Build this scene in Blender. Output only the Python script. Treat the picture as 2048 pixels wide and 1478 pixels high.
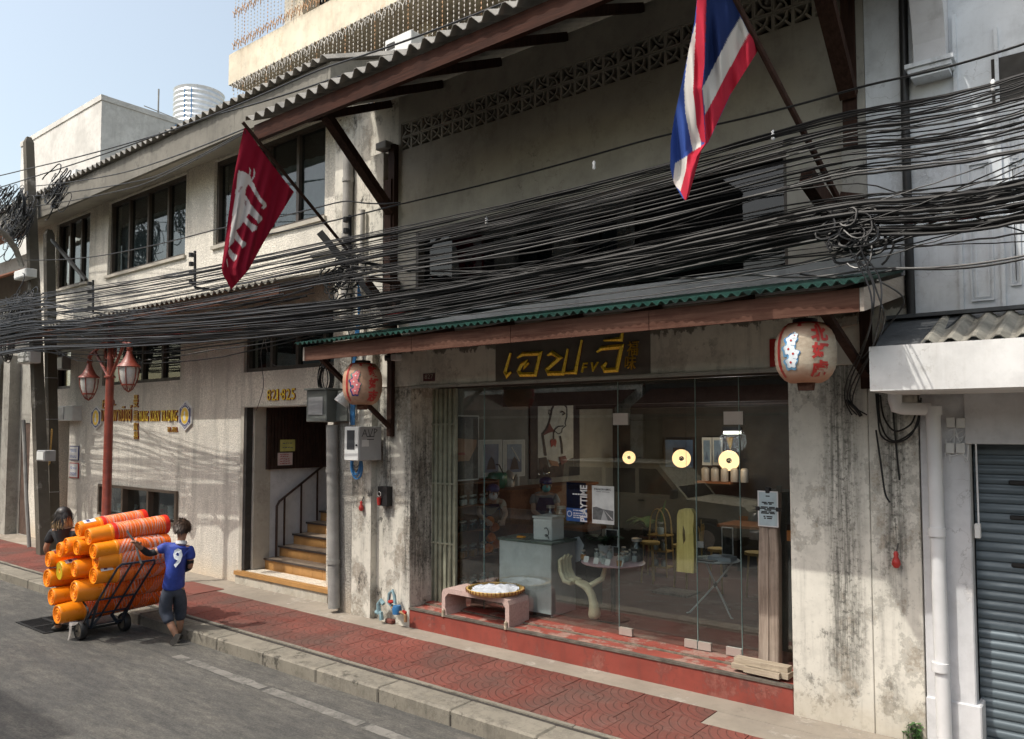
import bpy, bmesh, math, random
from mathutils import Vector, Matrix, noise as mnoise
from mathutils.geometry import tessellate_polygon
from math import sin, cos, pi, sqrt, radians, atan2
random.seed(11)
sc = bpy.context.scene
for o in list(bpy.data.objects): bpy.data.objects.remove(o)
COL = sc.collection
# ---------------------------------------------------------------- camera
F_, CX_, CY_, CAMH, HOR = 1550.0, 1024.0, 778.0, 2.75, 858.0
TH = math.atan((HOR - CY_) / F_)
PSI = math.atan((CX_ + 920.0) / (F_ / cos(TH)))
FH = Vector((-cos(PSI), sin(PSI), 0)); RT = Vector((FH.y, -FH.x, 0)); Z_ = Vector((0, 0, 1))
FW = FH * cos(TH) + Z_ * sin(TH); UPV = -FH * sin(TH) + Z_ * cos(TH)
CAM = Vector((0, -7.237, CAMH))
cd = bpy.data.cameras.new('camera'); cam = bpy.data.objects.new('camera', cd); COL.objects.link(cam)
cd.sensor_fit = 'HORIZONTAL'; cd.sensor_width = 36; cd.lens = F_ / 2048 * 36
cd.shift_y = 39.0 / 2048; cd.clip_start = .1; cd.clip_end = 3000
cam.matrix_world = Matrix.Translation(CAM) @ Matrix((RT, UPV, -FW)).transposed().to_4x4()
sc.camera = cam
# ---------------------------------------------------------------- light
SUN = Vector((-.47, -1.0, 1.58)).normalized()          # direction towards the sun
el = math.asin(SUN.z)
w = bpy.data.worlds.new('World'); sc.world = w; w.use_nodes = True
nt = w.node_tree; nt.nodes.clear()
sky = nt.nodes.new('ShaderNodeTexSky'); sky.sky_type = 'NISHITA'; sky.sun_disc = False
sky.sun_elevation = el; sky.sun_rotation = atan2(SUN.x, SUN.y)
sky.air_density = 1.2; sky.dust_density = 4.5; sky.ozone_density = 2.0; sky.altitude = 0
bg = nt.nodes.new('ShaderNodeBackground'); bg.inputs[1].default_value = .15
wo = nt.nodes.new('ShaderNodeOutputWorld')
hz = nt.nodes.new('ShaderNodeVectorMath'); hz.operation = 'MULTIPLY_ADD'; hz.inputs[1].default_value = (1.5, 1.5, 1.5); hz.inputs[2].default_value = (.95, .66, -.3)   # even pale haze added over the whole sky
nt.links.new(sky.outputs[0], hz.inputs[0]); nt.links.new(hz.outputs[0], bg.inputs[0]); nt.links.new(bg.outputs[0], wo.inputs[0])
sd = bpy.data.lights.new('sun', 'SUN'); sd.energy = 2.75; sd.angle = radians(.55); sd.color = (1, .95, .86)
so = bpy.data.objects.new('sun', sd); COL.objects.link(so); so.location = (-6, -14, 24)
so.rotation_euler = (-SUN).to_track_quat('-Z', 'Y').to_euler()
sc.view_settings.view_transform = 'Standard'; sc.view_settings.look = 'None'
sc.view_settings.exposure = 0.22; sc.view_settings.gamma = 1; sc.view_settings.use_curve_mapping = False
sc.render.engine = 'CYCLES'; sc.cycles.use_denoising = True
sc.cycles.max_bounces = 8; sc.cycles.transparent_max_bounces = 16; sc.cycles.caustics_reflective = False
sc.cycles.caustics_refractive = False

# ---------------------------------------------------------------- measuring: a pixel of the photograph on a plane of the place
def ray(px, py): return FW + RT * ((px - CX_) / F_) - UPV * ((py - CY_) / F_)
def onY(px, py, Y=0.):
    r = ray(px, py); return CAM + r * ((Y - CAM.y) / r.y)
def onZ(px, py, Z=0.):
    r = ray(px, py); return CAM + r * ((Z - CAM.z) / r.z)
def onX(px, py, X):
    r = ray(px, py); return CAM + r * ((X - CAM.x) / r.x)
def XY(px, py, Y=0.): return onY(px, py, Y).x
def ZY(px, py, Y=0.): return onY(px, py, Y).z

# ---------------------------------------------------------------- materials
MATS = {}
class NB:
    def __init__(s, name):
        s.m = bpy.data.materials.new(name); s.m.use_nodes = True; s.t = s.m.node_tree; s.t.nodes.clear()
        s.o = s.n('ShaderNodeOutputMaterial'); s.b = s.n('ShaderNodeBsdfPrincipled'); s.l(s.b.outputs[0], s.o.inputs[0])
        s.tc = None; MATS[name] = s.m
    def n(s, t, **k):
        x = s.t.nodes.new(t)
        for a, v in k.items(): setattr(x, a, v)
        return x
    def l(s, a, b): s.t.links.new(a, b)
    def pos(s, kind='w'):
        if kind == 'w': return s.n('ShaderNodeNewGeometry').outputs['Position']
        return s.n('ShaderNodeTexCoord').outputs['Object']
    def map(s, v, sc=(1, 1, 1), loc=(0, 0, 0)):
        m = s.n('ShaderNodeMapping'); m.inputs['Scale'].default_value = sc; m.inputs['Location'].default_value = loc
        s.l(v, m.inputs[0]); return m.outputs[0]
    def noise(s, v, scale, detail=4, rough=.55):
        m = s.n('ShaderNodeTexNoise'); m.inputs['Scale'].default_value = scale; m.inputs['Detail'].default_value = detail
        m.inputs['Roughness'].default_value = rough; s.l(v, m.inputs['Vector']); return m.outputs[0]
    def ramp(s, f, stops):
        r = s.n('ShaderNodeValToRGB'); e = r.color_ramp.elements
        while len(e) < len(stops): e.new(.5)
        for q, (p, c) in zip(e, stops):
            q.position = p; q.color = (*c, 1) if not isinstance(c, (int, float)) else (c, c, c, 1)
        s.l(f, r.inputs[0]); return r.outputs[0]
    def mix(s, f, a, b, mode='MIX'):
        m = s.n('ShaderNodeMix', data_type='RGBA', blend_type=mode)
        for i, x in ((0, f), (6, a), (7, b)):
            if isinstance(x, (int, float)): m.inputs[i].default_value = x
            elif isinstance(x, tuple): m.inputs[i].default_value = (*x, 1)
            else: s.l(x, m.inputs[i])
        return m.outputs[2]
    def math(s, op, a, b=0., c=0.):
        m = s.n('ShaderNodeMath', operation=op)
        for i, x in enumerate((a, b, c)):
            if isinstance(x, (int, float)): m.inputs[i].default_value = x
            else: s.l(x, m.inputs[i])
        return m.outputs[0]
    def bump(s, h, strength=.3, dist=.01):
        b = s.n('ShaderNodeBump'); b.inputs['Strength'].default_value = strength; b.inputs['Distance'].default_value = dist
        s.l(h, b.inputs['Height']); s.l(b.outputs[0], s.b.inputs['Normal']); return b
    def col(s, c):
        if isinstance(c, tuple): s.b.inputs['Base Color'].default_value = (*c, 1)
        else: s.l(c, s.b.inputs['Base Color'])
    def rough(s, r):
        if isinstance(r, (int, float)): s.b.inputs['Roughness'].default_value = r
        else: s.l(r, s.b.inputs['Roughness'])

def mul(c, k): return tuple(min(1, x * k) for x in c)
def simple(name, c, rough=.6, var=.18, scale=6., metal=0., bump=.0, space='w', spec=.5, coat=0., bscale=40):
    s = NB(name); p = s.pos(space)
    f = s.noise(p, scale, 5, .6)
    s.col(s.mix(s.ramp(f, [(.3, 0), (.7, 1)]), mul(c, 1 - var), mul(c, 1 + var)))
    s.rough(s.ramp(s.noise(p, scale * 2.3, 3), [(.3, max(0, rough - .1)), (.7, min(1, rough + .1))]))
    s.b.inputs['Metallic'].default_value = metal; s.b.inputs['Specular IOR Level'].default_value = spec
    s.b.inputs['Coat Weight'].default_value = coat
    if bump: s.bump(s.noise(p, bscale, 4), bump, .01)
    return s.m

def plaster(name, base, stain, under, streak=.6, spots=.5, peel=.35, pscale=1.6, grain=.25, low=None, zones=(), top=None):
    """old rendered wall: blotches, vertical run-off streaks, dark specks and patches where the paint has come off"""
    s = NB(name); p = s.pos()
    big = s.noise(p, .9, 6, .62); mid = s.noise(p, 4.5, 6, .65)
    c = s.mix(s.ramp(big, [(.35, 0), (.68, 1)]), mul(base, 1.06), mul(base, .78))
    c = s.mix(s.math('MULTIPLY', s.ramp(mid, [(.48, 0), (.72, 1)]), .5), c, mul(base, .6))
    pl = s.noise(s.map(p, (1, 1, .8), (3.1, 1.7, 9)), pscale, 14, .70)
    edge = 1 - peel
    und = s.mix(s.ramp(s.noise(p, 11, 8, .75), [(.35, 0), (.65, 1)]), mul(under, .72), mul(under, 1.22))
    pm = s.math('MULTIPLY', s.ramp(pl, [(.660 - peel * .4, 0), (.70 - peel * .4, .9)]), s.ramp(s.noise(p, 17, 8, .8), [(.34, .25), (.52, 1)]))
    c = s.mix(pm, c, und)
    c = s.mix(s.math('MULTIPLY', s.ramp(pl, [(.642 - peel * .4, 0), (.658 - peel * .4, .5), (.68 - peel * .4, 0)]), .8), c, mul(stain, 1.2))
    st = s.noise(s.map(p, (5, 5, .30)), 1.7, 8, .75)
    sm = s.math('MULTIPLY', s.ramp(st, [(.5, 0), (.66, 1)]), s.ramp(s.noise(s.map(p, (1, 1, .7), (7, 0, 2)), 1.3, 6, .7), [(.44, 0), (.62, streak)]))
    sm = s.math('MULTIPLY', sm, s.ramp(s.noise(p, 22, 6, .75), [(.3, .35), (.6, 1)]))
    c = s.mix(sm, c, stain)
    gr = s.noise(s.map(p, (1, 1, .75), (2, 5, 1)), 5.5, 12, .78)
    sp = s.math('MULTIPLY', s.ramp(gr, [(.545, 0), (.60, spots)]), s.ramp(s.noise(p, 1.25, 6, .6), [(.44, 0), (.60, 1)]))
    c = s.mix(sp, c, mul(stain, .9))
    fs = s.noise(p, 24, 9, .8)
    c = s.mix(s.ramp(fs, [(.57, 0), (.66, spots * .55)]), c, mul(stain, 1.3))
    if zones or top:
        xyz = s.n('ShaderNodeSeparateXYZ'); s.l(p, xyz.inputs[0]); wob = s.math('MULTIPLY', s.math('SUBTRACT', s.noise(s.map(p, (1, 1, .5)), 3.5, 9, .7), .5), .55)
        for zx, zw, zlo, zhi in zones:       # soot run-offs where water has come down the wall
            dx = s.math('ABSOLUTE', s.math('SUBTRACT', s.math('ADD', xyz.outputs[0], s.math('MULTIPLY', wob, .5)), zx))
            mk = s.math('MULTIPLY', s.ramp(s.math('DIVIDE', dx, zw), [(.35, 1), (1, 0)]), s.ramp(s.math('ADD', xyz.outputs[2], wob), [(0, 0), (.001, 0), (.002, 1)]) if False else 1.)
            zz = s.n('ShaderNodeMapRange', interpolation_type='SMOOTHSTEP'); zz.inputs[1].default_value = zlo; zz.inputs[2].default_value = zlo + .8; s.l(s.math('ADD', xyz.outputs[2], wob), zz.inputs[0])
            z2 = s.n('ShaderNodeMapRange', interpolation_type='SMOOTHSTEP'); z2.inputs[1].default_value = zhi; z2.inputs[2].default_value = zhi - .5; s.l(xyz.outputs[2], z2.inputs[0])
            mk = s.math('MULTIPLY', s.math('MULTIPLY', mk, zz.outputs[0]), z2.outputs[0])
            stv = s.noise(s.map(p, (13, 13, .5), (zx, 0, 0)), 2.2, 9, .78)
            c = s.mix(s.math('MULTIPLY', mk, s.ramp(stv, [(.40, 0), (.58, .85)])), c, mul(stain, 1.1))
            c = s.mix(s.math('MULTIPLY', mk, s.ramp(fs, [(.50, 0), (.60, .8)])), c, mul(stain, .8))
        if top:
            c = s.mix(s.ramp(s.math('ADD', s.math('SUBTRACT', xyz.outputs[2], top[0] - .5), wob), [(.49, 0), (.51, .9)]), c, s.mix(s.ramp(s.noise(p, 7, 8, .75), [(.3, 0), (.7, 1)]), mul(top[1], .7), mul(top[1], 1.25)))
    # hairline cracks
    vo = s.n('ShaderNodeTexVoronoi', feature='DISTANCE_TO_EDGE'); vo.inputs['Scale'].default_value = 1.3
    wv = s.n('ShaderNodeVectorMath', operation='ADD'); s.l(p, wv.inputs[0])
    nv = s.n('ShaderNodeTexNoise'); nv.inputs['Scale'].default_value = 3.; nv.inputs['Detail'].default_value = 6; s.l(p, nv.inputs['Vector']); s.l(nv.outputs[1], wv.inputs[1])
    s.l(wv.outputs[0], vo.inputs['Vector'])
    ck = s.math('MULTIPLY', s.ramp(vo.outputs[0], [(0, 1), (.006, 0)]), s.ramp(s.noise(p, .8, 3, .5), [(.5, 0), (.6, .55)]))
    c = s.mix(ck, c, mul(stain, .6))
    if low:
        sp = s.n('ShaderNodeSeparateXYZ'); s.l(p, sp.inputs[0])
        hz = s.math('ADD', sp.outputs[2], s.math('MULTIPLY', mid, .9))
        c = s.mix(s.ramp(hz, [(.62, .75), (1.25, 0)]), c, low)
    s.col(c); s.rough(.85); s.b.inputs['Specular IOR Level'].default_value = .25
    h = s.math('ADD', s.math('MULTIPLY', s.noise(p, 55, 6, .7), grain), s.math('MULTIPLY', s.ramp(pl, [(.675 - peel * .4, 1), (.69 - peel * .4, 0)]), .8))
    s.bump(s.math('SUBTRACT', h, ck), .45, .006)
    return s.m

M = {}
M['plaster'] = plaster('old_plaster', (.68, .66, .59), (.09, .09, .08), (.34, .305, .25), .7, .8, .30, 1.7, .3, (.42, .38, .31), zones=((-2.02, .20, .2, 3.9), (-1.60, .14, 1.1, 3.4)))
M['plaster_grey'] = plaster('grey_plaster', (.37, .36, .325), (.14, .135, .12), (.28, .26, .23), .5, .4, .22, 1.2)
M['plaster_dirty'] = plaster('dirty_plaster', (.66, .635, .56), (.06, .06, .055), (.29, .26, .215), 1., 1., .36, 2.0, .4, zones=((-7.95, .16, .9, 3.6), (-8.62, .10, 1.2, 4.2), (-7.55, .12, .3, 3.0), (-8.1, .12, 1.6, 7.)))
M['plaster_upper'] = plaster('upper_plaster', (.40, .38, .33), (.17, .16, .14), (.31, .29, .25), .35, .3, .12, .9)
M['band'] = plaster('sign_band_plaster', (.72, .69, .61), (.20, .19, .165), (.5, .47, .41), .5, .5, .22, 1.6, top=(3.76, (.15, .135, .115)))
M['white_wall'] = plaster('white_wall', (.60, .61, .63), (.36, .36, .36), (.55, .54, .53), .22, .25, .06, 1.4)
M['white_blue'] = plaster('bluish_white_wall', (.66, .70, .74), (.26, .27, .28), (.46, .48, .50), .35, .5, .12, 1.4)
M['canopy_white'] = plaster('canopy_white_paint', (.68, .68, .67), (.34, .32, .28), (.58, .57, .55), .45, .35, .05, 1.6, .15)
M['white_far'] = plaster('far_white_wall', (.64, .63, .60), (.36, .35, .33), (.52, .51, .48), .5, .3, .16, .35)
M['concrete'] = plaster('smooth_concrete', (.40, .42, .43), (.2, .2, .2), (.33, .335, .335), .15, .5, .12, 1.0)
M['soffit'] = plaster('soffit_plaster', (.46, .43, .37), (.22, .2, .17), (.38, .35, .30), .2, .3, .14, 1.3)
M['fascia_conc'] = plaster('fascia_concrete', (.21, .20, .175), (.09, .09, .08), (.22, .21, .19), .9, .5, .2, 1.6)
M['beige'] = plaster('beige_paint', (.66, .60, .48), (.42, .25, .12), (.66, .6, .48), .55, .15, .04, 1.1)
M['red_step'] = plaster('red_painted_cement', (.27, .062, .046), (.10, .055, .05), (.25, .095, .075), .6, .7, .26, 3.4, .3)
M['red_tread'] = plaster('worn_red_cement', (.32, .075, .055), (.12, .08, .07), (.33, .23, .19), .2, .4, .37, 3.0, .3)

def pebble(name, base, dark, low):
    s = NB(name); p = s.pos()
    v = s.n('ShaderNodeTexVoronoi'); v.inputs['Scale'].default_value = 42; s.l(p, v.inputs['Vector'])
    g = s.noise(p, 34, 6, .85)
    c = s.mix(s.ramp(g, [(.40, 0), (.60, 1)]), mul(base, .62), mul(base, 1.15))
    big = s.noise(s.map(p, (1, 1, .5)), 1.2, 6, .65)
    c = s.mix(s.ramp(big, [(.40, 0), (.66, .8)]), c, mul(dark, 1.6))
    st = s.noise(s.map(p, (3, 3, .35)), 1.3, 6, .7)
    c = s.mix(s.math('MULTIPLY', s.ramp(st, [(.50, 0), (.70, .8)]), s.ramp(s.noise(s.map(p, (1, 1, .4), (3, 8, 5)), .9, 6, .7), [(.42, 0), (.6, 1)])), c, dark)
    sp = s.n('ShaderNodeSeparateXYZ'); s.l(p, sp.inputs[0])
    hz = s.math('ADD', sp.outputs[2], s.math('MULTIPLY', big, .8))
    c = s.mix(s.ramp(hz, [(.5, .8), (1.15, 0)]), c, low)
    s.col(c); s.rough(.9); s.b.inputs['Specular IOR Level'].default_value = .2
    s.bump(s.math('ADD', v.outputs[0], g), .8, .008)
    return s.m
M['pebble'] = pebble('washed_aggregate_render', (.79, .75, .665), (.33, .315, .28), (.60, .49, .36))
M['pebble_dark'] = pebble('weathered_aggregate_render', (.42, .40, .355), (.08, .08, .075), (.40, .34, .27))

def asphalt():
    s = NB('worn_concrete_road'); p = s.pos()
    big = s.noise(p, .55, 7, .65); mid = s.noise(s.map(p, (.5, 1.3, 1)), 2.4, 7, .7)
    c = s.mix(s.ramp(big, [(.35, 0), (.65, 1)]), (.082, .080, .075), (.14, .134, .122))
    c = s.mix(s.ramp(mid, [(.42, 0), (.7, .8)]), c, (.20, .186, .16))
    st = s.noise(s.map(p, (.22, 3.0, 1), (4, 2, 0)), 1.3, 6, .7)
    c = s.mix(s.ramp(st, [(.5, 0), (.66, .75)]), c, (.075, .074, .072))
    tw = s.noise(s.map(p, (.12, 5.5, 1), (1, 7, 0)), 1.1, 5, .6)
    c = s.mix(s.ramp(tw, [(.56, 0), (.62, .45)]), c, (.07, .07, .068))
    pt = s.noise(s.map(p, (.8, .8, 1), (9, 3, 0)), .8, 2, .4)
    c = s.mix(s.ramp(pt, [(.585, 0), (.595, .45)]), c, (.085, .083, .08))
    vo = s.n('ShaderNodeTexVoronoi', feature='DISTANCE_TO_EDGE'); vo.inputs['Scale'].default_value = .45
    wv = s.n('ShaderNodeVectorMath', operation='ADD'); s.l(p, wv.inputs[0])
    nv = s.n('ShaderNodeTexNoise'); nv.inputs['Scale'].default_value = 2.2; nv.inputs['Detail'].default_value = 6; s.l(p, nv.inputs['Vector']); s.l(nv.outputs[1], wv.inputs[1])
    s.l(wv.outputs[0], vo.inputs['Vector'])
    ck = s.ramp(vo.outputs[0], [(0, .8), (.006, 0)])
    c = s.mix(s.math('MULTIPLY', ck, s.ramp(s.noise(p, .7, 3), [(.5, 0), (.6, 1)])), c, (.05, .05, .048))
    g = s.noise(p, 46, 8, .85); g2 = s.noise(s.map(p, (.35, 1, 1)), 13, 9, .8)
    c = s.mix(s.ramp(g2, [(.36, .75), (.6, 0)]), c, (.045, .045, .043))
    c = s.mix(s.ramp(g, [(.34, .7), (.54, 0)]), c, (.035, .035, .034)); c = s.mix(s.ramp(g, [(.54, 0), (.68, .5)]), c, (.26, .24, .21))
    s.col(c); s.rough(.85); s.b.inputs['Specular IOR Level'].default_value = .3
    s.bump(s.math('SUBTRACT', g, ck), .5, .006); return s.m
M['road'] = asphalt()

def tile_mat():
    """red cast paving tile: shallow fan grooves, worn to grey; each tile object has its own shade"""
    s = NB('red_fan_paving'); p = s.pos('o'); wpos = s.pos('w')
    L = .37
    def arcs(cx, cy):
        d = s.n('ShaderNodeVectorMath', operation='DISTANCE'); s.l(s.map(p, (1, 1, 0)), d.inputs[0]); d.inputs[1].default_value = (cx, cy, 0)
        r = s.math('DIVIDE', d.outputs[1], L)
        fr = s.math('FRACT', s.math('MULTIPLY', r, 5.0))
        band = s.ramp(s.math('ABSOLUTE', s.math('SUBTRACT', fr, .5)), [(.07, 1), (.12, 0)])
        return s.math('MULTIPLY', band, s.math('LESS_THAN', r, .985)), r
    a1, r1 = arcs(L / 2, L / 2); a2, r2 = arcs(-L / 2, -L / 2)
    g = s.math('MULTIPLY', a1, 1.); g = s.math('MAXIMUM', g, s.math('MULTIPLY', a2, s.math('GREATER_THAN', r1, .985)))
    info = s.n('ShaderNodeObjectInfo')
    c = s.mix(s.ramp(info.outputs['Random'], [(0, 0), (1, 1)]), (.145, .042, .032), (.21, .066, .051))
    big = s.noise(wpos, 1.1, 6, .65)
    c = s.mix(s.ramp(big, [(.40, 0), (.66, .85)]), c, (.105, .064, .054))
    c = s.mix(s.ramp(s.noise(wpos, 9, 5, .7), [(.55, 0), (.8, .5)]), c, (.22, .14, .12))
    c = s.mix(s.math('MULTIPLY', g, .22), c, (.07, .05, .042))  # groove shadow and groove dirt both put into the colour
    s.col(c); s.rough(.82); s.b.inputs['Specular IOR Level'].default_value = .25
    h = s.math('SUBTRACT', s.math('MULTIPLY', s.noise(wpos, 70, 4, .7), .2), g)
    s.bump(h, .75, .011); return s.m
M['tile'] = tile_mat()

def wood(name, c1, c2, axis=0, rough=.7, scale=1.):
    s = NB(name); p = s.pos('o'); k = [14, 14, 14]; k[axis] = .9
    f = s.noise(s.map(p, tuple(x * scale for x in k)), 2.2, 7, .65)
    c = s.mix(s.ramp(f, [(.3, 0), (.68, 1)]), c1, c2)
    c = s.mix(s.ramp(s.noise(p, 3.2, 5, .65), [(.5, 0), (.72, .6)]), c, mul(c1, .55))
    s.col(c); s.rough(rough); s.b.inputs['Specular IOR Level'].default_value = .12
    s.bump(f, .5, .006); return s.m
M['fascia_wood'] = wood('weathered_red_brown_board', (.055, .020, .013), (.13, .068, .048), 0)
M['end_wood'] = wood('bleached_board', (.26, .22, .185), (.38, .335, .29), 1)
M['beam_wood'] = wood('dark_red_beam', (.022, .008, .005), (.055, .02, .012), 0)
M['brace_wood'] = wood('dark_brace_wood', (.025, .013, .010), (.06, .032, .024), 2)
M['grey_wood'] = wood('grey_driftwood', (.17, .13, .105), (.38, .32, .27), 2, .85)
M['post_wood'] = wood('grey_split_post', (.20, .155, .125), (.42, .35, .29), 2, .85)
M['plank_wood'] = wood('bleached_plank', (.28, .23, .17), (.48, .41, .32), 0, .85)
M['yellow_wood'] = wood('yellowish_board', (.55, .42, .13), (.78, .64, .26), 2, .6)
M['shelf_wood'] = wood('brown_shelf_wood', (.16, .06, .03), (.28, .12, .055), 0, .5)
M['dark_frame'] = simple('dark_window_frame', (.055, .043, .034), .5, .25)
M['gate_brown'] = simple('dark_brown_gate', (.035, .018, .013), .55, .3)
M['iron'] = simple('dark_iron', (.02, .02, .021), .5, .3, metal=.3)
M['black'] = simple('black_rubber', (.016, .016, .017), .6, .3)
M['cable'] = simple('black_cable_sheath', (.012, .0125, .0135), .42, .35, 3, spec=.3)
M['cable_grey'] = simple('grey_cable_sheath', (.06, .06, .06), .45, .25, 3)
M['cable_red'] = simple('red_cable_sheath', (.28, .035, .04), .4, .2, 3)
M['cable_blue'] = simple('blue_cable_sheath', (.035, .16, .36), .4, .2, 3)
M['cable_white'] = simple('white_cable_sheath', (.6, .6, .57), .5, .1, 3)
M['lamp_red'] = simple('brick_red_lamp_paint', (.21, .044, .027), .45, .25, 9, bump=.1)
M['grey_pipe'] = simple('grey_fibre_pipe', (.26, .255, .24), .75, .3, 3, bump=.2)
M['white_pipe'] = simple('painted_white_pipe', (.62, .63, .64), .5, .08, 4)
M['blue_pipe'] = simple('faded_blue_pipe', (.20, .32, .36), .55, .3, 12)
M['brass'] = simple('brass_valve', (.35, .22, .12), .5, .3, 20, metal=.5)
M['pole_conc'] = plaster('pole_concrete', (.12, .108, .088), (.10, .095, .085), (.24, .225, .20), .7, .6, .2, 2.2)
M['steel'] = simple('brushed_steel', (.55, .50, .45), .4, .04, 8, metal=.5)
M['cab_white'] = simple('off_white_cabinet', (.60, .61, .60), .45, .1, 5)
M['cab_grey'] = simple('grey_cabinet', (.27, .275, .28), .5, .12, 5)
M['cab_dark'] = simple('dark_green_grey_cabinet', (.12, .13, .12), .5, .2, 5)
M['meter_glass'] = simple('dark_meter_window', (.06, .065, .07), .12, .1, 5)
M['green_roof'] = simple('green_corrugated_sheet', (.011, .048, .038), .55, .6, 3.5, bump=.15)
M['grey_roof'] = simple('grey_fibre_cement_sheet', (.27, .26, .24), .85, .35, 2.5, bump=.3)
M['old_roof'] = simple('mossy_fibre_cement_sheet', (.22, .21, .18), .85, .5, 4, bump=.4)
M['flash'] = simple('dark_bitumen_flashing', (.075, .08, .085), .8, .3, 6, bump=.4)
M['gold'] = simple('gold_lettering', (.85, .60, .05), .3, .12, 12, metal=.25)
M['gold_red'] = simple('red_letter_edge', (.22, .02, .012), .5, .2)
M['gold_dark'] = simple('tarnished_gold', (.48, .28, .03), .4, .2, 14, metal=.2)
M['navy'] = simple('navy_plaque', (.035, .04, .16), .4, .2)
M['white'] = simple('white_paint', (.66, .66, .655), .5, .05)
M['white_gloss'] = simple('white_plastic', (.72, .73, .73), .35, .05)
M['red_paint'] = simple('red_paint', (.38, .025, .02), .5, .15)
M['shutter'] = simple('blue_grey_shutter', (.10, .13, .15), .42, .14, 2.2, metal=.25)
M['shutter_hole'] = simple('black_slot', (.01, .01, .01), .6)
M['gate_green'] = simple('grey_green_folding_gate', (.26, .27, .20), .55, .3, 6)
M['ochre_tile'] = simple('ochre_stair_tile', (.40, .215, .075), .42, .18, 3)
M['tread'] = simple('grey_brown_tread', (.30, .24, .185), .6, .25, 6)
M['nosing'] = simple('dark_nosing', (.05, .04, .035), .6)
M['kerb'] = plaster('kerb_concrete', (.245, .225, .185), (.07, .065, .055), (.20, .185, .155), .7, .9, .34, 3.0, .5)
M['strip'] = plaster('cement_strip', (.30, .265, .22), (.2, .18, .16), (.36, .33, .285), .1, .4, .25, 2.0, .3)
M['dirt'] = simple('black_joint_dirt', (.035, .03, .026), .95, .4, 20)
M['paint_line'] = plaster('worn_road_paint', (.22, .21, .19), (.10, .10, .095), (.13, .125, .115), .3, .6, .45, 4.0)
M['bench'] = simple('pink_terrazzo_bench', (.47, .345, .31), .75, .16, 45, bump=.25)
M['bamboo'] = simple('woven_bamboo', (.48, .31, .10), .6, .3, 25, bump=.3)
M['cloth_white'] = simple('white_cotton_cloth', (.47, .50, .55), .85, .05, 9)
M['skin'] = simple('tanned_skin', (.36, .19, .12), .55, .12, 14)
M['skin_light'] = simple('light_skin', (.52, .33, .24), .55, .08, 14)
M['hair'] = simple('dark_brown_hair', (.055, .030, .018), .5, .5, 30)
M['hair_black'] = simple('black_hair', (.02, .016, .014), .45, .4, 30)
M['hair_blond'] = simple('blond_hair_ends', (.42, .27, .12), .5, .35, 30)
M['shirt_blue'] = simple('royal_blue_jersey', (.024, .052, .30), .7, .35, 9, bump=.9, bscale=13)
M['navy_cloth'] = simple('dark_slate_trousers', (.05, .06, .085), .85, .3, 9, bump=.9, bscale=15)
M['black_cloth'] = simple('black_cloth', (.012, .013, .016), .8, .4, 8, bump=.8, bscale=15)
M['rubber'] = simple('worn_rubber', (.05, .045, .04), .8, .3, 12)
M['rim'] = simple('dusty_wheel_rim', (.16, .14, .11), .6, .3, 12)
M['cart'] = simple('dark_blue_cart_paint', (.022, .032, .05), .4, .3, 12)
M['bkt'] = simple('orange_bucket_plastic', (.90, .27, .008), .32, .05, 3, spec=.5)
M['bkt_y'] = simple('yellow_orange_bucket_plastic', (.92, .36, .01), .32, .05, 3)
M['bkt_rim'] = simple('red_orange_bucket_rims', (.82, .15, .012), .3, .1, 3)
M['bkt_red'] = simple('red_bucket_rim', (.70, .03, .015), .35, .1, 3)
M['sticker'] = simple('bucket_label', (.75, .75, .74), .5, .05)
M['strap'] = simple('black_strap', (.03, .03, .032), .7, .3)
M['leaf'] = simple('green_leaf', (.045, .12, .028), .5, .4, 6)
M['leaf_dark'] = simple('dark_leaf', (.02, .055, .02), .45, .4, 6)
M['jar_amber'] = simple('amber_jar_filling', (.40, .16, .03), .3, .4, 9)
M['pink_top'] = simple('pink_laminate', (.62, .40, .44), .4, .06)
M['teal'] = simple('teal_enamel', (.02, .20, .12), .3, .2)
M['apron'] = simple('navy_apron', (.03, .04, .10), .8, .2)
M['tee'] = simple('cream_tee', (.58, .52, .42), .85, .1)
M['mask'] = simple('face_mask_teal', (.13, .45, .45), .7, .1)
M['mask_white'] = simple('white_face_mask', (.70, .70, .72), .7, .05)
M['orange_cloth'] = simple('orange_ware', (.72, .22, .02), .45, .15)
M['hand_chair'] = simple('cream_hand_chair', (.68, .62, .42), .45, .08, 5)
M['in_wall'] = plaster('interior_plaster', (.30, .30, .28), (.16, .16, .15), (.26, .255, .235), .3, .3, .14, 1.1)
M['in_floor'] = plaster('interior_red_floor', (.18, .085, .07), (.10, .07, .06), (.22, .15, .125), .05, .3, .3, 1.8)
M['in_back'] = simple('dark_back_wall', (.045, .043, .038), .8, .3, 2)
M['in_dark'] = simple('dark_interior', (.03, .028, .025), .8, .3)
M['lamp_disc'] = None
M['dark_front'] = simple('dark_shop_front', (.05, .046, .04), .7, .3, 2)

def emit(name, c, st):
    s = NB(name); s.b.inputs['Emission Color'].default_value = (*c, 1); s.b.inputs['Emission Strength'].default_value = st
    s.col(c); return s.m
M['lamp_disc'] = emit('lit_wall_lamp_dish', (1, .74, .42), .72)
M['tube'] = emit('lit_tube', (1, .9, .78), 3.0)

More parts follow.
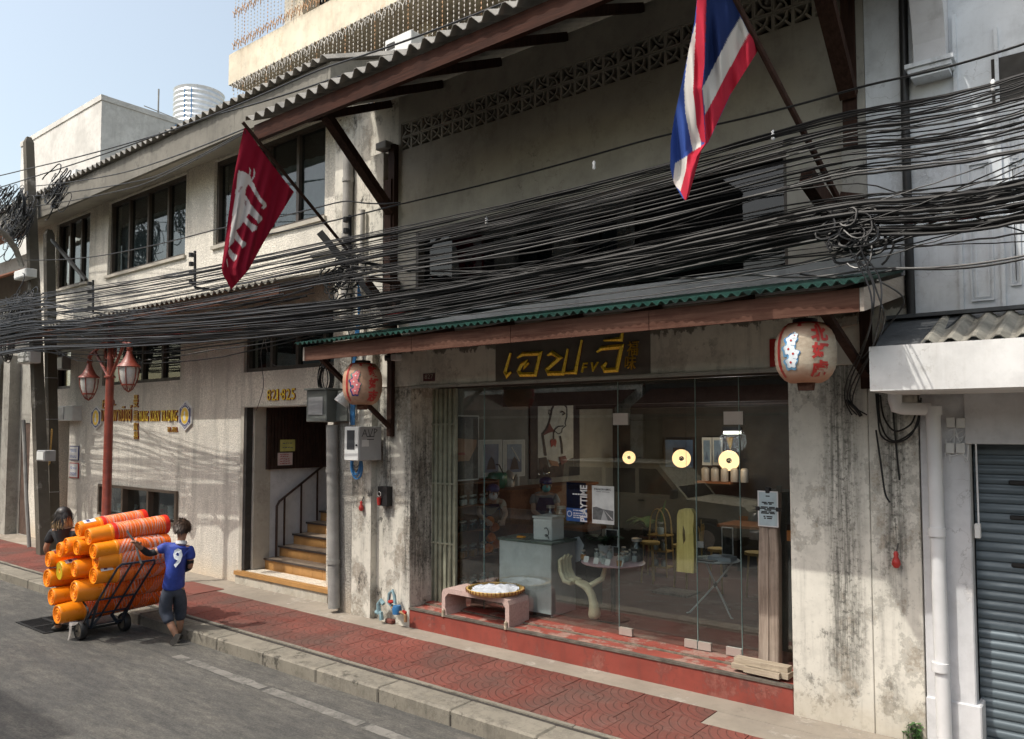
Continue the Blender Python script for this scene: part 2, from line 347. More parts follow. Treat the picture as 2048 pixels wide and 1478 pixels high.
def glass(name, tint=(1, 1, 1), ior=1.75, refl=1.):
    s = NB(name); s.t.nodes.remove(s.b)
    tr = s.n('ShaderNodeBsdfTransparent'); tr.inputs[0].default_value = (*tint, 1)
    gl = s.n('ShaderNodeBsdfGlossy'); gl.inputs['Roughness'].default_value = .0; gl.inputs[0].default_value = (refl, refl, refl, 1)
    f = s.n('ShaderNodeFresnel'); bf = s.n('ShaderNodeNewGeometry').outputs['Backfacing']
    s.l(s.math('ADD', s.math('MULTIPLY', bf, 1 / ior - ior), ior), f.inputs[0])     # a thin sheet: the same reflection from either face


    mx = s.n('ShaderNodeMixShader'); s.l(f.outputs[0], mx.inputs[0]); s.l(tr.outputs[0], mx.inputs[1]); s.l(gl.outputs[0], mx.inputs[2])
    s.l(mx.outputs[0], s.o.inputs[0]); return s.m
M['glass'] = glass('shop_glass', (.92, .96, .95), 1.9)
M['dark_win_glass'] = glass('tinted_window_glass', (.16, .19, .22), 1.42)
M['win_glass'] = glass('dusty_window_glass', (.62, .66, .66), 1.45)
M['jar_glass'] = glass('jar_glass', (.85, .9, .9), 1.6)
M['dark_glass'] = simple('dark_pane', (.012, .016, .022), .06, .2, 2)
M['frost'] = simple('dusty_opaque_pane', (.13, .145, .15), .22, .3, 2)
M['lamp_glass'] = simple('frosted_lamp_glass', (.46, .45, .42), .25, .1, 6)

# ---------------------------------------------------------------- mesh building
class MB:
    def __init__(s): s.v = []; s.f = []; s.sm = []
    def add(s, vs, fs, smooth=False):
        k = len(s.v); s.v += [tuple(x) for x in vs]; s.f += [tuple(i + k for i in f) for f in fs]; s.sm += [smooth] * len(fs); return s
    def box(s, x0, x1, y0, y1, z0, z1, c=0.):
        if x1 < x0: x0, x1 = x1, x0
        if y1 < y0: y0, y1 = y1, y0
        if z1 < z0: z0, z1 = z1, z0
        if not c:
            vs = [(x, y, z) for z in (z0, z1) for y in (y0, y1) for x in (x0, x1)]
            return s.add(vs, [(0, 2, 3, 1), (4, 5, 7, 6), (0, 1, 5, 4), (2, 6, 7, 3), (0, 4, 6, 2), (1, 3, 7, 5)])
        bm = bmesh.new(); bmesh.ops.create_cube(bm, size=1)
        for v in bm.verts: v.co = ((x0 + x1) / 2 + v.co.x * (x1 - x0), (y0 + y1) / 2 + v.co.y * (y1 - y0), (z0 + z1) / 2 + v.co.z * (z1 - z0))
        bmesh.ops.bevel(bm, geom=bm.edges[:], offset=c, segments=1, affect='EDGES')
        return s.bm(bm)
    def bm(s, bm, mat=None, smooth=False):
        bm.verts.index_update()
        s.add([(mat @ v.co if mat else v.co) for v in bm.verts], [tuple(v.index for v in f.verts) for f in bm.faces], smooth); bm.free(); return s
    def quad(s, a, b, c, d): return s.add([a, b, c, d], [(0, 1, 2, 3)])
    def bar(s, a, b, w, h=None, up=(0, 0, 1)):
        """rectangular bar from a to b, w wide and h high"""
        a = Vector(a); b = Vector(b); h = h or w; d = (b - a).normalized(); u = Vector(up)
        r = d.cross(u)
        if r.length < 1e-4: r = d.cross(Vector((0, 1, 0)))
        r.normalize(); u = r.cross(d).normalized()
        vs = [p + r * (sx * w / 2) + u * (sy * h / 2) for p in (a, b) for sx, sy in ((-1, -1), (1, -1), (1, 1), (-1, 1))]
        return s.add(vs, [(0, 1, 2, 3), (7, 6, 5, 4), (0, 4, 5, 1), (1, 5, 6, 2), (2, 6, 7, 3), (3, 7, 4, 0)])
    def tube(s, pts, r, n=8, cap=True, smooth=True):
        pts = [Vector(p) for p in pts]; rs = r if isinstance(r, (list, tuple)) else [r] * len(pts)
        vs = []; up = None
        for i, p in enumerate(pts):
            d = (pts[min(i + 1, len(pts) - 1)] - pts[max(i - 1, 0)])
            d = d.normalized() if d.length > 1e-9 else Vector((0, 0, 1))
            if up is None:
                up = Vector((0, 0, 1)) if abs(d.z) < .9 else Vector((1, 0, 0))
            a = d.cross(up)
            if a.length < 1e-4: a = d.cross(Vector((0, 1, .3)))
            a.normalize(); b = a.cross(d).normalized(); up = b
            vs += [p + (a * cos(2 * pi * k / n) + b * sin(2 * pi * k / n)) * rs[i] for k in range(n)]
        fs = [(i * n + k, i * n + (k + 1) % n, (i + 1) * n + (k + 1) % n, (i + 1) * n + k) for i in range(len(pts) - 1) for k in range(n)]
        s.add(vs, fs, smooth)
        if cap:
            s.add(vs[:n], [tuple(range(n))[::-1]]); s.add(vs[-n:], [tuple(range(n))])
        return s
    def cyl(s, a, b, r, n=14, r2=None): return s.tube([a, b], [r, r if r2 is None else r2], n)
    def lathe(s, prof, o=(0, 0, 0), axis=(0, 0, 1), n=20, smooth=True, a0=0., a1=2 * pi):
        """profile of (radius, height) turned about an axis"""
        o = Vector(o); ax = Vector(axis).normalized(); u = ax.orthogonal().normalized(); w_ = ax.cross(u)
        full = a1 - a0 > 2 * pi - .01; m = n if full else n + 1
        vs = [o + ax * h + (u * cos(a0 + (a1 - a0) * k / n) + w_ * sin(a0 + (a1 - a0) * k / n)) * r for r, h in prof for k in range(m)]
        fs = [(i * m + k, i * m + (k + 1) % m, (i + 1) * m + (k + 1) % m, (i + 1) * m + k) for i in range(len(prof) - 1) for k in range(n)]
        return s.add(vs, fs, smooth)
    def sphere(s, c, r, n=14, m=10, sc=(1, 1, 1)):
        c = Vector(c)
        vs = [c + Vector((r * sc[0] * sin(pi * j / m) * cos(2 * pi * k / n), r * sc[1] * sin(pi * j / m) * sin(2 * pi * k / n), r * sc[2] * cos(pi * j / m))) for j in range(m + 1) for k in range(n)]
        return s.add(vs, [(j * n + k, (j + 1) * n + k, (j + 1) * n + (k + 1) % n, j * n + (k + 1) % n) for j in range(m) for k in range(n)], True)
    def prism(s, poly, f0, f1):
        """polygon (list of 2d) extruded: f0/f1 map a 2d point to 3d on the front and back face"""
        n = len(poly); tri = [tuple(t) for t in tessellate_polygon([[Vector((p[0], p[1], 0)) for p in poly]])]
        vs = [f0(p) for p in poly] + [f1(p) for p in poly]
        return s.add(vs, tri + [tuple(n + i for i in t[::-1]) for t in tri] + [(i, i + n, (i + 1) % n + n, (i + 1) % n) for i in range(n)])
    def xz(s, poly, y0, y1): return s.prism(poly, lambda p: Vector((p[0], y0, p[1])), lambda p: Vector((p[0], y1, p[1])))
    def yz(s, poly, x0, x1): return s.prism(poly, lambda p: Vector((x0, p[0], p[1])), lambda p: Vector((x1, p[0], p[1])))
    def xy(s, poly, z0, z1): return s.prism(poly, lambda p: Vector((p[0], p[1], z0)), lambda p: Vector((p[0], p[1], z1)))
    def wall(s, x0, x1, z0, z1, y0, y1, holes=()):
        """wall slab in x-z with rectangular openings (x0,x1,z0,z1)"""
        xs = sorted({x0, x1, *[h[0] for h in holes], *[h[1] for h in holes]}); zs = sorted({z0, z1, *[h[2] for h in holes], *[h[3] for h in holes]})
        xs = [x for x in xs if x0 <= x <= x1]; zs = [z for z in zs if z0 <= z <= z1]
        solid = lambda i, j: 0 <= i < len(xs) - 1 and 0 <= j < len(zs) - 1 and not any(h[0] - 1e-6 <= xs[i] and xs[i + 1] <= h[1] + 1e-6 and h[2] - 1e-6 <= zs[j] and zs[j + 1] <= h[3] + 1e-6 for h in holes)
        for i in range(len(xs) - 1):
            for j in range(len(zs) - 1):
                if not solid(i, j): continue
                a, b, c, d = xs[i], xs[i + 1], zs[j], zs[j + 1]
                s.quad((a, y0, c), (b, y0, c), (b, y0, d), (a, y0, d)); s.quad((a, y1, c), (a, y1, d), (b, y1, d), (b, y1, c))
                if not solid(i - 1, j): s.quad((a, y0, c), (a, y0, d), (a, y1, d), (a, y1, c))
                if not solid(i + 1, j): s.quad((b, y0, c), (b, y1, c), (b, y1, d), (b, y0, d))
                if not solid(i, j - 1): s.quad((a, y0, c), (a, y1, c), (b, y1, c), (b, y0, c))
                if not solid(i, j + 1): s.quad((a, y0, d), (b, y0, d), (b, y1, d), (a, y1, d))
        return s
    def merge(s, o):
        k = len(s.v); s.v += o.v; s.f += [tuple(i + k for i in f) for f in o.f]; s.sm += o.sm; return s
    def mesh(s, name, org=(0, 0, 0)):
        me = bpy.data.meshes.new(name); ox, oy, oz = org
        me.from_pydata([(x - ox, y - oy, z - oz) for x, y, z in s.v], [], s.f)
        if any(s.sm):
            me.polygons.foreach_set('use_smooth', s.sm)
            me.update()
            try: me.set_sharp_from_angle(angle=radians(42))
            except Exception: pass
        me.update(); return me

ORG = {}
def link(name, data, parent=None):
    o = bpy.data.objects.new(name, data); COL.objects.link(o)
    if parent is not None: o.parent = parent
    return o
def tag(o, label=None, cat=None, group=None, kind=None):
    if label: o['label'] = label
    if cat: o['category'] = cat
    if group: o['group'] = group
    if kind: o['kind'] = kind
    return o
def thing(name, label, cat, loc=(0, 0, 0), rotz=0., group=None):
    """an Empty at the thing's base that parents its parts; its parts are given in world coordinates (local=True: in its own)"""
    o = link(name, None); o.location = loc; o.rotation_euler = (0, 0, rotz); o.empty_display_size = .2
    ORG[o] = tuple(loc); return tag(o, label, cat, group)
def obj(name, mb, m, parent=None, local=False, label=None, kind=None, edge=None):
    m = M[m] if isinstance(m, str) else m
    org = (0, 0, 0) if (local or parent is None) else ORG.get(parent, (0, 0, 0))
    if parent is None and not local:
        xs = [v[0] for v in mb.v]; ys = [v[1] for v in mb.v]; zs = [v[2] for v in mb.v]
        org = ((min(xs) + max(xs)) / 2, (min(ys) + max(ys)) / 2, min(zs))
    me = mb.mesh(name, org); me.materials.append(m)
    if edge and getattr(mb, 'nfront', 0):
        me.materials.append(M[edge]); k = mb.nfront; me.polygons.foreach_set('material_index', [0] * k + [1] * (len(me.polygons) - k))
    o = link(name, me, parent)
    if parent is None and not local: o.location = org
    ORG[o] = org
    if label: o['label'] = label
    if kind: o['kind'] = kind
    return o
def struct(name, mb, m, parent=None):
    o = obj(name, mb, m, parent)
    if parent is None: o['kind'] = 'structure'
    return o
def one(name, mb, m, label, cat, group=None): return tag(obj(name, mb, m), label, cat, group)
def inst(name, me, parent, loc, rot=None, m=None):
    """another piece that shares a mesh; loc in world coordinates"""
    o = link(name, me, parent); g = ORG.get(parent, (0, 0, 0)) if parent else (0, 0, 0)
    o.location = (loc[0] - g[0], loc[1] - g[1], loc[2] - g[2])
    if rot: o.rotation_euler = rot
    return o
def copy_tree(root, loc=None, label=None, rotz=None):
    r = root.copy(); COL.objects.link(r)
    if loc is not None: r.location = loc
    if rotz is not None: r.rotation_euler.z = rotz
    if label: r['label'] = label
    for ch in list(root.children):
        c = ch.copy(); COL.objects.link(c); c.parent = r
        for g in list(ch.children):
            d = g.copy(); COL.objects.link(d); d.parent = c
    return r
def corrug(x0, x1, a, b, pitch, amp, nseg=6, thick=.008, lips=True):
    """corrugated sheet: waves along x, running from a=(y,z) (lower edge) to b=(y,z)"""
    mb = MB(); n = int((x1 - x0) / pitch * nseg); da = Vector((0, b[0] - a[0], b[1] - a[1])).normalized(); nr = Vector((0, -da.z, da.y))
    if nr.z < 0: nr = -nr
    vs = []
    for t in (0, 1):
        for i in range(n + 1):
            x = x0 + (x1 - x0) * i / n; h = amp * sin(2 * pi * i / nseg)
            jag = (mnoise.noise(Vector((x * 1.7, 3, 0))) * .03 if t == 0 else 0)
            y, z = (a if t == 0 else b)
            for k in (0, 1):
                p = Vector((x, y, z)) + nr * (h + (thick if k else 0)) + da * jag; vs.append(p)
    w2 = 2 * (n + 1); fs = []
    for i in range(n):
        q = i * 2
        fs += [(q, q + 2, w2 + q + 2, w2 + q), (q + 1, w2 + q + 1, w2 + q + 3, q + 3), (q, q + 1, q + 3, q + 2), (w2 + q, w2 + q + 2, w2 + q + 3, w2 + q + 1)]
    fs += [(0, w2, w2 + 1, 1), (2 * n, 2 * n + 1, w2 + 2 * n + 1, w2 + 2 * n)]
    return mb.add(vs, fs, True)
def text_mb(body, font_h, f, depth=.0, width=None, shear=0., bold=0.):
    """flat or raised lettering: f maps (x, y, d) in the letter plane to 3d; font_h cap height; width squeezes to fit"""
    cu = bpy.data.curves.new('t', 'FONT'); cu.body = body; cu.size = 1; cu.shear = shear; cu.offset = bold; cu.resolution_u = 2
    o = bpy.data.objects.new('t', cu); COL.objects.link(o); dg = bpy.context.evaluated_depsgraph_get(); dg.update()
    me = bpy.data.meshes.new_from_object(o.evaluated_get(dg)); bpy.data.objects.remove(o); bpy.data.curves.remove(cu)
    mb = MB()
    if not me.vertices: return mb
    xs = [v.co.x for v in me.vertices]; ys = [v.co.y for v in me.vertices]; x0, x1, y0, y1 = min(xs), max(xs), min(ys), max(ys)
    ky = font_h / (y1 - y0); kx = ky if width is None else width / (x1 - x0)
    pts = [((v.co.x - x0) * kx, (v.co.y - y0) * ky) for v in me.vertices]
    fs = [tuple(p.vertices) for p in me.polygons]
    if depth == 0: mb.add([f(x, y, 0) for x, y in pts], fs)
    else:
        n = len(pts); ed = {}
        for q in fs:
            for a, b in zip(q, q[1:] + q[:1]): ed[(a, b)] = 1
        rim = [(a, b) for a, b in ed if (b, a) not in ed]; mb.nfront = len(fs)
        mb.add([f(x, y, depth) for x, y in pts] + [f(x, y, 0) for x, y in pts], fs + [(b, a, a + n, b + n) for a, b in rim])
    bpy.data.meshes.remove(me); return mb
# ================================================================ ground, road, kerb, pavement
struct('ground', MB().box(-400, 400, -400, 400, -.6, -.03), simple('dusty_ground', (.2, .18, .15), .9))
struct('road', MB().box(-70, 25, -9.6, -1.86, -.02, 0.), 'road')
pv = struct('pavement', MB().box(-70, 25, -1.56, .6, -.02, .136), 'strip')
obj('joint_gap', MB().box(-70, 6, -1.545, -1.5, .1365, .1395), 'dirt', pv)
mb = MB()
for i in range(64):
    x = -60 + i * 1.1; mb.box(x, x + 1.094, -1.5, -1.452, .137, .149 + .002 * (i % 3))
obj('edging_strip', mb, 'kerb', pv)
L = .3735
tl = MB().box(-L / 2 + .004, L / 2 - .004, -.183, .183, 0, .012).mesh('paving_tile'); tl.materials.append(M['tile'])
for r in range(3):
    yc = -.345 - .368 * (r + .5)
    for c in range(62):
        xc = -3.075 - L * (c + .5) + (0 if r == 0 else L * 6 + .08 * r)
        if r and xc > -.6: continue
        if xc < -23.5 or (-14.6 < xc < -13.4 and r == 2 and False): continue
        o = inst('paving_tile', tl, pv, (xc, yc, .138 + random.uniform(-.0015, .0015)), (random.uniform(-.004, .004), random.uniform(-.004, .004), random.uniform(-.006, .006)))
obj('cement_margin', MB().box(-3.07, 6, -.71, -.347, .1365, .147).box(-70, 6, -.342, .0, .1365, .148), 'strip', pv)
mb = MB().box(-12.6, -11.6, -.72, -.2, .1485, .158); ml = obj('manhole_lid', mb, 'tile', pv)
ks = []
for i in range(3):
    bm_ = MB().box(-.495, .495, -.16, .16, 0, .19, .018); ks.append(bm_.mesh('kerb_stone')); ks[-1].materials.append(M['kerb'])
kb = struct('kerb', MB().box(-70, 25, -1.86, -1.58, -.02, .1), 'dirt')
for i in range(32):
    x = -2.0 + .985 * 3 - i * .995
    inst('kerb_stone', ks[i % 3], kb, (x - .5, -1.715 + random.uniform(-.006, .006), -.04 + random.uniform(-.004, .004)), (random.uniform(-.01, .01), random.uniform(-.006, .006), random.uniform(-.006, .006)))
# worn painted strip along the road and the gully grate
a = onZ(352, 1312, 0); b = onZ(800, 1478, 0); d = (b - a).normalized(); n_ = Vector((-d.y, d.x, 0))
mb = MB(); p0 = a; t = 0
for i in range(26):
    q = a + d * (i * .32); wv = .06 + .025 * mnoise.noise(Vector((i * .9, 0, 0)))
    q2 = q + d * (.32 if i % 5 else .25)
    mb.quad(q - n_ * wv + Z_ * .004, q2 - n_ * wv + Z_ * .004, q2 + n_ * wv * 1.1 + Z_ * .004, q + n_ * wv * 1.1 + Z_ * .004)
struct('road_marking', mb, 'paint_line')
ga = onZ(50, 1240, 0); gb = onZ(105, 1262, 0); gc = onZ(165, 1240, 0)
g = thing('gully_grate', 'black slotted gully grate set in the road beside the loaded cart', 'grate', (ga.x + .6, ga.y, 0))
gc2 = onZ(112, 1247, 0); gx, gy = gc2.x, gc2.y
mb = MB().box(gx - .5, gx + .5, gy - .34, gy - .30, .001, .012).box(gx - .5, gx + .5, gy + .30, gy + .34, .001, .012).box(gx - .5, gx + .5, gy - .025, gy + .025, .001, .012).box(gx - .5, gx - .46, gy - .30, gy + .30, .001, .012).box(gx + .46, gx + .5, gy - .30, gy + .30, .001, .012).box(gx - .02, gx + .02, gy - .30, gy + .30, .001, .0115)
obj('grate_frame', mb, 'iron', g)
obj('pit', MB().box(gx - .49, gx + .49, gy - .33, gy + .33, .0005, .002), 'shutter_hole', g)
bar = MB().box(-.012, .012, -.135, .135, 0, .008).mesh('grate_bar'); bar.materials.append(M['iron'])
for r in (-.162, .162):
    for i in range(16): inst('grate_bar', bar, g, (gx - .44 + i * .059, gy + r, .002))

# ================================================================ building with the stair door (trading house)
YL = .3
def lx(px, py=800): return XY(px, py, YL)
T = thing('trading_house', 'two-storey grey aggregate-faced trading house with stair doorway', 'building', (-14, YL, .15))
xa, xb = -21.2, -9.3
DX0, DX1, DZ0, DZ1 = lx(490, 900), lx(655, 900), .36, ZY(490, 815, YL)
wA = (lx(205, 720), lx(361, 720), 3.68, 4.62); wB = (lx(488, 690), lx(700, 690), 3.72, 4.62); wC = (lx(110, 740), lx(141, 740), 3.68, 4.62)
dW = (lx(112, 930), lx(137, 930), .2, 2.95)
low = (lx(201, 1000), lx(355, 1000), .99, 1.53)
u0 = (lx(112, 500), lx(179, 500), 6.05, 7.66); u1 = (lx(217, 450), lx(371, 450), 6.06, 7.66); u2 = (lx(428, 380), lx(650, 360), 6.08, 7.66)
obj('ground_floor_wall', MB().wall(xa, xb, .1, 5.12, YL, YL + .28, [(DX0, DX1, DZ0, DZ1), wA, wB, wC, dW, low]), 'pebble', T)
obj('upper_wall', MB().wall(xa, xb, 5.12, 7.72, YL, YL + .28, [u0, u1, u2]), 'pebble', T)
def window(parent, h, n, y, fr='dark_frame', pn='win_glass', fw=.07, dep=.12, backs=None, proud=.0):
    f = MB(); x0, x1, z0, z1 = h
    f.box(x0, x1, y - proud, y + dep, z0, z0 + fw).box(x0, x1, y - proud, y + dep, z1 - fw, z1).box(x0, x0 + fw, y - proud + .001, y + dep - .001, z0 + fw, z1 - fw).box(x1 - fw, x1, y - proud + .001, y + dep - .001, z0 + fw, z1 - fw)
    for i in range(1, n):
        x = x0 + (x1 - x0) * i / n; f.box(x - fw * .5, x + fw * .5, y + .012, y + dep - .012, z0 + fw, z1 - fw)
    w_ = obj('window', f, fr, parent)
    for i in range(n):
        a = x0 + fw * .4 + (x1 - x0 - fw * .8) * i / n; b = x0 + fw * .4 + (x1 - x0 - fw * .8) * (i + 1) / n
        ob = obj('pane', MB().box(a + .004, b - .004, y + dep * .55, y + dep * .55 + .006, z0 + fw * .6, z1 - fw * .6), pn, w_)
    return w_
for h, n in ((u0, 3), (u1, 4), (u2, 4)):
    w_ = window(T, h, n, YL + .06)
    cu = MB(); x0, x1, z0, z1 = h; n2 = int((x1 - x0) / .05)
    vs = []
    for i in range(n2 + 1):
        x = x0 + (x1 - x0) * i / n2; yy = YL + .3 + .02 * sin(i * 1.3) + .015 * sin(i * .37)
        vs += [(x, yy, z0 + .02), (x, yy, z0 + (z1 - z0) * .74)]  # curtain cut short so the dark pane tops imitate the eaves shadow
    cu.add(vs, [(2 * i, 2 * i + 2, 2 * i + 3, 2 * i + 1) for i in range(n2)], True)
    obj('curtain', cu, simple('dusty_blue_grey_curtain', (.30, .345, .37), .9) if 'dusty_blue_grey_curtain' not in MATS else MATS['dusty_blue_grey_curtain'], T)
for h, n in ((wA, 4), (wB, 4), (wC, 1)): window(T, h, n, YL + .06, pn='win_glass')
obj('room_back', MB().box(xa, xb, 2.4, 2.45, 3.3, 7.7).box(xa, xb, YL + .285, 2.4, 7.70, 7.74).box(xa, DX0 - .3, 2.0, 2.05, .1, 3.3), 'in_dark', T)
obj('sill', MB().box(u1[0] - .05, u1[1] + .05, YL - .05, YL + .05, 6.0, 6.058).box(u0[0], u0[1], YL - .05, YL + .05, 6.0, 6.048).box(u2[0], u2[1] + .05, YL - .05, YL + .05, 6.01, 6.078), 'soffit', T)
# eaves: soffit, fascia, corrugated roof
ey = -.42; ex0, ex1 = -24., XY(655, 125, ey); fz0, fz1 = ZY(375, 310, ey), ZY(375, 256, ey)
obj('soffit', MB().add([(ex0, YL, 7.70), (ex1, YL, 7.70), (ex1, ey + .06, fz0 + .02), (ex0, ey + .06, fz0 + .02), (ex0, YL, 7.78), (ex1, YL, 7.78), (ex1, ey + .06, fz0 + .1), (ex0, ey + .06, fz0 + .1)], [(0, 1, 2, 3), (7, 6, 5, 4), (1, 5, 6, 2), (0, 3, 7, 4), (0, 4, 5, 1), (3, 2, 6, 7)]), 'soffit', T)
fx = [ex0, -18.2, -14.4, -11.2, ex1]
for a, b in zip(fx, fx[1:]): obj('fascia', MB().box(a, b - .006, ey, ey + .06, fz0, fz1), 'fascia_conc', T)
obj('gable_end', MB().yz([(ey, fz0), (ey, fz1), (.9, fz1 + .55), (.9, 7.7), (YL, 7.7)], ex1, ex1 + .07), 'fascia_conc', T)
obj('roof', corrug(ex0, ex1 + .1, (ey - .10, fz1 + .03), (1.6, fz1 + .95), .21, .042), 'grey_roof', T)
# small hood over the ground floor
obj('hood_roof', corrug(-20.6, -9.32, (-.86, 4.84), (YL, 5.17), .16, .03), 'old_roof', T)
obj('hood_board', MB().box(-20.5, -9.36, -.80, -.77, 4.66, 4.80), 'fascia_wood', T)
rm = MB().bar((0, -1.06, -.3), (0, 0, 0), .05, .08).mesh('rafter'); rm.materials.append(M['brace_wood'])
for i in range(9): inst('rafter', rm, T, (-20 + i * 1.3, YL, 5.06))
# stair doorway: frame, ledge, steps with tiled risers, side walls
obj('door_frame', MB().box(DX0 - .09, DX0 + .0, YL - .03, YL + .35, .33, DZ1).box(DX0 + .07, DX0 + .13, YL + .1, YL + .42, .37, DZ1).box(DX0 - .09, DX1, YL - .03, YL + .1, DZ1, DZ1 + .02), 'soffit', T)
obj('frame_edge', MB().box(DX0 + .002, DX0 + .068, YL - .02, YL + .3, .37, DZ1 - .002), 'in_dark', T)
obj('ledge', MB().box(DX0 - .12, DX1 + .2, YL - .10, YL + .32, .29, .355), 'ochre_tile', T)
obj('plinth', MB().box(DX0 - .12, DX1 + .12, YL - .07, YL + .02, .1, .288), 'plaster', T)
SX0 = DX0 + .13; 
obj('stair_wall', MB().box(DX0 - .05, SX0 - .01, YL + .42, 4.2, .2, 4.1).box(DX1 + .2, DX1 + .3, YL + .29, 4.2, .2, 4.1).box(SX0, DX1 + .2, 4.1, 4.2, .2, 4.1), 'white_wall', T)
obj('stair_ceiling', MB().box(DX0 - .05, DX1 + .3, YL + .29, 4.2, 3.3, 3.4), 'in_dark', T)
ry, rz = YL + .34, .357
rt = MB().box(-.128, .128, 0, .012, 0, .172).mesh('riser_tile'); rt.materials.append(M['ochre_tile'])
for k in range(9):
    y = ry + k * .29; z = rz + k * .178
    st = obj('stair_step', MB().box(SX0, DX1 + .2, y + .014, y + .4, z - .1 if k else z, z + .150), 'in_dark', T)
    obj('tread', MB().box(SX0, DX1 + .2, y - .012, y + .30, z + .151, z + .177), 'tread', st)
    obj('nosing', MB().box(SX0 - .03, DX1 + .2, y - .028, y - .0125, z + .150, z + .180), 'nosing', st)
    for i in range(9): inst('riser_tile', rt, st, (SX0 + .13 + i * .262, y, z - .024))
# stair handrail
hr = MB(); ha = Vector((SX0 + .06, ry + .18, .36 + .178 + .95)); hb = ha + Vector((0, 2.2, 2.2 * .178 / .29))
hr.tube([ha + Vector((0, 0, -.97)), ha + Vector((0, 0, -.08)), ha + Vector((0, .05, 0)), hb], .022, 8)
hand = obj('handrail', hr, 'gate_brown', T)
for i in range(6):
    p = ha + (hb - ha) * (i + .45) / 6.3; zz = p.z - .93
    obj('baluster', MB().bar((p.x, p.y, zz), (p.x, p.y, p.z - .01), .025), 'gate_brown', hand)
# dark slatted gate above the stair wall
gx = SX0 + .02; gp = onX(533, 815, gx); gq = onX(533, 939, gx)
GY0 = gp.y; gz1, gz0 = gp.z + .15, gq.z
ga_ = obj('slatted_gate', MB().box(gx, gx + .015, GY0, GY0 + 1.9, gz0, gz1), 'in_dark', T)
sl = MB().box(0, .035, -.027, .027, 0, gz1 - gz0).mesh('slat'); sl.materials.append(M['gate_brown'])
for i in range(28): inst('slat', sl, ga_, (gx + .016, GY0 + .035 + i * .067, gz0))
# low goods window: box frame with three bays
mb = MB(); x0, x1, z0, z1 = low
mb.box(x0 - .03, x1 + .03, YL - .05, YL + .2, z0 - .05, z0).box(x0 - .03, x1 + .03, YL - .05, YL + .2, z1, z1 + .05)
for i in range(4): x = x0 + (x1 - x0) * i / 3; mb.box(x - .035, x + .035, YL - .048, YL + .2, z0, z1)
lw = obj('low_window', mb, simple('brown_display_frame', (.10, .075, .055), .5), T)
for i in range(3): obj('pane', MB().box(x0 + (x1 - x0) * i / 3 + .036, x0 + (x1 - x0) * (i + 1) / 3 - .036, YL + .06, YL + .066, z0 + .001, z1 - .001), 'win_glass' if False else 'jar_glass', lw)
obj('display_box', MB().box(x0, x1, YL + .8, YL + .82, z0 - .02, z1 + .05).box(x0, x1, YL + .28, YL + .8, z0 - .04, z0 - .01), simple('display_back', (.07, .075, .07), .7), T)
gcol = [(.45, .5, .5), (.5, .08, .08), (.12, .3, .36), (.45, .42, .36)]
gm = [simple('goods_%s' % n, c, .4, .2) for n, c in zip(('grey', 'red', 'teal', 'cream'), gcol)]
for i in range(3):
    for j in range(5):
        for k in range(3):
            x = x0 + (x1 - x0) * (i + .18 + j * .16) / 3; zb = z0 - .008 + k * .085
            if (i == 0 and k == 2) or (i == 1 and k and j < 2): continue
            mm = gm[(0, 1, 2)[i] if (j + k) % 3 else 3] if i != 2 else gm[0]
            one('packet', MB().lathe([(.0, 0), (.055, 0), (.06, .012), (.048, .03), (.06, .078), (.0, .078)], (x, YL + .33 + .05 * (j % 2), zb), n=9), mm,
                ('pink and grey packets in the first bay' if i == 0 else 'teal packets in the middle bay' if i == 1 else 'stacked pale tins in the last bay') + ' of the low goods window', 'packet', 'goods behind the low window, bay %s' % 'abc'[i])
# street-side dark doorway with cartons
obj('side_door', MB().box(dW[0], dW[1], YL + .7, YL + .75, .15, 2.95), 'gate_brown', T)
for k, (dx, z) in enumerate(((.2, .15), (.25, .62), (.18, 1.02))):
    c = thing('carton', ['lowest brown carton stacked in the dark side doorway', 'middle brown carton stacked in the dark side doorway', 'topmost brown carton stacked in the dark side doorway'][k], 'box', (dW[0] + dx + .2, YL + .4, z), group='cartons in the side doorway')
    obj('carton_box', MB().box(dW[0] + dx, dW[1] - .1, YL + .2, YL + .65, z, z + (.46, .39, .36)[k]), simple('brown_card', (.34, .16, .06), .8) if k == 0 else MATS['brown_card'], c)
    obj('tape', MB().box(dW[0] + dx + .2, dW[0] + dx + .26, YL + .197, YL + .2, z, z + (.46, .39, .36)[k] - .002), 'bamboo', c)

# ================================================================ the coffee shop building
T = thing('shop_building', 'weathered plaster shophouse with glazed cafe front and breeze-block vent band', 'building', (-5, 0, .15)); SHOP = T
px_ = lambda p, y=1000, Y=0.: XY(p, y, Y)
X705, X743, X765, X820 = px_(705), px_(743), px_(765), px_(820)
RX0, RX1, RX2 = -2.49, -1.80, -1.405
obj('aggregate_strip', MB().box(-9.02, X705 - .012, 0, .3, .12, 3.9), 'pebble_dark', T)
obj('plaster_strip', MB().box(X705 + .004, X743, -.01, .3, .12, 3.9), 'plaster_dirty', T)
obj('recess', MB().box(X743, X765, .10, .3, .12, 3.9).box(-9.3, -9.02, .14, .3, .12, 3.9), 'plaster_dirty', T)
obj('pillar', MB().box(X765, X820, .0, .48, .12, 3.32, .008), 'plaster_dirty', T)
obj('pillar', MB().box(RX0, RX1, .0, .5, .1, 3.32, .006), 'plaster', T)
obj('pillar', MB().box(RX1 + .003, RX2, .006, .5, .1, 3.32, .006), 'plaster', T)
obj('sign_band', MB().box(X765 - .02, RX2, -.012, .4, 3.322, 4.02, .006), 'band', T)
obj('band_lip', MB().box(px_(829, 772) - .05, RX0 + .02, -.03, .0, 3.285, 3.3215), 'plaster_grey', T)
SGX0, SGX1 = px_(993, 720), px_(1302, 700)
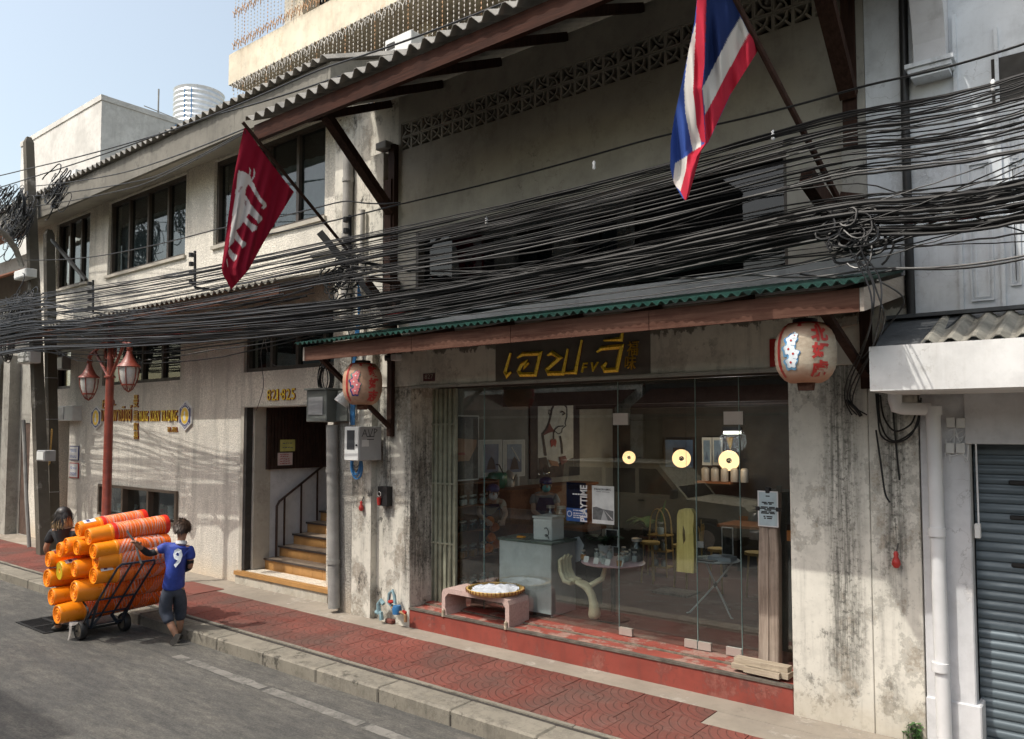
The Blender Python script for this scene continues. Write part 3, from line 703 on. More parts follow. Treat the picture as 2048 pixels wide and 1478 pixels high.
obj('sign_panel', MB().box(SGX0, SGX1, -.018, 0, 3.33, 3.93), simple('brown_grey_sign_panel', (.115, .10, .085), .7, .25, 4), T)
# upper wall
UW = .05
bx0 = px_(802, 260, UW); nblk = 30; bl = .1925
WX0, WX1 = px_(832, 600, UW), px_(1576, 500, UW); WZ0 = ZY(832, 630, UW); WZ1 = ZY(1576, 300, UW)
BZ0, BZ1 = 6.585, 6.585 + 2 * .197
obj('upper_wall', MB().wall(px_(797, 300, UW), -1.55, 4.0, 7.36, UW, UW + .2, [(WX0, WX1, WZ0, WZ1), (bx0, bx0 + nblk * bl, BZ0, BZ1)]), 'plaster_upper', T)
obj('side_wall_strip', MB().box(-9.3, px_(797, 300, UW) - .012, .12, .3, 3.9, 7.42), 'plaster_dirty', T)
obj('corner_pilaster', MB().box(-1.97, -1.76, .0, UW, 4.0, 7.3), 'plaster_grey', T)
obj('concrete_sill', MB().box(WX0 - .04, -1.5, -.03, UW + .06, 4.02, WZ0 - .003), 'concrete', T)
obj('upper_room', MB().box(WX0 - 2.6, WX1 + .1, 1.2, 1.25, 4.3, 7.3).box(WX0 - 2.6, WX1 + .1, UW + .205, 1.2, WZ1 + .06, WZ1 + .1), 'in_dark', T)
# breeze blocks
s_ = bl / 2
mb = MB(); e = .016
mb.box(-s_ + .002, s_ - .002, 0, .09, -.0965, -.0965 + e).box(-s_ + .002, s_ - .002, 0, .09, .0965 - e, .0965).box(-s_ + .002, -s_ + e, 0.001, .089, -.0965 + e, .0965 - e).box(s_ - e, s_ - .002, .001, .089, -.0965 + e, .0965 - e)
for q in range(4):
    a0, a1 = radians(90 * q / 4), radians(90 * (q + 1) / 4); R1, R2 = .118, .134
    c0 = (-s_ + .008, -.088)
    P = [(c0[0] + R * cos(a), c0[1] + R * sin(a)) for R, a in ((R1, a0), (R2, a0), (R2, a1), (R1, a1))]
    mb.xz(P, .006, .075)
mb.xz([(-s_ + .015, -.074), (-s_ + .03, -.086), (-.01, -.028), (-.026, -.014)], .004, .074)
mb.xz([(s_ - .03, .084), (s_ - .012, .072), (.02, .012), (.004, .026)], .004, .074)
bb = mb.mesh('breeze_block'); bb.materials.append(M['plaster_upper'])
vent = obj('vent_band', MB().box(bx0, bx0 + nblk * bl, UW + .19, UW + .2, BZ0, BZ1), 'in_dark', T)
for r in range(2):
    for c in range(nblk):
        inst('breeze_block', bb, vent, (bx0 + (c + .5) * bl, UW + .012, BZ0 + .0985 + r * .197), (0, radians(90 * ((c % 2) + 2 * r if (c // 2) % 1 == 0 else 0)) + (pi / 2 if (c % 2) == (r % 2) else 0), 0))
# upper window: big dark panes with thin glass joints
upw = obj('window', MB().box(WX0, WX0 + .05, UW - .01, UW + .15, WZ0, WZ1).box(WX0 + .05, WX1, UW + .0, UW + .15, WZ1 - .05, WZ1).box(WX1 - .03, WX1, UW + .001, UW + .15, WZ0, WZ1 - .05).box(WX0 + .05, WX1 - .03, UW + .03, UW + .15, WZ0, WZ0 + .02), 'dark_frame', T)
xs = [WX0 + .05, px_(918, 600, .15), px_(1183, 560, .15), px_(1445, 520, .15), WX1 - .03]
for a, b in zip(xs, xs[1:]): obj('pane', MB().box(a + .004, b - .004, UW + .1, UW + .11, WZ0 + .021, WZ1 - .051), 'dark_win_glass', upw)
# timber eaves
RY = -1.85; RX_0, RX_1 = XY(508, 265, RY), -1.42; rz0, rz1 = ZY(510, 281, RY), ZY(510, 250, RY)
obj('roof', corrug(RX_0 - .06, RX_1, (RY - .09, rz1 + .045), (1.2, 8.0), .205, .042), 'grey_roof', T)
obj('eaves_beam', MB().box(RX_0, RX_1, RY, RY + .06, rz0, rz1), 'beam_wood', T)
rm = MB().bar((0, RY + .06 - UW, rz1 - .06 - 7.32), (0, 0, 0), .05, .10).mesh('rafter'); rm.materials.append(M['brace_wood'])
for i in range(7): inst('rafter', rm, T, (RX_0 + .4 + i * 1.0, UW, 7.32))
for i, (px0, py0, px1, py1) in enumerate(((785, 425, 655, 232), (1700, 195, 1620, 0))):
    a = onY(px0, py0, 0); X = a.x; b = Vector((X, -1.15, 6.74))
    br = obj('brace', MB().bar((X, -.03, a.z), b, .10, .14, up=(1, 0, 0)), 'brace_wood', T)
    obj('wall_block', MB().box(X - .06, X + .06, -.03, UW, a.z - .45, a.z + .95), 'brace_wood', br)
obj('timber_post', MB().box(px_(773, 500), px_(786, 500), -.05, .12, 4.15, 6.2), 'brace_wood', T)
# red step
fz = .40
obj('front_step', MB().box(X820 + .0, RX0 - .002, .0, .5, .1, fz - .012, .006), 'red_step', T)
obj('step_edge', MB().box(X820, RX0 - .004, -.012, .05, fz - .020, fz + .004), simple('worn_step_edge', (.10, .085, .07), .9, .5, 9), T)
obj('step_tread', MB().box(X820, RX0 - .004, .052, .27, fz - .02, fz - .002).box(X820, RX0 - .004, .31, .52, fz - .02, fz + .022), 'red_tread', T)
obj('step_groove', MB().box(X820, RX0 - .004, .27, .31, fz - .02, fz + .012), simple('worn_step_edge2', (.16, .13, .10), .9, .5, 9), T)
# glass front
GY, GZ0, GZ1 = .48, .425, 3.30
gx_ = lambda p: XY(p, 1050, GY)
vx = [gx_(p) for p in (880, 968, 1237, 1393, 1481)] + [RX0 + .02]
dz = ZY(1393, 840, GY)
front = obj('glass_front', MB().box(vx[0], vx[-1], GY - .02, GY + .03, GZ1 - .005, GZ1 + .03).box(vx[-1] - .03, vx[-1] + .0, GY - .02, GY + .03, GZ0, GZ1 - .006), 'dark_frame', T)
def pane(a, b, z0, z1): obj('pane', MB().box(a + .003, b - .003, GY, GY + .010, z0, z1), 'glass', front)
pane(vx[0], vx[1], GZ0, GZ1 - .007); pane(vx[1], vx[2], GZ0, GZ1 - .007); pane(vx[4], vx[5] - .03, GZ0, GZ1 - .007)
pane(vx[2], vx[4], dz + .006, GZ1 - .007)
for a, b in ((vx[2], vx[3]), (vx[3], vx[4])):
    dr = obj('glass_door', MB().box(a + .005, b - .005, GY, GY + .010, GZ0 + .008, dz), 'glass', T)
    for q in (a, b):
        k = .17 if (q != vx[3]) else .15
        if q == vx[3] or True:
            x0 = q + .006 if q == a else q - k; obj('patch_fitting', MB().box(x0, x0 + k - .006, GY - .014, GY + .024, GZ0 + .008, GZ0 + .09), 'steel', dr)
for p in ((1227, 826, 1257, 846), (1448, 822, 1487, 843)):
    a = onY(p[0], p[1], GY); b = onY(p[2], p[3], GY); obj('patch_fitting', MB().box(a.x, b.x, GY - .014, GY + .024, dz - .05, dz + .085), 'steel', front)
simple('pale_green_glass_edge', (.25, .36, .34), .2)
for x in vx[1:5]: obj('glass_edge', MB().box(x - .0025, x + .0025, GY - .003, GY + .013, GZ0, GZ1 - .008), MATS['pale_green_glass_edge'], front)
# folded gate at the side of the glazing
gg0, gg1 = XY(857, 1000, .46), XY(908, 1000, .40)
fg = obj('folding_gate', MB().box(gg0, gg1, .47, .475, .40, GZ1), 'in_dark', T)
sm = MB().box(-.016, .016, -.02, .02, 0, GZ1 - .41).mesh('gate_slat'); sm.materials.append(M['gate_green'])
n = 13
for i in range(n): inst('gate_slat', sm, fg, (gg0 + .02 + (gg1 - gg0 - .02) * i / (n - 1), .43 + .025 * (i % 2), .405))
obj('gate_rail', MB().box(gg0 + .02, gg1, .405, .412, 1.2, 1.225).box(gg0 + .02, gg1, .405, .412, 2.0, 2.025).box(gg0 + .02, gg1, .405, .412, 2.8, 2.825), 'gate_green', fg)
# shop room
ix0, ix1, iy1, iz1 = -7.72, -1.5, 5.5, 3.5
obj('shop_floor', MB().box(ix0, ix1, .525, iy1, .3, .42), 'in_floor', T)
obj('shop_wall', MB().box(ix0 - .1, ix0, .5, iy1, .3, iz1), 'in_wall', T)
obj('shop_back_wall', MB().box(ix1, ix1 + .08, .5, iy1, .3, iz1).box(ix0 - .1, ix1 + .08, iy1, iy1 + .1, .3, iz1), 'in_back', T)
obj('shop_ceiling', MB().box(ix0 - .1, ix1 + .08, .41, iy1 + .1, iz1, iz1 + .1), 'in_dark', T)
obj('ceiling_beam', MB().box(ix0, ix1, 2.2, 2.35, 3.1, 3.49).box(ix0, ix1, 4.2, 4.35, 3.1, 3.49), 'in_dark', T)

# ---------------------------------------------------------------- green awning over the shop front
T = thing('awning', 'green corrugated awning on weathered timber above the cafe glass front', 'awning', (-4.8, 0, 3.6))
ax0, ax1, ay, az = -8.0, -1.5, -1.35, 3.80
obj('awning_sheet', corrug(ax0 - .07, ax1 + .06, (ay - .1, az - .002), (-.035, 4.10), .088, .017, thick=.006), 'green_roof', T)
cuts = [ax0, -6.1, -4.72, -3.2, ax1]
for a, b in zip(cuts, cuts[1:]): obj('fascia_board', MB().box(a + .003, b - .003, ay, ay + .03, az - .205, az - .035), 'fascia_wood', T)
obj('end_board', MB().yz([(ay, az - .205), (ay, az - .035), (-.02, 4.06), (-.02, 3.89)], ax1 + .001, ax1 + .03), 'end_wood', T)
obj('end_board', MB().yz([(ay, az - .205), (ay, az - .035), (-.02, 4.06), (-.02, 3.89)], ax0 - .03, ax0 - .001), 'end_wood', T)
rm = MB().bar((0, ay + .05, az - .10 - 4.0), (0, 0, 0), .045, .08).mesh('rafter'); rm.materials.append(M['brace_wood'])
for i in range(7): inst('rafter', rm, T, (ax0 + .3 + i * .98, -.02, 4.0))
for p in ((715, 700), (1735, 690)):
    X = XY(p[0], p[1], 0.) if p[0] > 1000 else -8.1 + .25
    b = obj('bracket', MB().bar((X, -.02, 3.2 if p[0] > 1000 else 2.75), (X, ay + .12, az - .16), .045, .07, up=(1, 0, 0)), 'brace_wood', T)
    obj('bracket_post', MB().box(X - .045, X + .045, -.075, -.013, 3.1 if p[0] > 1000 else 2.65, 3.85), 'brace_wood', b)

# ================================================================ white neighbour on the right
T = thing('white_shophouse', 'white painted shophouse with roller shutter and deep canopy', 'building', (.6, 0, .15))
nx0 = RX2 + .012
obj('white_pillar', MB().box(nx0, -1.035, .0, .5, .1, 3.4, .01).box(nx0 - .002, -1.0, -.02, .2, .08, .55, .01), 'white_wall', T)
obj('shutter_header', MB().box(-1.06, 4, -.03, .3, 2.63, 3.2, .006), 'white_wall', T)
sh = obj('roller_shutter', MB().box(-1.1, 4, .22, .23, .12, 2.7), 'in_dark', T)
sp = [(.0, 0), (-.012, .006), (-.018, .03), (-.010, .055), (-.004, .062), (-.004, .074), (.0, .078)]
mb = MB(); vs = []
for x in (-1.06, 4):
    vs += [(x, y, z) for y, z in sp]
k = len(sp); mb.add(vs, [(i, k + i, k + i + 1, i + 1) for i in range(k - 1)], True)
sme = mb.mesh('shutter_slat'); sme.materials.append(M['shutter'])
for i in range(31): inst('shutter_slat', sme, sh, (0, .205, .26 + i * .0785))
obj('bottom_rail', MB().box(-1.06, 4, .18, .22, .13, .258), 'shutter', sh)
for i, z in enumerate((2.32, 2.04, 1.66)): obj('vent_slot', MB().box(-.79, -.58, .17, .19, z - .018, z + .018, .008), 'shutter_hole', sh)
obj('shutter_guide', MB().box(-1.06, -1.035, .12, .24, .1, 2.63), 'white_wall', T)
cy = -1.0
can = obj('canopy', MB().box(-1.53, 4.5, cy, -.0305, 3.035, 3.10).box(-1.53, 4.5, cy, cy + .12, 3.10, 3.37), 'canopy_white', T)
obj('canopy_flashing', MB().add([(-1.53, cy + .12, 3.352), (-1.18, cy + .12, 3.352), (-1.05, -.05, 3.68), (-1.62, -.05, 3.68), (-1.53, cy + .12, 3.10), (-1.18, cy + .12, 3.10), (-1.05, -.05, 3.2), (-1.62, -.05, 3.2)], [(0, 1, 2, 3), (0, 3, 7, 4), (1, 5, 6, 2), (2, 6, 7, 3)]), 'flash', can)
obj('canopy_sheet', corrug(-1.2, 4.5, (cy + .13, 3.385), (-.06, 3.66), .15, .026), 'old_roof', can)
obj('sheet_flashing', MB().box(-1.6, 4.5, -.14, -.03, 3.68, 3.71), 'flash', can)
obj('upper_wall', MB().box(-1.755, 4.5, .0, .3, 3.42, 9.5), 'white_blue', T)
# shallow panelled shutters, pilaster, arch and its capital
def px2(p): a = onY(p[0], p[1], 0.); return (a.x, a.z)
mb = MB()
def raised(z, y0=-.02): mb.xz([px2(q) for q in z], y0, .0)
obj('wall_pilaster', MB().box(XY(1918, 500), XY(1926, 500), -.03, .0, 3.72, 6.2).box(XY(2002, 500), XY(2010, 500), -.03, .0, 3.72, 6.0), 'white_blue', T)
mbp = MB()
for (x0, y0, x1, y1) in ((2014, 330, 2045, 570), (2014, 236, 2045, 322), (1935, 330, 1990, 600)):
    a = onY(x0, y0, 0); b = onY(x1, y1, 0); t = .012
    for k, d in ((0, .02), (.03, .012)):
        mbp.box(a.x + k, b.x - k, -d, -.0, a.z - k - t, a.z - k).box(a.x + k, b.x - k, -d, 0, b.z + k, b.z + k + t).box(a.x + k, a.x + k + t, -d + .001, 0, b.z + k + t, a.z - k - t).box(b.x - k - t, b.x - k, -d + .001, 0, b.z + k + t, a.z - k - t)
obj('panel_moulding', mbp, 'white_blue', T)
cp = onY(1866, 150, 0); bx0_, bx1_ = cp.x - .115, cp.x + .125; zb = cp.z + .06; poly = []
for i in range(13): a = radians(89 * i / 12); poly.append((-.16 - 1.35 * (1 - cos(a)), zb + 1.25 * sin(a)))
poly += [(-1.51, zb + 1.6), (-.001, zb + 1.6), (-.001, zb)]
obj('arch_bracket', MB().yz(poly, bx0_, bx1_), 'white_wall', T)
mbp = MB()
for k in range(3): mbp.box(bx0_ - .02 - .02 * k, bx1_ + .02 + .02 * k, -.18 - .02 * k, -.001, cp.z + k * .04 - .06, cp.z + k * .04 - .025)
mbp.box(bx0_ - .005, bx1_ + .005, -.165, -.001, cp.z - .025, cp.z + .058)
obj('capital', mbp, 'white_blue', T)
obj('balcony_slab', MB().box(-1.5, -.95, -1.55, -.001, zb + 1.602, zb + 1.8), 'white_wall', T)
wv = onY(1982, 120, 0); wv2 = onY(2100, 185, 0)
obj('dark_opening', MB().box(wv.x, wv2.x, -.006, -.001, wv2.z, wv.z), 'in_dark', T)
one('black_standpipe', MB().tube([(-1.425, -.045, 3.72), (-1.43, -.045, 5.2), (-1.41, -.045, 9)], .035, 10), 'iron', 'black vertical pipe in the joint beside the bluish white wall', 'pipe')

# ================================================================ what stands behind and to the left
T = thing('water_tower_block', 'plain white rendered block with water-stained parapet rising behind the roofs', 'building', (-35, 6, 0))
a = onY(204, 189, 6); b = onY(43, 281, 6)
obj('block_wall', MB().box(b.x, a.x, 6, 22, 0, a.z - .22), 'white_far', T)
obj('parapet', MB().box(b.x - .03, a.x + .03, 5.96, 6.2, a.z - .219, a.z).box(a.x - .2, a.x + .03, 6.2, 12, a.z - .219, a.z - .01).box(a.x - .2, a.x + .03, 12, 22, a.z - .219, a.z + .25), 'white_far', T)
obj('chimney_pipe', MB().cyl((a.x + .08, 9.0, 4), (a.x + .08, 9.0, a.z - .3), .05), 'cable_blue', T)
one('antenna_mast', MB().tube([(a.x - .1, 8.3, a.z - .25), (a.x - .1, 8.3, a.z + 1.05)], .035, 6).bar((a.x - .1, 7.7, a.z + .14), (a.x - .1, 9.3, a.z + .02), .03), 'grey_pipe', 'thin grey mast on the white block parapet corner', 'mast')
q = onY(398, 230, 14)
wt = thing('water_tank', 'round ribbed steel water tank standing on the far roof', 'tank', (q.x, 14, q.z - 2.2))
prof = [(0, 0)]; 
for i in range(13): prof += [(1.0, i * .22), (1.05, i * .22 + .11)]
r_ = (onY(425, 215, 14).x - onY(374, 215, 14).x) / 2; hT = onY(398, 190, 14).z - q.z + 2.4
prof = [(r * r_ / 1.05, z * hT / 2.9) for r, z in prof] + [(r_ * .5, hT + .06), (0, hT + .1)]
obj('tank_shell', MB().lathe(prof, (q.x, 14, q.z - 2.2), n=28), simple('tank_steel', (.62, .66, .70), .35, .1, 4, metal=.4), wt)
obj('tank_ladder', MB().bar((q.x + r_ * .5, 14 - r_ * .9, q.z - 2), (q.x + r_ * .5, 14 - r_ * .9, q.z + hT - 2.6), .04).bar((q.x + r_ * .75, 14 - r_ * .75, q.z - 2), (q.x + r_ * .75, 14 - r_ * .75, q.z + hT - 2.6), .04), 'cable_blue', wt)
def ac_unit(p0, p1, Y, lab):
    a = onY(*p0, Y); b = onY(*p1, Y); t = thing('air_conditioner', lab, 'air conditioner', ((a.x + b.x) / 2, Y, b.z), group='air conditioner outdoor units')
    obj('casing', MB().box(a.x, b.x, Y, Y + .5, b.z, a.z, .01), 'cab_white', t)
    mb = MB()
    for i in range(5): z = b.z + (a.z - b.z) * (i + .8) / 6.5; mb.box(a.x + .05, a.x + (b.x - a.x) * .38, Y - .012, Y, z, z + (a.z - b.z) * .07)
    obj('grille', mb, 'in_dark', t)
ac_unit((121, 352), (150, 372), 1.4, 'small grey outdoor unit on the old roof in front of white block')
ac_unit((770, 82), (822, 112), 1.8, 'white outdoor unit on the roof beneath the chain screens')
# beige block with chain screens
T = thing('beige_block', 'beige painted building with hanging chain screens across its balconies', 'building', (-8, 4, 8))
BY = 3.4
e0 = onY(458, 110, BY); e1 = onY(458, 170, BY)
obj('balcony_parapet', MB().box(e0.x, 8, BY, BY + .25, e1.z, e0.z).box(e0.x, e0.x + .25, BY + .25, 14, e1.z, e0.z).box(e0.x, 8, BY + .25, BY + 1.5, e1.z + .02, e1.z + .12), 'beige', T)
top2 = e0.z + 2.95
obj('balcony_parapet', MB().box(e0.x, 8, BY, BY + .25, top2, top2 + 1.0), 'beige', T)
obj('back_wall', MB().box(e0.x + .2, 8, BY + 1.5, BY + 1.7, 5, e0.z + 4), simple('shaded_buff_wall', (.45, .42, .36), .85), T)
mb = MB()
for i in range(9): x = e0.x + 1.2 + i * 2.3; mb.box(x, x + 1.3, BY + 1.46, BY + 1.5, e0.z + .35, e0.z + 2.3).box(x + .2, x + 1.3, BY + 1.46, BY + 1.5, e1.z - 2.2, e1.z - .4)
obj('window', mb, 'dark_glass', T)
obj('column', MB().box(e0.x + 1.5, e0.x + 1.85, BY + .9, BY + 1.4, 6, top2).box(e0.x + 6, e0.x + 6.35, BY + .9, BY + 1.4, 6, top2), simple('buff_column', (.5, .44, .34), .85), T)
def chains(z0, z1, name, dens=.14, x1=1.5):
    mb = MB(); mr = MB(); n = int((x1 - e0.x - .3) / dens)
    for i in range(n):
        x = e0.x + .32 + i * dens + random.uniform(-.012, .012); zz = z0 + random.uniform(0, .05)
        h = z1 - zz; k = max(2, int(h / .09)); y = BY - .03 + random.uniform(-.01, .01)
        tgt = mr if i % 7 == 3 else mb
        for j in range(k):
            za = zz + h * j / k; zb = zz + h * (j + .82) / k; r = .016
            tgt.add([(x, y, za), (x + r, y - r * .6, (za + zb) / 2), (x - r, y - r * .6, (za + zb) / 2), (x, y + r, (za + zb) / 2), (x, y, zb)], [(0, 1, 2), (0, 2, 3), (0, 3, 1), (4, 2, 1), (4, 3, 2), (4, 1, 3)])
    return mb, mr
cm = simple('grey_chain_links', (.42, .40, .37), .6, .25); rust = simple('rusty_chain_links', (.40, .24, .13), .75, .35)
for z0, z1 in ((e0.z, top2), (e1.z - 2.3, e1.z)):
    a, b = chains(z0, z1, 'c'); o = obj('chain_screen', a, cm, T, kind='stuff'); o = obj('rusty_chain_screen', b, rust, T, kind='stuff')
    mk = MB()
    for zc, amp in ((z0 + (.12 if z0 > e1.z else 1.0), .05), (z1 - .15, .05), (z0 + .95, .06)):
        for i in range(int(9.5 / .1)):
            x = e0.x + .3 + i * .105; z = zc + amp * sin(i * 2.1)
            for dx, dz_ in ((.07, .09), (-.07, .09), (.0, -.1)): mk.bar((x, BY - .05, z), (x + dx, BY - .06, z + dz_), .016)
    obj('chain_knot', mk, rust if z0 > e1.z else cm, T, kind='stuff')
# far-left houses beyond the poles
T = thing('far_shophouse', 'old shophouse with grey downpipe and brown timber door beyond the poles', 'building', (-24, .3, .15))
fx0 = lx(42, 900)
obj('far_wall', MB().wall(-34, -21.22, .1, 7.2, YL, YL + .3, [(lx(38, 1000), lx(60, 1000), .15, 2.9)]), 'plaster_grey', T)
obj('white_pier', MB().box(lx(24, 900), lx(37, 900), YL - .25, YL, .1, 4.6), 'plaster_grey', T)
obj('timber_door', MB().box(lx(38, 1000) + .01, lx(60, 1000) - .01, YL + .02, YL + .08, .15, 2.89), simple('brown_timber_door', (.10, .065, .05), .7, .3, 5), T)
obj('lean_to', MB().add([(-34, -1.3, 3.6), (lx(12, 700), -1.3, 3.6), (lx(20, 700), YL, 4.6), (-34, YL, 4.6)], [(0, 1, 2, 3)]), 'old_roof', T)
obj('far_roof', corrug(-34, -21.4, (-.7, 6.3), (2.5, 7.9), .2, .04), simple('rusty_brown_sheet', (.20, .085, .05), .8, .4), T)
one('street_downpipe', MB().cyl((lx(20, 800), YL - .35, .15), (lx(23, 800), YL - .35, 4.4), .09).box(lx(20, 800) - .12, lx(20, 800) + .12, YL - .47, YL - .23, 4.4, 4.65), 'grey_pipe', 'grey downpipe with hopper head beyond the leaning concrete pole', 'pipe')

# ================================================================ across the road (seen in the glass)
def opposite(x0, x1, h, mat, lab, fl):
    T = thing('opposite_shophouse', lab, 'building', ((x0 + x1) / 2, -11.6, .15), group='houses across the road')
    w_ = x1 - x0; holes = []
    for f in range(fl):
        for i in range(3): holes.append((x0 + w_ * (i + .18) / 3, x0 + w_ * (i + .82) / 3, 4.4 + f * 3.1, 5.9 + f * 3.1))
    door = (x0 + .4, x1 - .4, .15, 3.1)
    obj('house_wall', MB().wall(x0, x1, .0, h, -11.9, -11.6, holes + [door]), mat, T)
    obj('shop_shutter', MB().box(door[0], door[1], -11.88, -11.85, .15, 3.1), simple('rust_red_shutter', (.16, .06, .04), .6) if 'rust_red_shutter' not in MATS else MATS['rust_red_shutter'], T)
    for q in holes:
        f = obj('window', MB().box(q[0], q[1], -11.8, -11.76, q[2], q[2] + .06).box(q[0], q[1], -11.8, -11.76, q[3] - .06, q[3]).box((q[0] + q[1]) / 2 - .03, (q[0] + q[1]) / 2 + .03, -11.799, -11.761, q[2] + .06, q[3] - .06), 'dark_frame', T)
        obj('pane', MB().box(q[0], q[1], -11.85, -11.84, q[2], q[3]), 'dark_glass', f)
    obj('shop_awning', MB().add([(x0 + .2, -11.6, 3.9), (x1 - .2, -11.6, 3.9), (x1 - .2, -10.4, 3.35), (x0 + .2, -10.4, 3.35), (x0 + .2, -10.4, 3.15), (x1 - .2, -10.4, 3.15)], [(0, 1, 2, 3), (3, 2, 5, 4)]), 'fascia_wood', T)
    obj('house_roof', MB().box(x0, x1, -20, -11.4, h + .002, h + .15), 'in_dark', T)
    obj('house_body', MB().box(x0 + .02, x1 - .02, -20, -12.2, 0, h), 'in_dark', T)
struct('far_pavement', MB().box(-70, 25, -11.6, -9.6, -.02, .15), 'strip')
opposite(-34, -25, 8, 'plaster_grey', 'grey rendered house across the road', 1)
opposite(-24.9, -18, 7.8, 'beige', 'beige shophouse across the road beside the grey house', 1)
opposite(-17.9, -11, 11.4, 'plaster', 'stained pale shophouse across the road', 2)
opposite(-10.9, -4, 4.7, 'dark_front', 'low dark shopfront facing the cafe glass front', 0)
opposite(-3.9, 4, 4.6, 'dark_front', 'low dark shopfront facing the white building', 0)
opposite(4.1, 12, 4.7, 'plaster', 'last shophouse across the road past the white building', 0)
# ================================================================ signs on the walls
def wallmap(px, py, Y, ex=(1, 0, 0)):
    o = onY(px, py, Y)
    return lambda x, y, d: Vector((o.x + x, Y - d, o.z + y))
# gold Thai shop lettering, each stroke a ridged bar with red flanks
def stroke(path, w, y0, lip, top, k=1.):
    P = [Vector((p.x, p.z)) for p in path]; n = len(P); Lf, Rt, ww = [], [], []
    for i in range(n):
        d0 = (P[i] - P[i - 1]).normalized() if i else (P[1] - P[0]).normalized(); d1 = (P[i + 1] - P[i]).normalized() if i < n - 1 else d0
        nr = Vector((-(d0 + d1).y, (d0 + d1).x)); nr = nr.normalized() if nr.length > 1e-6 else Vector((-d0.y, d0.x))
        m = 1 / max(.55, nr.dot(Vector((-d0.y, d0.x))))
        t = w / 2 * m * (.45 if i in (0, n - 1) else 1); Lf.append(P[i] + nr * t); Rt.append(P[i] - nr * t)
    f3 = lambda q, y: Vector((q.x, y, q.y)); red = MB(); gold = MB()
    for i in range(n - 1):
        red.quad(f3(Lf[i], y0), f3(Lf[i + 1], y0), f3(Lf[i + 1], y0 - lip), f3(Lf[i], y0 - lip)); red.quad(f3(Rt[i + 1], y0), f3(Rt[i], y0), f3(Rt[i], y0 - lip), f3(Rt[i + 1], y0 - lip))
        gold.quad(f3(Lf[i], y0 - lip), f3(Lf[i + 1], y0 - lip), f3(P[i + 1], y0 - top), f3(P[i], y0 - top)); gold.quad(f3(P[i], y0 - top), f3(P[i + 1], y0 - top), f3(Rt[i + 1], y0 - lip), f3(Rt[i], y0 - lip))
    for j in (0, n - 1):
        red.quad(f3(Lf[j], y0), f3(Rt[j], y0), f3(Rt[j], y0 - lip), f3(Lf[j], y0 - lip)); gold.add([f3(Lf[j], y0 - lip), f3(Rt[j], y0 - lip), f3(P[j], y0 - top)], [(0, 1, 2)])
    return red, gold
S = thing('shop_sign', 'gold raised Thai lettering over the cafe glass, with two small characters beside it', 'sign', (-5, -.02, 3.4))
zz = lambda q: onY(800 + q[0] / 4.096, 620 + q[1] / 4.096, -.02)
LET = [[[(912, 352), (864, 508), (880, 540), (916, 508)]],
       [[(968, 392), (1008, 362), (1152, 356), (1112, 528), (992, 530), (974, 500), (1000, 445), (1035, 428), (1028, 466), (1062, 432)]],
       [[(1214, 372), (1250, 350), (1312, 392), (1206, 486), (1222, 520), (1338, 518), (1380, 318)], [(1338, 518), (1440, 510), (1494, 246)]],
       [[(1618, 345), (1656, 314), (1818, 300), (1778, 490), (1684, 496), (1668, 462), (1696, 428)], [(1676, 250), (1815, 240), (1832, 160)]]]
for L_ in LET:
    red, gold = MB(), MB()
    for pth in L_:
        r, g = stroke([zz(q) for q in pth], .052, -.0185, .012, .034); red.merge(r); gold.merge(g)
    lo = obj('letter', gold, 'gold', S); obj('letter_edge', red, 'gold_red', lo)
f = wallmap(800 + 1488 / 4.096, 620 + 512 / 4.096, -.0185)
for ch, dx in (('F', 0), ('V', .105)):
    f = wallmap(800 + 1488 / 4.096, 620 + 512 / 4.096, -.0185); g = lambda x, y, d, f=f, dx=dx: f(x + dx + y * .28, y, d)
    obj('small_letter', text_mb(ch, .105, g, .02, bold=.01), 'gold', S)
for ch, q in (('福', (1860, 378)), ('味', (1842, 492))):
    f = wallmap(800 + q[0] / 4.096, 620 + q[1] / 4.096, -.0185); obj('character', text_mb(ch, .155, lambda x, y, d, f=f: f(x + y * .12, y, d), .018, width=.13), 'gold_dark', S)
# trading house sign
S = thing('trading_sign', 'gold raised letters MUNG KORN TRADING with Thai name and upright characters', 'sign', (-15, YL, 2.9))
def line(txt, p0, p1, h, name, mat='gold', dep=.028, y=YL, bold=.012):
    a = onY(*p0, y); b = onY(*p1, y); sl = (b.z - a.z) / (b.x - a.x)
    return obj(name, text_mb(txt, h, lambda x, y_, d: Vector((a.x + x, y - d, a.z + y_ + 0 * x)), dep, width=b.x - a.x, bold=bold), mat, S, edge='gold_red')
x0 = 280.5
for wd, xa_, xb_ in (('MUNG', 281.2, 299), ('KORN', 302.5, 321.5), ('TRADING', 324.5, 357.5)):
    z0 = ZY(320, 842.5, YL); h = ZY(320, 821, YL) - z0; n = len(wd)
    a = XY(xa_, 832, YL); b = XY(xb_, 832, YL); wt = [(.5 if c == 'I' else 1) for c in wd]; cw = (b - a) / sum(wt); x = a
    for c, k in zip(wd, wt):
        obj('letter', text_mb(c, h, lambda u, v, d, x=x: Vector((x + u, YL - d, z0 + v)), .028, width=cw * k * .84, bold=.006), 'gold', S, edge='gold_red'); x += cw * k
z0 = ZY(240, 843, YL)
line('มังกรพาณิชย์', (204, 843), (265, 843), .34, 'thai_word', 'gold_dark', bold=.006)
line('หจก.', (207, 812), (233, 812), .13, 'thai_prefix', 'gold_dark')
line('จก. สกท.', (337, 864), (357, 864), .10, 'thai_suffix', 'gold_dark')
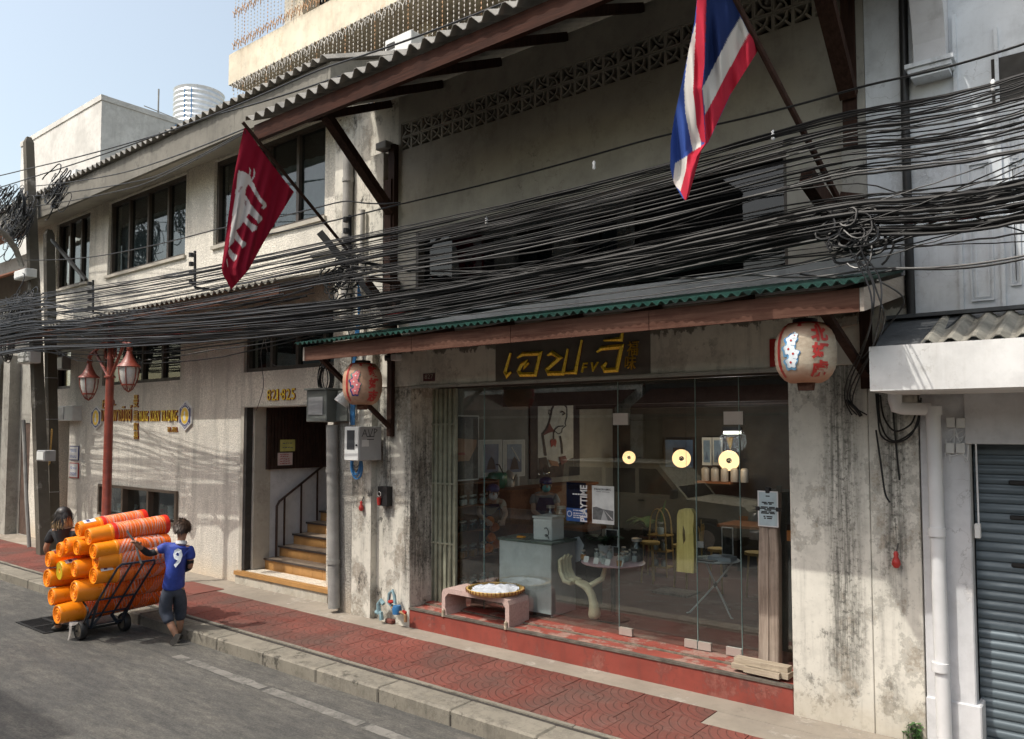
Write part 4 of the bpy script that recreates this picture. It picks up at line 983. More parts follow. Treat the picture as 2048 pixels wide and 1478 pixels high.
for ch, yb in (('曼', 815), ('龍', 841.5), ('貿', 861), ('易', 878.5)):
    a = onY(268.8, yb, YL); hh = ZY(268.8, yb - (25 if ch == '曼' else 21 if ch == '龍' else 15.5), YL) - a.z
    obj('character', text_mb(ch, hh, lambda x, y, d: Vector((a.x + x, YL - d, a.z + y)), .03, width=XY(278.3, yb, YL) - a.x, bold=.01), 'gold_dark', S, edge='gold_red')
def hexplaque(cx, cy, hw, hh, lab):
    c = onY(cx, cy, YL); w_ = abs(XY(cx + hw, cy, YL) - XY(cx - hw, cy, YL)) / 2; h = (ZY(cx, cy - hh, YL) - ZY(cx, cy + hh, YL)) / 2
    t = thing('emblem_plaque', lab, 'plaque', (c.x, YL, c.z - h), group='hexagon emblem plaques')
    hx = lambda k: [(c.x + u * w_ * k, c.z + v * h * k) for u, v in ((0, 1), (1, .52), (1, -.52), (0, -1), (-1, -.52), (-1, .52))]
    obj('backing', MB().xz(hx(1), YL - .034, YL), 'white', t); obj('field', MB().xz(hx(.88), YL - .038, YL - .0341), 'navy', t)
    cir = lambda r, ry, ox=0, oz=0: [(c.x + ox + r * cos(i * pi / 10), c.z + oz + ry * sin(i * pi / 10)) for i in range(20)]
    r = w_ * .62
    obj('ring', MB().xz(cir(r * 1.06, r * 1.2), YL - .041, YL - .0381), 'white', t); obj('disc', MB().xz(cir(r * .94, r * 1.08), YL - .044, YL - .0411), simple('plaque_yellow', (.75, .5, .04), .4) if 'plaque_yellow' not in MATS else MATS['plaque_yellow'], t)
    fig = [(-.25, -.7), (.3, -.7), (.35, -.2), (.12, .1), (.2, .45), (0, .7), (-.2, .45), (-.1, .1), (-.45, -.1), (-.3, -.35)]
    obj('figure', MB().xz([(c.x + u * r * .9, c.z + v * r * .95) for u, v in fig], YL - .047, YL - .0441), 'white', t)
    mb = MB()
    for sgn in (1, -1):
        for i in range(7):
            a = radians(90 * sgn + (i - 3) * 16); p = Vector((c.x + cos(a) * r * 1.28, YL - .0395, c.z + sin(a) * r * 1.5)); mb.box(p.x - .01, p.x + .01, p.y, p.y + .001, p.z - .018, p.z + .018)
    obj('lettering', mb, 'white', t)
hexplaque(195, 835.5, 10, 23, 'small hexagon emblem plaque before the Thai word, beside the red lamp post')
hexplaque(373.5, 831.5, 12.5, 30, 'larger hexagon emblem plaque after the word TRADING')
S = thing('house_number', 'gold raised street number 821-825 over the stair doorway', 'number', (-11, YL, 3.2))
a = onY(536, 801.5, YL); b = onY(594, 797, YL); x = a.x; cw = (b.x - a.x) / 6.1
for c in '821-825':
    k = .6 if c == '-' else .5 if c == '1' else 1
    hh = .04 if c == '-' else .185
    obj('digit', text_mb(c, hh, lambda u, v, d, x=x, c=c: Vector((x + u + (.03 if c == '-' else 0), YL - d, a.z + v + (.075 if c == '-' else 0))), .022, width=cw * k * (.8 if c != '-' else .55), bold=.006), 'gold', S, edge='gold_red'); x += cw * k
pl = thing('number_plate', 'small dark red plate 827 on the sign band above the folding gate', 'plate', (-7.3, -.012, 3.4))
a = onY(847, 763, -.013); b = onY(870, 746, -.013)
obj('plate', MB().box(a.x, b.x, -.02, -.0125, a.z, b.z), simple('maroon_plate', (.07, .012, .012), .5), pl)
obj('digits', text_mb('827', (b.z - a.z) * .6, lambda x, y, d: Vector((a.x + .03 + x, -.0215, a.z + .03 + y)), width=(b.x - a.x) * .74, bold=.01), simple('plate_cream', (.33, .27, .22), .6), pl)
for i, (p0, p1, col, t1, t2, lb) in enumerate((((140.5, 920), (159, 892), 'navy', 'ทรงวาด', 'ถนน', 'upper white enamel plate with blue Thai words beside the side doorway'), ((140, 955), (158.5, 926), 'red_paint', 'ร้าน', 'ตรอก', 'lower white plate with red rim beside the side doorway'))):
    a = onY(*p0, YL); b = onY(*p1, YL); t = thing('street_plate', lb, 'plate', (a.x, YL, a.z), group='enamel plates by the side doorway')
    obj('plate', MB().box(a.x, b.x, YL - .02, YL, a.z, b.z), col, t); obj('face', MB().box(a.x + .02, b.x - .02, YL - .024, YL - .0201, a.z + .02, b.z - .02), 'white', t)
    for tx, zf in ((t1, .58), (t2, .16)):
        obj('lettering', text_mb(tx, (b.z - a.z) * .2, lambda x, y, d, zf=zf: Vector((a.x + .06 + x, YL - .025, a.z + (b.z - a.z) * zf + y)), width=(b.x - a.x) * .66, bold=.01), simple('plate_blue', (.05, .12, .4), .5) if 'plate_blue' not in MATS else MATS['plate_blue'], t)
def notice(p0, p1, X, mat, lab, rows, ink):
    a = onX(*p0, X); b = onX(*p1, X); t = thing('paper_notice', lab, 'notice', (X, a.y, a.z), group='notices on the slatted gate')
    obj('sheet', MB().box(X, X + .003, min(a.y, b.y), max(a.y, b.y), a.z, b.z), mat, t)
    mb = MB(); y0, y1 = min(a.y, b.y), max(a.y, b.y)
    for r in range(rows):
        z = b.z - (b.z - a.z) * (r + .8) / (rows + .6); y = y0 + .05
        while y < y1 - .08:
            l = random.uniform(.02, .06); z2 = z + random.uniform(-.008, .012); mb.quad((X + .0035, y, z - .006), (X + .0035, y + l, z2 - .006), (X + .0035, y + l, z2 + .006), (X + .0035, y, z + .006)); y += l + .012
    obj('handwriting', mb, ink, t)
GXn = SX0 + .02 + .056
notice((560, 903), (590, 879), GXn, simple('yellow_paper', (.55, .52, .16), .8), 'yellow handwritten notice on the dark slatted gate', 2, 'navy')
notice((555, 931), (585, 905), GXn, simple('pink_paper', (.58, .46, .44), .8), 'pale pink handwritten notice under the yellow one', 5, 'red_paint')

# ================================================================ pipes, boxes and fittings on the facade
def pipe(px0, py0, px1, py1, Y, r, m, lab, name='downpipe', collars=3):
    a = onY(px0, py0, Y); b = onY(px1, py1, Y); t = thing(name, lab, 'pipe', (b.x, Y, min(a.z, b.z)))
    obj('pipe_shaft', MB().cyl(a, b, r, 12), m, t)
    for i in range(collars):
        p = a.lerp(b, (i + .5) / collars); d = (b - a).normalized(); obj('collar', MB().cyl(p - d * .03, p + d * .03, r * 1.15, 12), m, t)
pipe(664, 850, 668, 1216, -.10, .085, 'grey_pipe', 'grey floor-length downpipe beside the stair doorway', collars=2)
pipe(697, 305, 692, 640, .05, .075, 'grey_pipe', 'grey upper downpipe under the eaves brace')
pipe(726, 420, 722, 652, .06, .035, 'grey_pipe', 'thin grey conduit beside the upper downpipe', 'conduit', 2)
a = onY(757, 303, -.06); b = onY(778, 293, -.06)
obj('pipe_bracket', MB().box(a.x, b.x, -.12, .04, a.z, a.z + .10, .01), 'grey_pipe', SHOP)
obj('concrete_duct', MB().box(XY(742, 450, 0), XY(768, 450, 0), -.02, .118, 4.15, ZY(755, 310, 0)), 'plaster', SHOP)
t = thing('meter_box', 'dark metal switch box with pale cover plate beside the stair doorway', 'box', (-9.6, -.1, 2.9))
a = onY(612, 844, -.28); b = onY(653, 779, -.28)
obj('box_body', MB().box(a.x, b.x, -.28, .28, a.z, b.z, .01), 'cab_dark', t); obj('cover_plate', MB().box(a.x + .06, b.x - .07, -.292, -.281, a.z + .10, b.z - .10, .004), 'cab_grey', t)
obj('hood_lip', MB().box(a.x - .02, b.x + .02, -.31, .2, b.z + .001, b.z + .025), 'cab_dark', t)
t = thing('junction_cabinet', 'second smaller dark cabinet behind the switch box', 'box', (-9.1, 0, 2.9)); a = onY(674, 843, -.06); b = onY(699, 781, -.06)
obj('cabinet_body', MB().box(a.x, b.x, -.10, .0, a.z, b.z, .008), 'cab_dark', t)
t = thing('fibre_cabinet', 'white and grey telecom cabinet with dark window and scribbled side', 'cabinet', (-8.6, -.2, 2.2))
a = onY(688, 921, -.42); b = onY(717, 853, -.42)
obj('cabinet_body', MB().box(a.x, b.x, -.40, -.01, a.z, b.z, .006), simple('cabinet_side_grey', (.36, .365, .37), .5, .06), t)
dr = obj('cabinet_door', MB().box(a.x + .004, b.x - .004, -.42, -.4005, a.z + .006, b.z - .006, .004), 'cab_white', t)
obj('door_window', MB().box(a.x + .06, b.x - .075, -.424, -.4205, a.z + .15, b.z - .05), 'meter_glass', dr); obj('lock', MB().cyl((b.x - .03, -.435, (a.z + b.z) / 2 - .02), (b.x - .03, -.42, (a.z + b.z) / 2 - .02), .014), 'iron', dr)
XS = b.x + .002
mb = MB(); yy = -.36
for ch in (((0, 0), (.05, .1), (.09, .0)), ((.02, .04), (.08, .04)), ((.11, .1), (.14, .0), (.19, .11)), ((.21, .0), (.22, .11), (.27, .09), (.22, .05))):
    for p, q in zip(ch, ch[1:]): mb.bar((XS, yy + p[0], a.z + .32 + p[1]), (XS, yy + q[0], a.z + .32 + q[1]), .007, .002, up=(1, 0, 0))
obj('scribble', mb, 'iron', t); obj('sticker', MB().box(XS - .001, XS + .001, -.36, -.24, a.z + .19, a.z + .28), 'white', t)
obj('vent_slots', MB().box(XS - .001, XS + .0005, -.27, -.15, b.z - .14, b.z - .13).box(XS - .001, XS + .0005, -.27, -.15, b.z - .18, b.z - .17), 'iron', t)
def coil(c, r, m, lab, n=6, ax='y', name='cable_coil', thick=.008):
    mb = MB()
    for i in range(n):
        q = []; rr = r * random.uniform(.82, 1.1); tl_ = random.uniform(-.25, .25); ox, oz = random.uniform(-.03, .03), random.uniform(-.04, .04)
        for k in range(25):
            a = 2 * pi * k / 24; q.append((c[0] + ox + rr * .7 * cos(a), c[1] - .01 * i + tl_ * .05 * sin(a), c[2] + oz + rr * sin(a) * 1.1))
        mb.tube(q, thick, 5, cap=False)
    return one(name, mb, m, lab, 'coil')
p = onY(716, 932, -.2); coil((p.x, -.2, p.z), .15, 'cable_blue', 'blue cable coil hanging below the telecom cabinet')
p = onY(713, 922, -.12); coil((p.x, -.12, p.z + .02), .14, 'cable_grey', 'grey cable coil behind the blue one under the telecom cabinet', 4)
p = onY(655, 760, -.05); coil((p.x, -.05, p.z), .2, 'cable', 'black cable coil above the dark switch box', 9)
def hang(path, m, lab, r=.007, name='loose_cable', cat='cable', group=None, n=8):
    P = []
    for i in range(len(path) - 1):
        p0, p1, p2, p3 = path[max(i - 1, 0)], path[i], path[i + 1], path[min(i + 2, len(path) - 1)]
        for k in range(n):
            t_ = k / n; P.append(.5 * ((2 * p1) + (p2 - p0) * t_ + (2 * p0 - 5 * p1 + 4 * p2 - p3) * t_ * t_ + (3 * p1 - p0 - 3 * p2 + p3) * t_ ** 3))
    P.append(path[-1]); return one(name, MB().tube(P, r, 6), m, lab, cat, group)
for i in range(3):
    dx = i * 3
    hang([onY(712 + dx, 560, -.25), onY(722 - dx, 600, -.16), onY(712 + dx, 660, -.12), onY(706 + dx * .6, 735, -.12), onY(703 + dx, 800, -.12), onY(702 + dx, 850, -.13)], 'cable_blue', 'blue cable dropping down the wall to the telecom cabinet', .013, group='blue drop cables')
hang([onY(690, 640, -.1), onY(704, 700, -.08), onY(698, 790, -.1), onY(700, 853, -.2)], 'cable_grey', 'grey drop cable beside the blue ones', .012)
hang([onY(530, 672, -.3), onY(522, 705, .2), onY(524, 735, .2), onY(527, 770, .2), onY(520, 800, .22), onY(512, 822, .22)], 'cable_grey', 'pale wire dangling beside the street number 821-825', .006)
hang([onY(530, 672, -.3), onY(534, 700, .1), onY(545, 728, .1), onY(562, 732, .1)], 'cable_grey', 'short pale wire curling under the hood windows', .006)
t = thing('flood_lamp', 'grey dome flood lamp beside the left paper lantern', 'lamp', (0, 0, 0)); p = onY(688, 797, -.45)
obj('lamp_shell', MB().lathe([(0, -.10), (.06, -.09), (.09, -.02), (.10, .06), (.105, .08), (.085, .085), (0, .07)], p, (-.35, -.4, -.8), 16), 'cab_white', t); obj('lamp_arm', MB().tube([p + Vector((.02, .05, .08)), p + Vector((.1, .3, .12))], .015, 6), 'iron', t)
t = thing('security_camera', 'small grey bullet camera under the awning above plate 827', 'camera', (0, 0, 0)); p = onY(786, 716, -.12)
obj('camera_body', MB().box(p.x - .0, p.x + .12, -.17, -.06, p.z - .04, p.z + .05, .01), 'cab_white', t); obj('camera_lens', MB().lathe([(.03, 0), (.04, .06), (.028, .07), (0, .07)], (p.x - .02, -.16, p.z), (-.6, -.8, -.1), 12), 'iron', t); obj('camera_mount', MB().cyl((p.x + .05, -.06, p.z), (p.x + .05, -.01, p.z + .02), .015), 'iron', t)
def gourd(px, py, Y, lab):
    p = onY(px, py, Y); t = thing('joss_holder', lab, 'ornament', (p.x, Y, p.z - .12), group='red joss holders on the pillars')
    obj('holder_body', MB().lathe([(0, -.075), (.02, -.07), (.036, -.04), (.031, -.01), (.017, .02), (.021, .045), (.012, .065), (0, .07)], (p.x, Y - .05, p.z), (0, 0, 1), 14), 'red_paint', t); obj('hanger', MB().tube([(p.x, Y - .04, p.z + .06), (p.x + .01, Y - .01, p.z + .13)], .006, 5), 'iron', t)
gourd(728, 1011, 0, 'red tin joss holder hanging low on the cracked plaster strip'); gourd(1795, 1117, 0, 'red tin joss holder hanging on the stained wall at the white shophouse')
t = thing('joss_niche', 'small black joss niche with red cup on the pillar', 'box', (0, 0, 0)); a = onY(765, 1010, -.01); b = onY(784, 973, -.01)
obj('niche_box', MB().box(a.x, b.x, -.10, 0, a.z, b.z), 'iron', t); obj('joss_cup', MB().lathe([(.02, 0), (.03, .1), (.0, .1)], (a.x + .05, -.12, a.z + .01), n=10), 'red_paint', t); obj('niche_ring', MB().lathe([(.03, 0), (.036, .004), (.03, .008)], (a.x + .06, -.13, a.z + .16), (0, 1, 0), 14), 'cable_white', t)
# water meter pipes at the pillar foot
t = thing('water_meter', 'blue water meter with pipes and brass valve at the pillar foot', 'water meter', (-8, -.1, .15))
def pp(x, y, Y=-.12): return onY(x, y, Y)
obj('riser_pipe', MB().tube([pp(758, 1228), pp(757, 1208), pp(762, 1201), pp(767, 1208)], .03, 8).tube([pp(752, 1224), pp(762, 1226), pp(763, 1240)], .03, 8), 'blue_pipe', t)
obj('loop_pipe', MB().tube([pp(784, 1212), pp(777, 1205), pp(779, 1187), pp(785, 1181), pp(789, 1192), pp(790, 1208)], .022, 8), 'blue_pipe', t)
obj('meter_body', MB().lathe([(0, -.05), (.06, -.05), (.065, .02), (.05, .06), (0, .065)], pp(794, 1220), n=14), 'cable_blue', t)
obj('meter_pipe', MB().tube([pp(784, 1214), pp(794, 1222), pp(806, 1226), pp(811, 1230), pp(811, 1244)], .022, 8), 'brass', t)
obj('valve', MB().lathe([(.02, 0), (.05, .01), (.05, .03), (.02, .04)], pp(783, 1206), n=10).bar(pp(806, 1222), pp(812, 1226), .03), 'red_paint', t)
one('half_brick', MB().box(-.07, .07, -.06, .06, 0, .06, .012), 'tile', 'broken red brick piece beside the water meter', 'brick').location = onZ(783, 1246, .15)
# right end: drainpipe, junction boxes, socket
t = thing('drainpipe', 'white painted drainpipe with elbow under the canopy of the white shophouse', 'pipe', (-1.3, -.1, .15))
E0, E1, E2 = onY(1790, 800, -.22), onY(1788, 812, -.2), onY(1862, 806, -.1); PX = XY(1868, 900, -.11)
obj('outlet_elbow', MB().tube([E0 + Vector((0, 0, .05)), E0, E1 + Vector((.02, 0, -.01)), E1 + Vector((.07, .02, -.02))], .055, 12), 'white_pipe', t)
obj('cross_pipe', MB().tube([E1 + Vector((.05, .01, -.02)), Vector((PX - .02, -.11, E1.z - .03))], .052, 12), 'white_pipe', t)
obj('pipe_shaft', MB().cyl((PX, -.11, E1.z - .02), (PX + .015, -.09, .15), .055, 14), 'white_pipe', t)
for py in (830, 1072, 1340): z = ZY(1868, py, -.1); obj('collar', MB().cyl((PX + .003, -.108, z), (PX + .003, -.108, z + .07), .064, 14), 'white_pipe', t)
for i, (x, y) in enumerate(((1894, 835), (1914, 836), (1893, 886), (1914, 886))):
    a = onY(x, y + 20, 0); b = onY(x + 17, y, 0)
    t = thing('junction_box', ['upper small white junction box next to the drainpipe', 'upper small white junction box next to the shutter header', 'lower small white junction box next to the drainpipe', 'lower small white junction box next to the shutter header'][i], 'box', (a.x, 0, a.z), group='junction boxes under the canopy')
    obj('box_lid', MB().box(a.x, b.x, -.045, -.036, a.z, b.z, .004), 'cab_white', t); obj('box_base', MB().box(a.x + .004, b.x - .004, -.0355, -.0005, a.z + .004, b.z - .004), 'white_wall', t)
for k in range(7):
    q = [onY(random.uniform(1890, 1938), random.uniform(856, 925), -.015) for _ in range(4)]
    hang(sorted(q, key=lambda v: v.x), 'white_pipe', 'thin painted-over wire looping between the four junction boxes', .005, 'painted_wire', group='painted-over wires')
t = thing('wall_socket', 'white socket box with conduit on the shutter reveal', 'socket', (-1.0, .05, 1)); a = onY(1951, 1075, -.005); b = onY(1962, 1047, -.005)
obj('socket_box', MB().box(a.x, b.x, -.05, -.001, a.z, b.z, .004), 'cab_white', t); obj('conduit', MB().cyl((b.x - .015, -.012, b.z), (b.x - .018, -.012, 2.63), .007, 6), 'white_pipe', t)
for k, pts in enumerate(([(1752, 787), (1756, 830), (1762, 870), (1790, 885), (1822, 870), (1838, 830), (1842, 795)], [(1756, 787), (1760, 840), (1775, 875), (1800, 880), (1835, 850), (1840, 800)], [(1760, 790), (1768, 835), (1790, 862), (1820, 850), (1832, 826)], [(1786, 818), (1790, 870), (1799, 960)], [(1752, 860), (1762, 930), (1770, 985), (1780, 1005)])):
    hang([onY(x, y, -.05) for x, y in pts], 'cable', ['outer black cable loop hanging under the canopy corner', 'middle black cable loop hanging under the canopy corner', 'inner black cable loop hanging under the canopy corner', 'black cable end dropping straight below the pipe elbow', 'long black cable trailing down the stained wall'][k], .008, 'cable_loop')
for k in range(4):
    d = k * 5
    e_ = (0, 9, -6, 14)[k]
    hang([onY(1700 + d * 2, 500 + e_, -1.15), onY(1738 + d * 1.5, 575 - e_, -1.5), onY(1742 + d * 2 - e_, 640, -1.5), onY(1722 + d * 2 - e_, 700 + e_, -.7), onY(1694 + d * 1.5, 760, -.2), onY(1690 + d, 800 + e_ * .5, -.08), onY(1704 + d * 2, 830, -.05)], 'cable', 'black drop cable hanging over the awning end to the wall', .006, 'drop_cable', group='drop cables over the awning end')
hang([onY(1693, 800, -.06), onY(1712, 818, -.07), onY(1722, 832, -.05)], 'cable', 'thick taped cable splice on the stained wall below the canopy', .016, 'cable_splice')
hang([onY(1755, 560, -1.3), onY(1808, 600, -.7), onY(1770, 660, -.5), onY(1722, 720, -.2)], 'cable_grey', 'grey wire arching off the awning end board', .007)
one('broken_bracket', MB().bar(onY(1672, 648, -.08), onY(1716, 640, -.08), .05, .07).bar(onY(1676, 652, -.12), onY(1690, 640, -.06), .03, .02), 'end_wood', 'broken pale bracket remnant on the wall above the right lantern', 'bracket')
a = onY(1540, 734, -.02); b = onY(1561, 677, -.02); one('red_paper_strip', MB().box(a.x, b.x + .15, -.024, -.0185, a.z, b.z), 'red_paint', 'red paper strip pasted behind the right paper lantern', 'paper')
# weeds at the wall foot
mb = MB()
for i in range(50):
    p = onZ(random.uniform(1826, 1860), random.uniform(1448, 1486), .15); h = random.uniform(.03, .16); a = random.uniform(0, 6.28); l = random.uniform(.02, .045)
    q = Vector((p.x, min(p.y, -.01), .15 + h)); d = Vector((cos(a), sin(a) - .5, random.uniform(-.2, .6))) * l; s_v = Vector((-sin(a), cos(a), .2)) * l * .4
    mb.add([q, q + d * .5 + s_v, q + d, q + d * .5 - s_v], [(0, 1, 2, 3)]); mb.bar((p.x, min(p.y, -.01), .148), q, .003)
tag(obj('weed', mb, 'leaf'), 'small green weed tuft growing at the foot of the stained pillar', 'weed')

# ================================================================ concrete poles, their boxes
def sqpole(name, lab, b, t_, w0, w1, m='pole_conc'):
    T = thing(name, lab, 'pole', b); bm_ = MB(); b = Vector(b); t_ = Vector(t_); vs = []
    for p, w_ in ((b, w0), (t_, w1)):
        for sx, sy in ((-1, -1), (1, -1), (1, 1), (-1, 1)): vs.append(p + Vector((sx * w_ / 2, sy * w_ / 2, 0)))
    c = t_ + Vector((0, 0, .12)); vs += [c + Vector((sx * w1 * .25, sy * w1 * .25, 0)) for sx, sy in ((-1, -1), (1, -1), (1, 1), (-1, 1))]
    fs = [(3, 2, 1, 0), (8, 9, 10, 11)] + [(i, (i + 1) % 4, 4 + (i + 1) % 4, 4 + i) for i in range(4)] + [(4 + i, 4 + (i + 1) % 4, 8 + (i + 1) % 4, 8 + i) for i in range(4)]
    obj('pole_shaft', bm_.add(vs, fs), m, T)
    mb = MB()
    for i in range(20):
        p = b.lerp(t_, .05 + i * .047); w_ = w0 + (w1 - w0) * (.05 + i * .047); mb.cyl((p.x, p.y - w_ / 2 - .002, p.z), (p.x, p.y - w_ / 2 + .01, p.z), .014, 8)
    obj('bolt_hole', mb, 'shutter_hole', T, kind='stuff'); return T
PB = onZ(88, 1108, .15); PT = onY(57, 285, PB.y); P1 = sqpole('utility_pole', 'tall leaning square concrete utility pole crowded with cables', PB, PT, .22, .17)
QB = onZ(107, 1098, .15); QT = onY(98, 470, QB.y); P2 = sqpole('utility_pole', 'shorter square concrete pole standing right beside the tall one', QB, QT, .20, .18)
def at_pole(py, dx=0, dy=0, b=PB, t_=PT):
    z = onY(70, py, b.y).z; k = (z - b.z) / (t_.z - b.z); p = b.lerp(t_, k); return Vector((p.x + dx, p.y + dy, z))
for py in (640, 760, 840, 980): p = at_pole(py, 0, 0, QB, QT); obj('steel_band', MB().box(p.x - .105, p.x + .105, p.y - .105, p.y + .105, p.z, p.z + .02), 'cab_grey', P2)
for k, (x0, y0, x1, y1, Y, m, lab) in enumerate(((35, 728, 60, 701, PB.y - .25, 'cab_white', 'white metal box strapped high on the leaning pole'), (28, 560, 52, 535, PB.y - .3, 'cab_white', 'tilted pale lamp housing on the leaning pole'), (73, 922, 89, 901, PB.y - .26, 'cab_grey', 'grey meter box low on the leaning pole'), (112, 842, 145, 811, YL - .2, 'cab_white', 'grey two-door meter cabinet on the wall behind the poles'), (113, 740, 126, 712, YL - .15, 'cab_grey', 'louvred grey box on the wall beside the short pole'))):
    a = onY(x0, y1 if y1 > y0 else y0, Y); b = onY(x1, min(y0, y1), Y); a.z = min(a.z, ZY(x0, max(y0, y1), Y)); t = thing('service_box', lab, 'box', (a.x, Y, a.z), group='service boxes about the poles')
    obj('box_body', MB().box(a.x, b.x, Y, Y + .22, a.z, b.z, .012), m, t); obj('box_lid', MB().box(a.x + .03, (a.x + b.x) / 2 if k == 3 else b.x - .03, Y - .012, Y - .001, a.z + .03, b.z - .03), 'cab_white' if k != 3 else 'cab_grey', t)
one('pole_conduit', MB().tube([at_pole(840, -.28, -.2), at_pole(1000, -.26, -.2), at_pole(1090, -.2, -.2)], .04, 8), 'grey_pipe', 'grey conduit up the foot of the leaning pole', 'conduit')
one('bamboo_stick', MB().tube([onZ(112, 1080, .15) + Vector((.1, -.3, 0)), onY(104, 858, QB.y - .25)], .018, 6), 'bamboo', 'thin bamboo stick leaning on the short pole', 'stick')
one('lamp_pipe', MB().tube([at_pole(530, -.1, -.2), onY(32, 500, PB.y - .5), onY(12, 470, PB.y - .9), onY(-10, 455, PB.y - 1.2)], .06, 8), 'grey_pipe', 'curved grey lamp arm reaching from the leaning pole', 'arm')
one('stay_strut', MB().bar(onY(104, 480, QB.y - .1), onY(172, 560, -.5), .06), 'iron', 'dark iron strut slanting from the short pole to the cables', 'strut')

# ================================================================ red street lamp
LB = Vector((-13.2, -1.38, .15)); T = thing('street_lamp', 'brick red double-lantern street lamp standing on the kerbside', 'street lamp', LB)
zt = ZY(216, 655, -1.38); zc = ZY(216, 752, -1.38); zr = ZY(216, 757, -1.38)
obj('lamp_column', MB().lathe([(.19, 0), (.19, .12), (.13, .16), (.12, .5), (.075, .56), (.068, 2.4), (.062, zr - LB.z)], LB, n=16).lathe([(.062, 0), (.085, .01), (.085, .035), (.05, .05), (.045, .55), (.065, .57), (.065, .6), (.05, .62), (.04, .8), (.055, .84), (.03, .88), (.05, .95), (.03, 1.0), (0, 1.02)], LB + Vector((0, 0, zr - LB.z)), n=16), 'lamp_red', T)
for (lx_, ly_, off, s_) in ((178, 757, .12, -1), (258, 735, -.12, 1)):
    c = onY(lx_, ly_, LB.y + off); c.z = c.z - .0
    ht = ZY(lx_, ly_ - 42, LB.y + off); hub = Vector((LB.x, LB.y, zr + .78 - (.0)))
    tip = Vector((c.x, c.y, ht + .02))
    arm = obj('lamp_arm', MB().tube([Vector((LB.x, LB.y, zr + .72)), tip], .032, 8).tube([Vector((LB.x, LB.y, zr - .02)), Vector((LB.x + (tip.x - LB.x) * .75, LB.y + (tip.y - LB.y) * .75, zr + .72 + (tip.z - zr - .72) * .75))], .026, 8), 'lamp_red', T)
    sp_ = []
    for k in range(22):
        a = -.5 + k * .36; r = .15 * (1 - k / 30); sp_.append(Vector((LB.x + s_ * (.14 + .0 * r) + s_ * r * cos(a) * .5, LB.y, zr + .42 + r * sin(a) * 1.2)))
    obj('scroll', MB().tube(sp_, .010, 6), 'lamp_red', arm)
    ln = obj('lantern_cap', MB().lathe([(r * .86, h) for r, h in ((.03, .30), (.05, .28), (.03, .25), (.055, .22), (.055, .18), (.04, .16), (.07, .08), (.13, -.02), (.195, -.075), (.205, -.09), (.18, -.095), (0, -.08))], (c.x, c.y, c.z + .10), n=18), 'lamp_red', T)
    obj('lantern_glass', MB().lathe([(r * .82, h * .86) for r, h in ((.165, .0), (.168, -.08), (.150, -.20), (.115, -.30), (.07, -.37), (0, -.40))], (c.x, c.y, c.z + .005), n=18), 'lamp_glass', ln)
    rb = MB()
    for k in range(6):
        a = k * pi / 3 + .3; rb.tube([(c.x + .82 * r * cos(a), c.y + .82 * r * sin(a), c.z + .86 * h) for r, h in ((.178, .0), (.180, -.08), (.162, -.20), (.126, -.30), (.07, -.40), (.0, -.45))], .008, 5)
    rb.lathe([(.082, -.267), (.106, -.262), (.102, -.284), (.082, -.284)], (c.x, c.y, c.z), n=18); obj('lantern_rib', rb, 'lamp_red', ln)

# ================================================================ flags
def inside(p, poly):
    x, y = p; c = False; j = len(poly) - 1
    for i in range(len(poly)):
        if (poly[i][1] > y) != (poly[j][1] > y) and x < (poly[j][0] - poly[i][0]) * (y - poly[i][1]) / (poly[j][1] - poly[i][1]) + poly[i][0]: c = not c
        j = i
    return c
def sample_edge(pl, y):
    for a, b in zip(pl, pl[1:]):
        if a[1] <= y <= b[1]: return a[0] + (b[0] - a[0]) * ((y - a[1]) / (b[1] - a[1]) if b[1] > a[1] else 0)
    return pl[-1][0] if y > pl[-1][1] else pl[0][0]
def flag_cloth(name, left, right, place, colour, parent, nx=70, ny=150):
    y0, y1 = left[0][1], left[-1][1]; vs = []; cols = []
    for j in range(ny + 1):
        y = y0 + (y1 - y0) * j / ny; xl, xr = sample_edge(left, y), sample_edge(right, y)
        for i in range(nx + 1):
            x = xl + (xr - xl) * i / nx; vs.append(place(x, y)); cols.append(colour(x, y))
    fs = [(j * (nx + 1) + i, j * (nx + 1) + i + 1, (j + 1) * (nx + 1) + i + 1, (j + 1) * (nx + 1) + i) for j in range(ny) for i in range(nx)]
    o = obj(name, MB().add(vs, fs, True), FLAGM, parent); ca = o.data.color_attributes.new('print', 'FLOAT_COLOR', 'POINT')
    for k, c in enumerate(cols): ca.data[k].color = (*c, 1)
    return o
s = NB('printed_flag_cloth'); at_ = s.n('ShaderNodeAttribute', attribute_name='print'); wv_ = s.noise(s.pos(), 90, 3)
s.col(s.mix(.18, at_.outputs[0], s.mix(wv_, mul((.5, .5, .5), .6), (.75, .75, .75)), 'MULTIPLY')); s.rough(.9); s.b.inputs['Specular IOR Level'].default_value = .15
tl_ = s.n('ShaderNodeBsdfTranslucent'); s.l(at_.outputs[0], tl_.inputs[0]); mx_ = s.n('ShaderNodeMixShader'); mx_.inputs[0].default_value = .12
s.l(s.b.outputs[0], mx_.inputs[1]); s.l(tl_.outputs[0], mx_.inputs[2]); s.l(mx_.outputs[0], s.o.inputs[0]); FLAGM = s.m
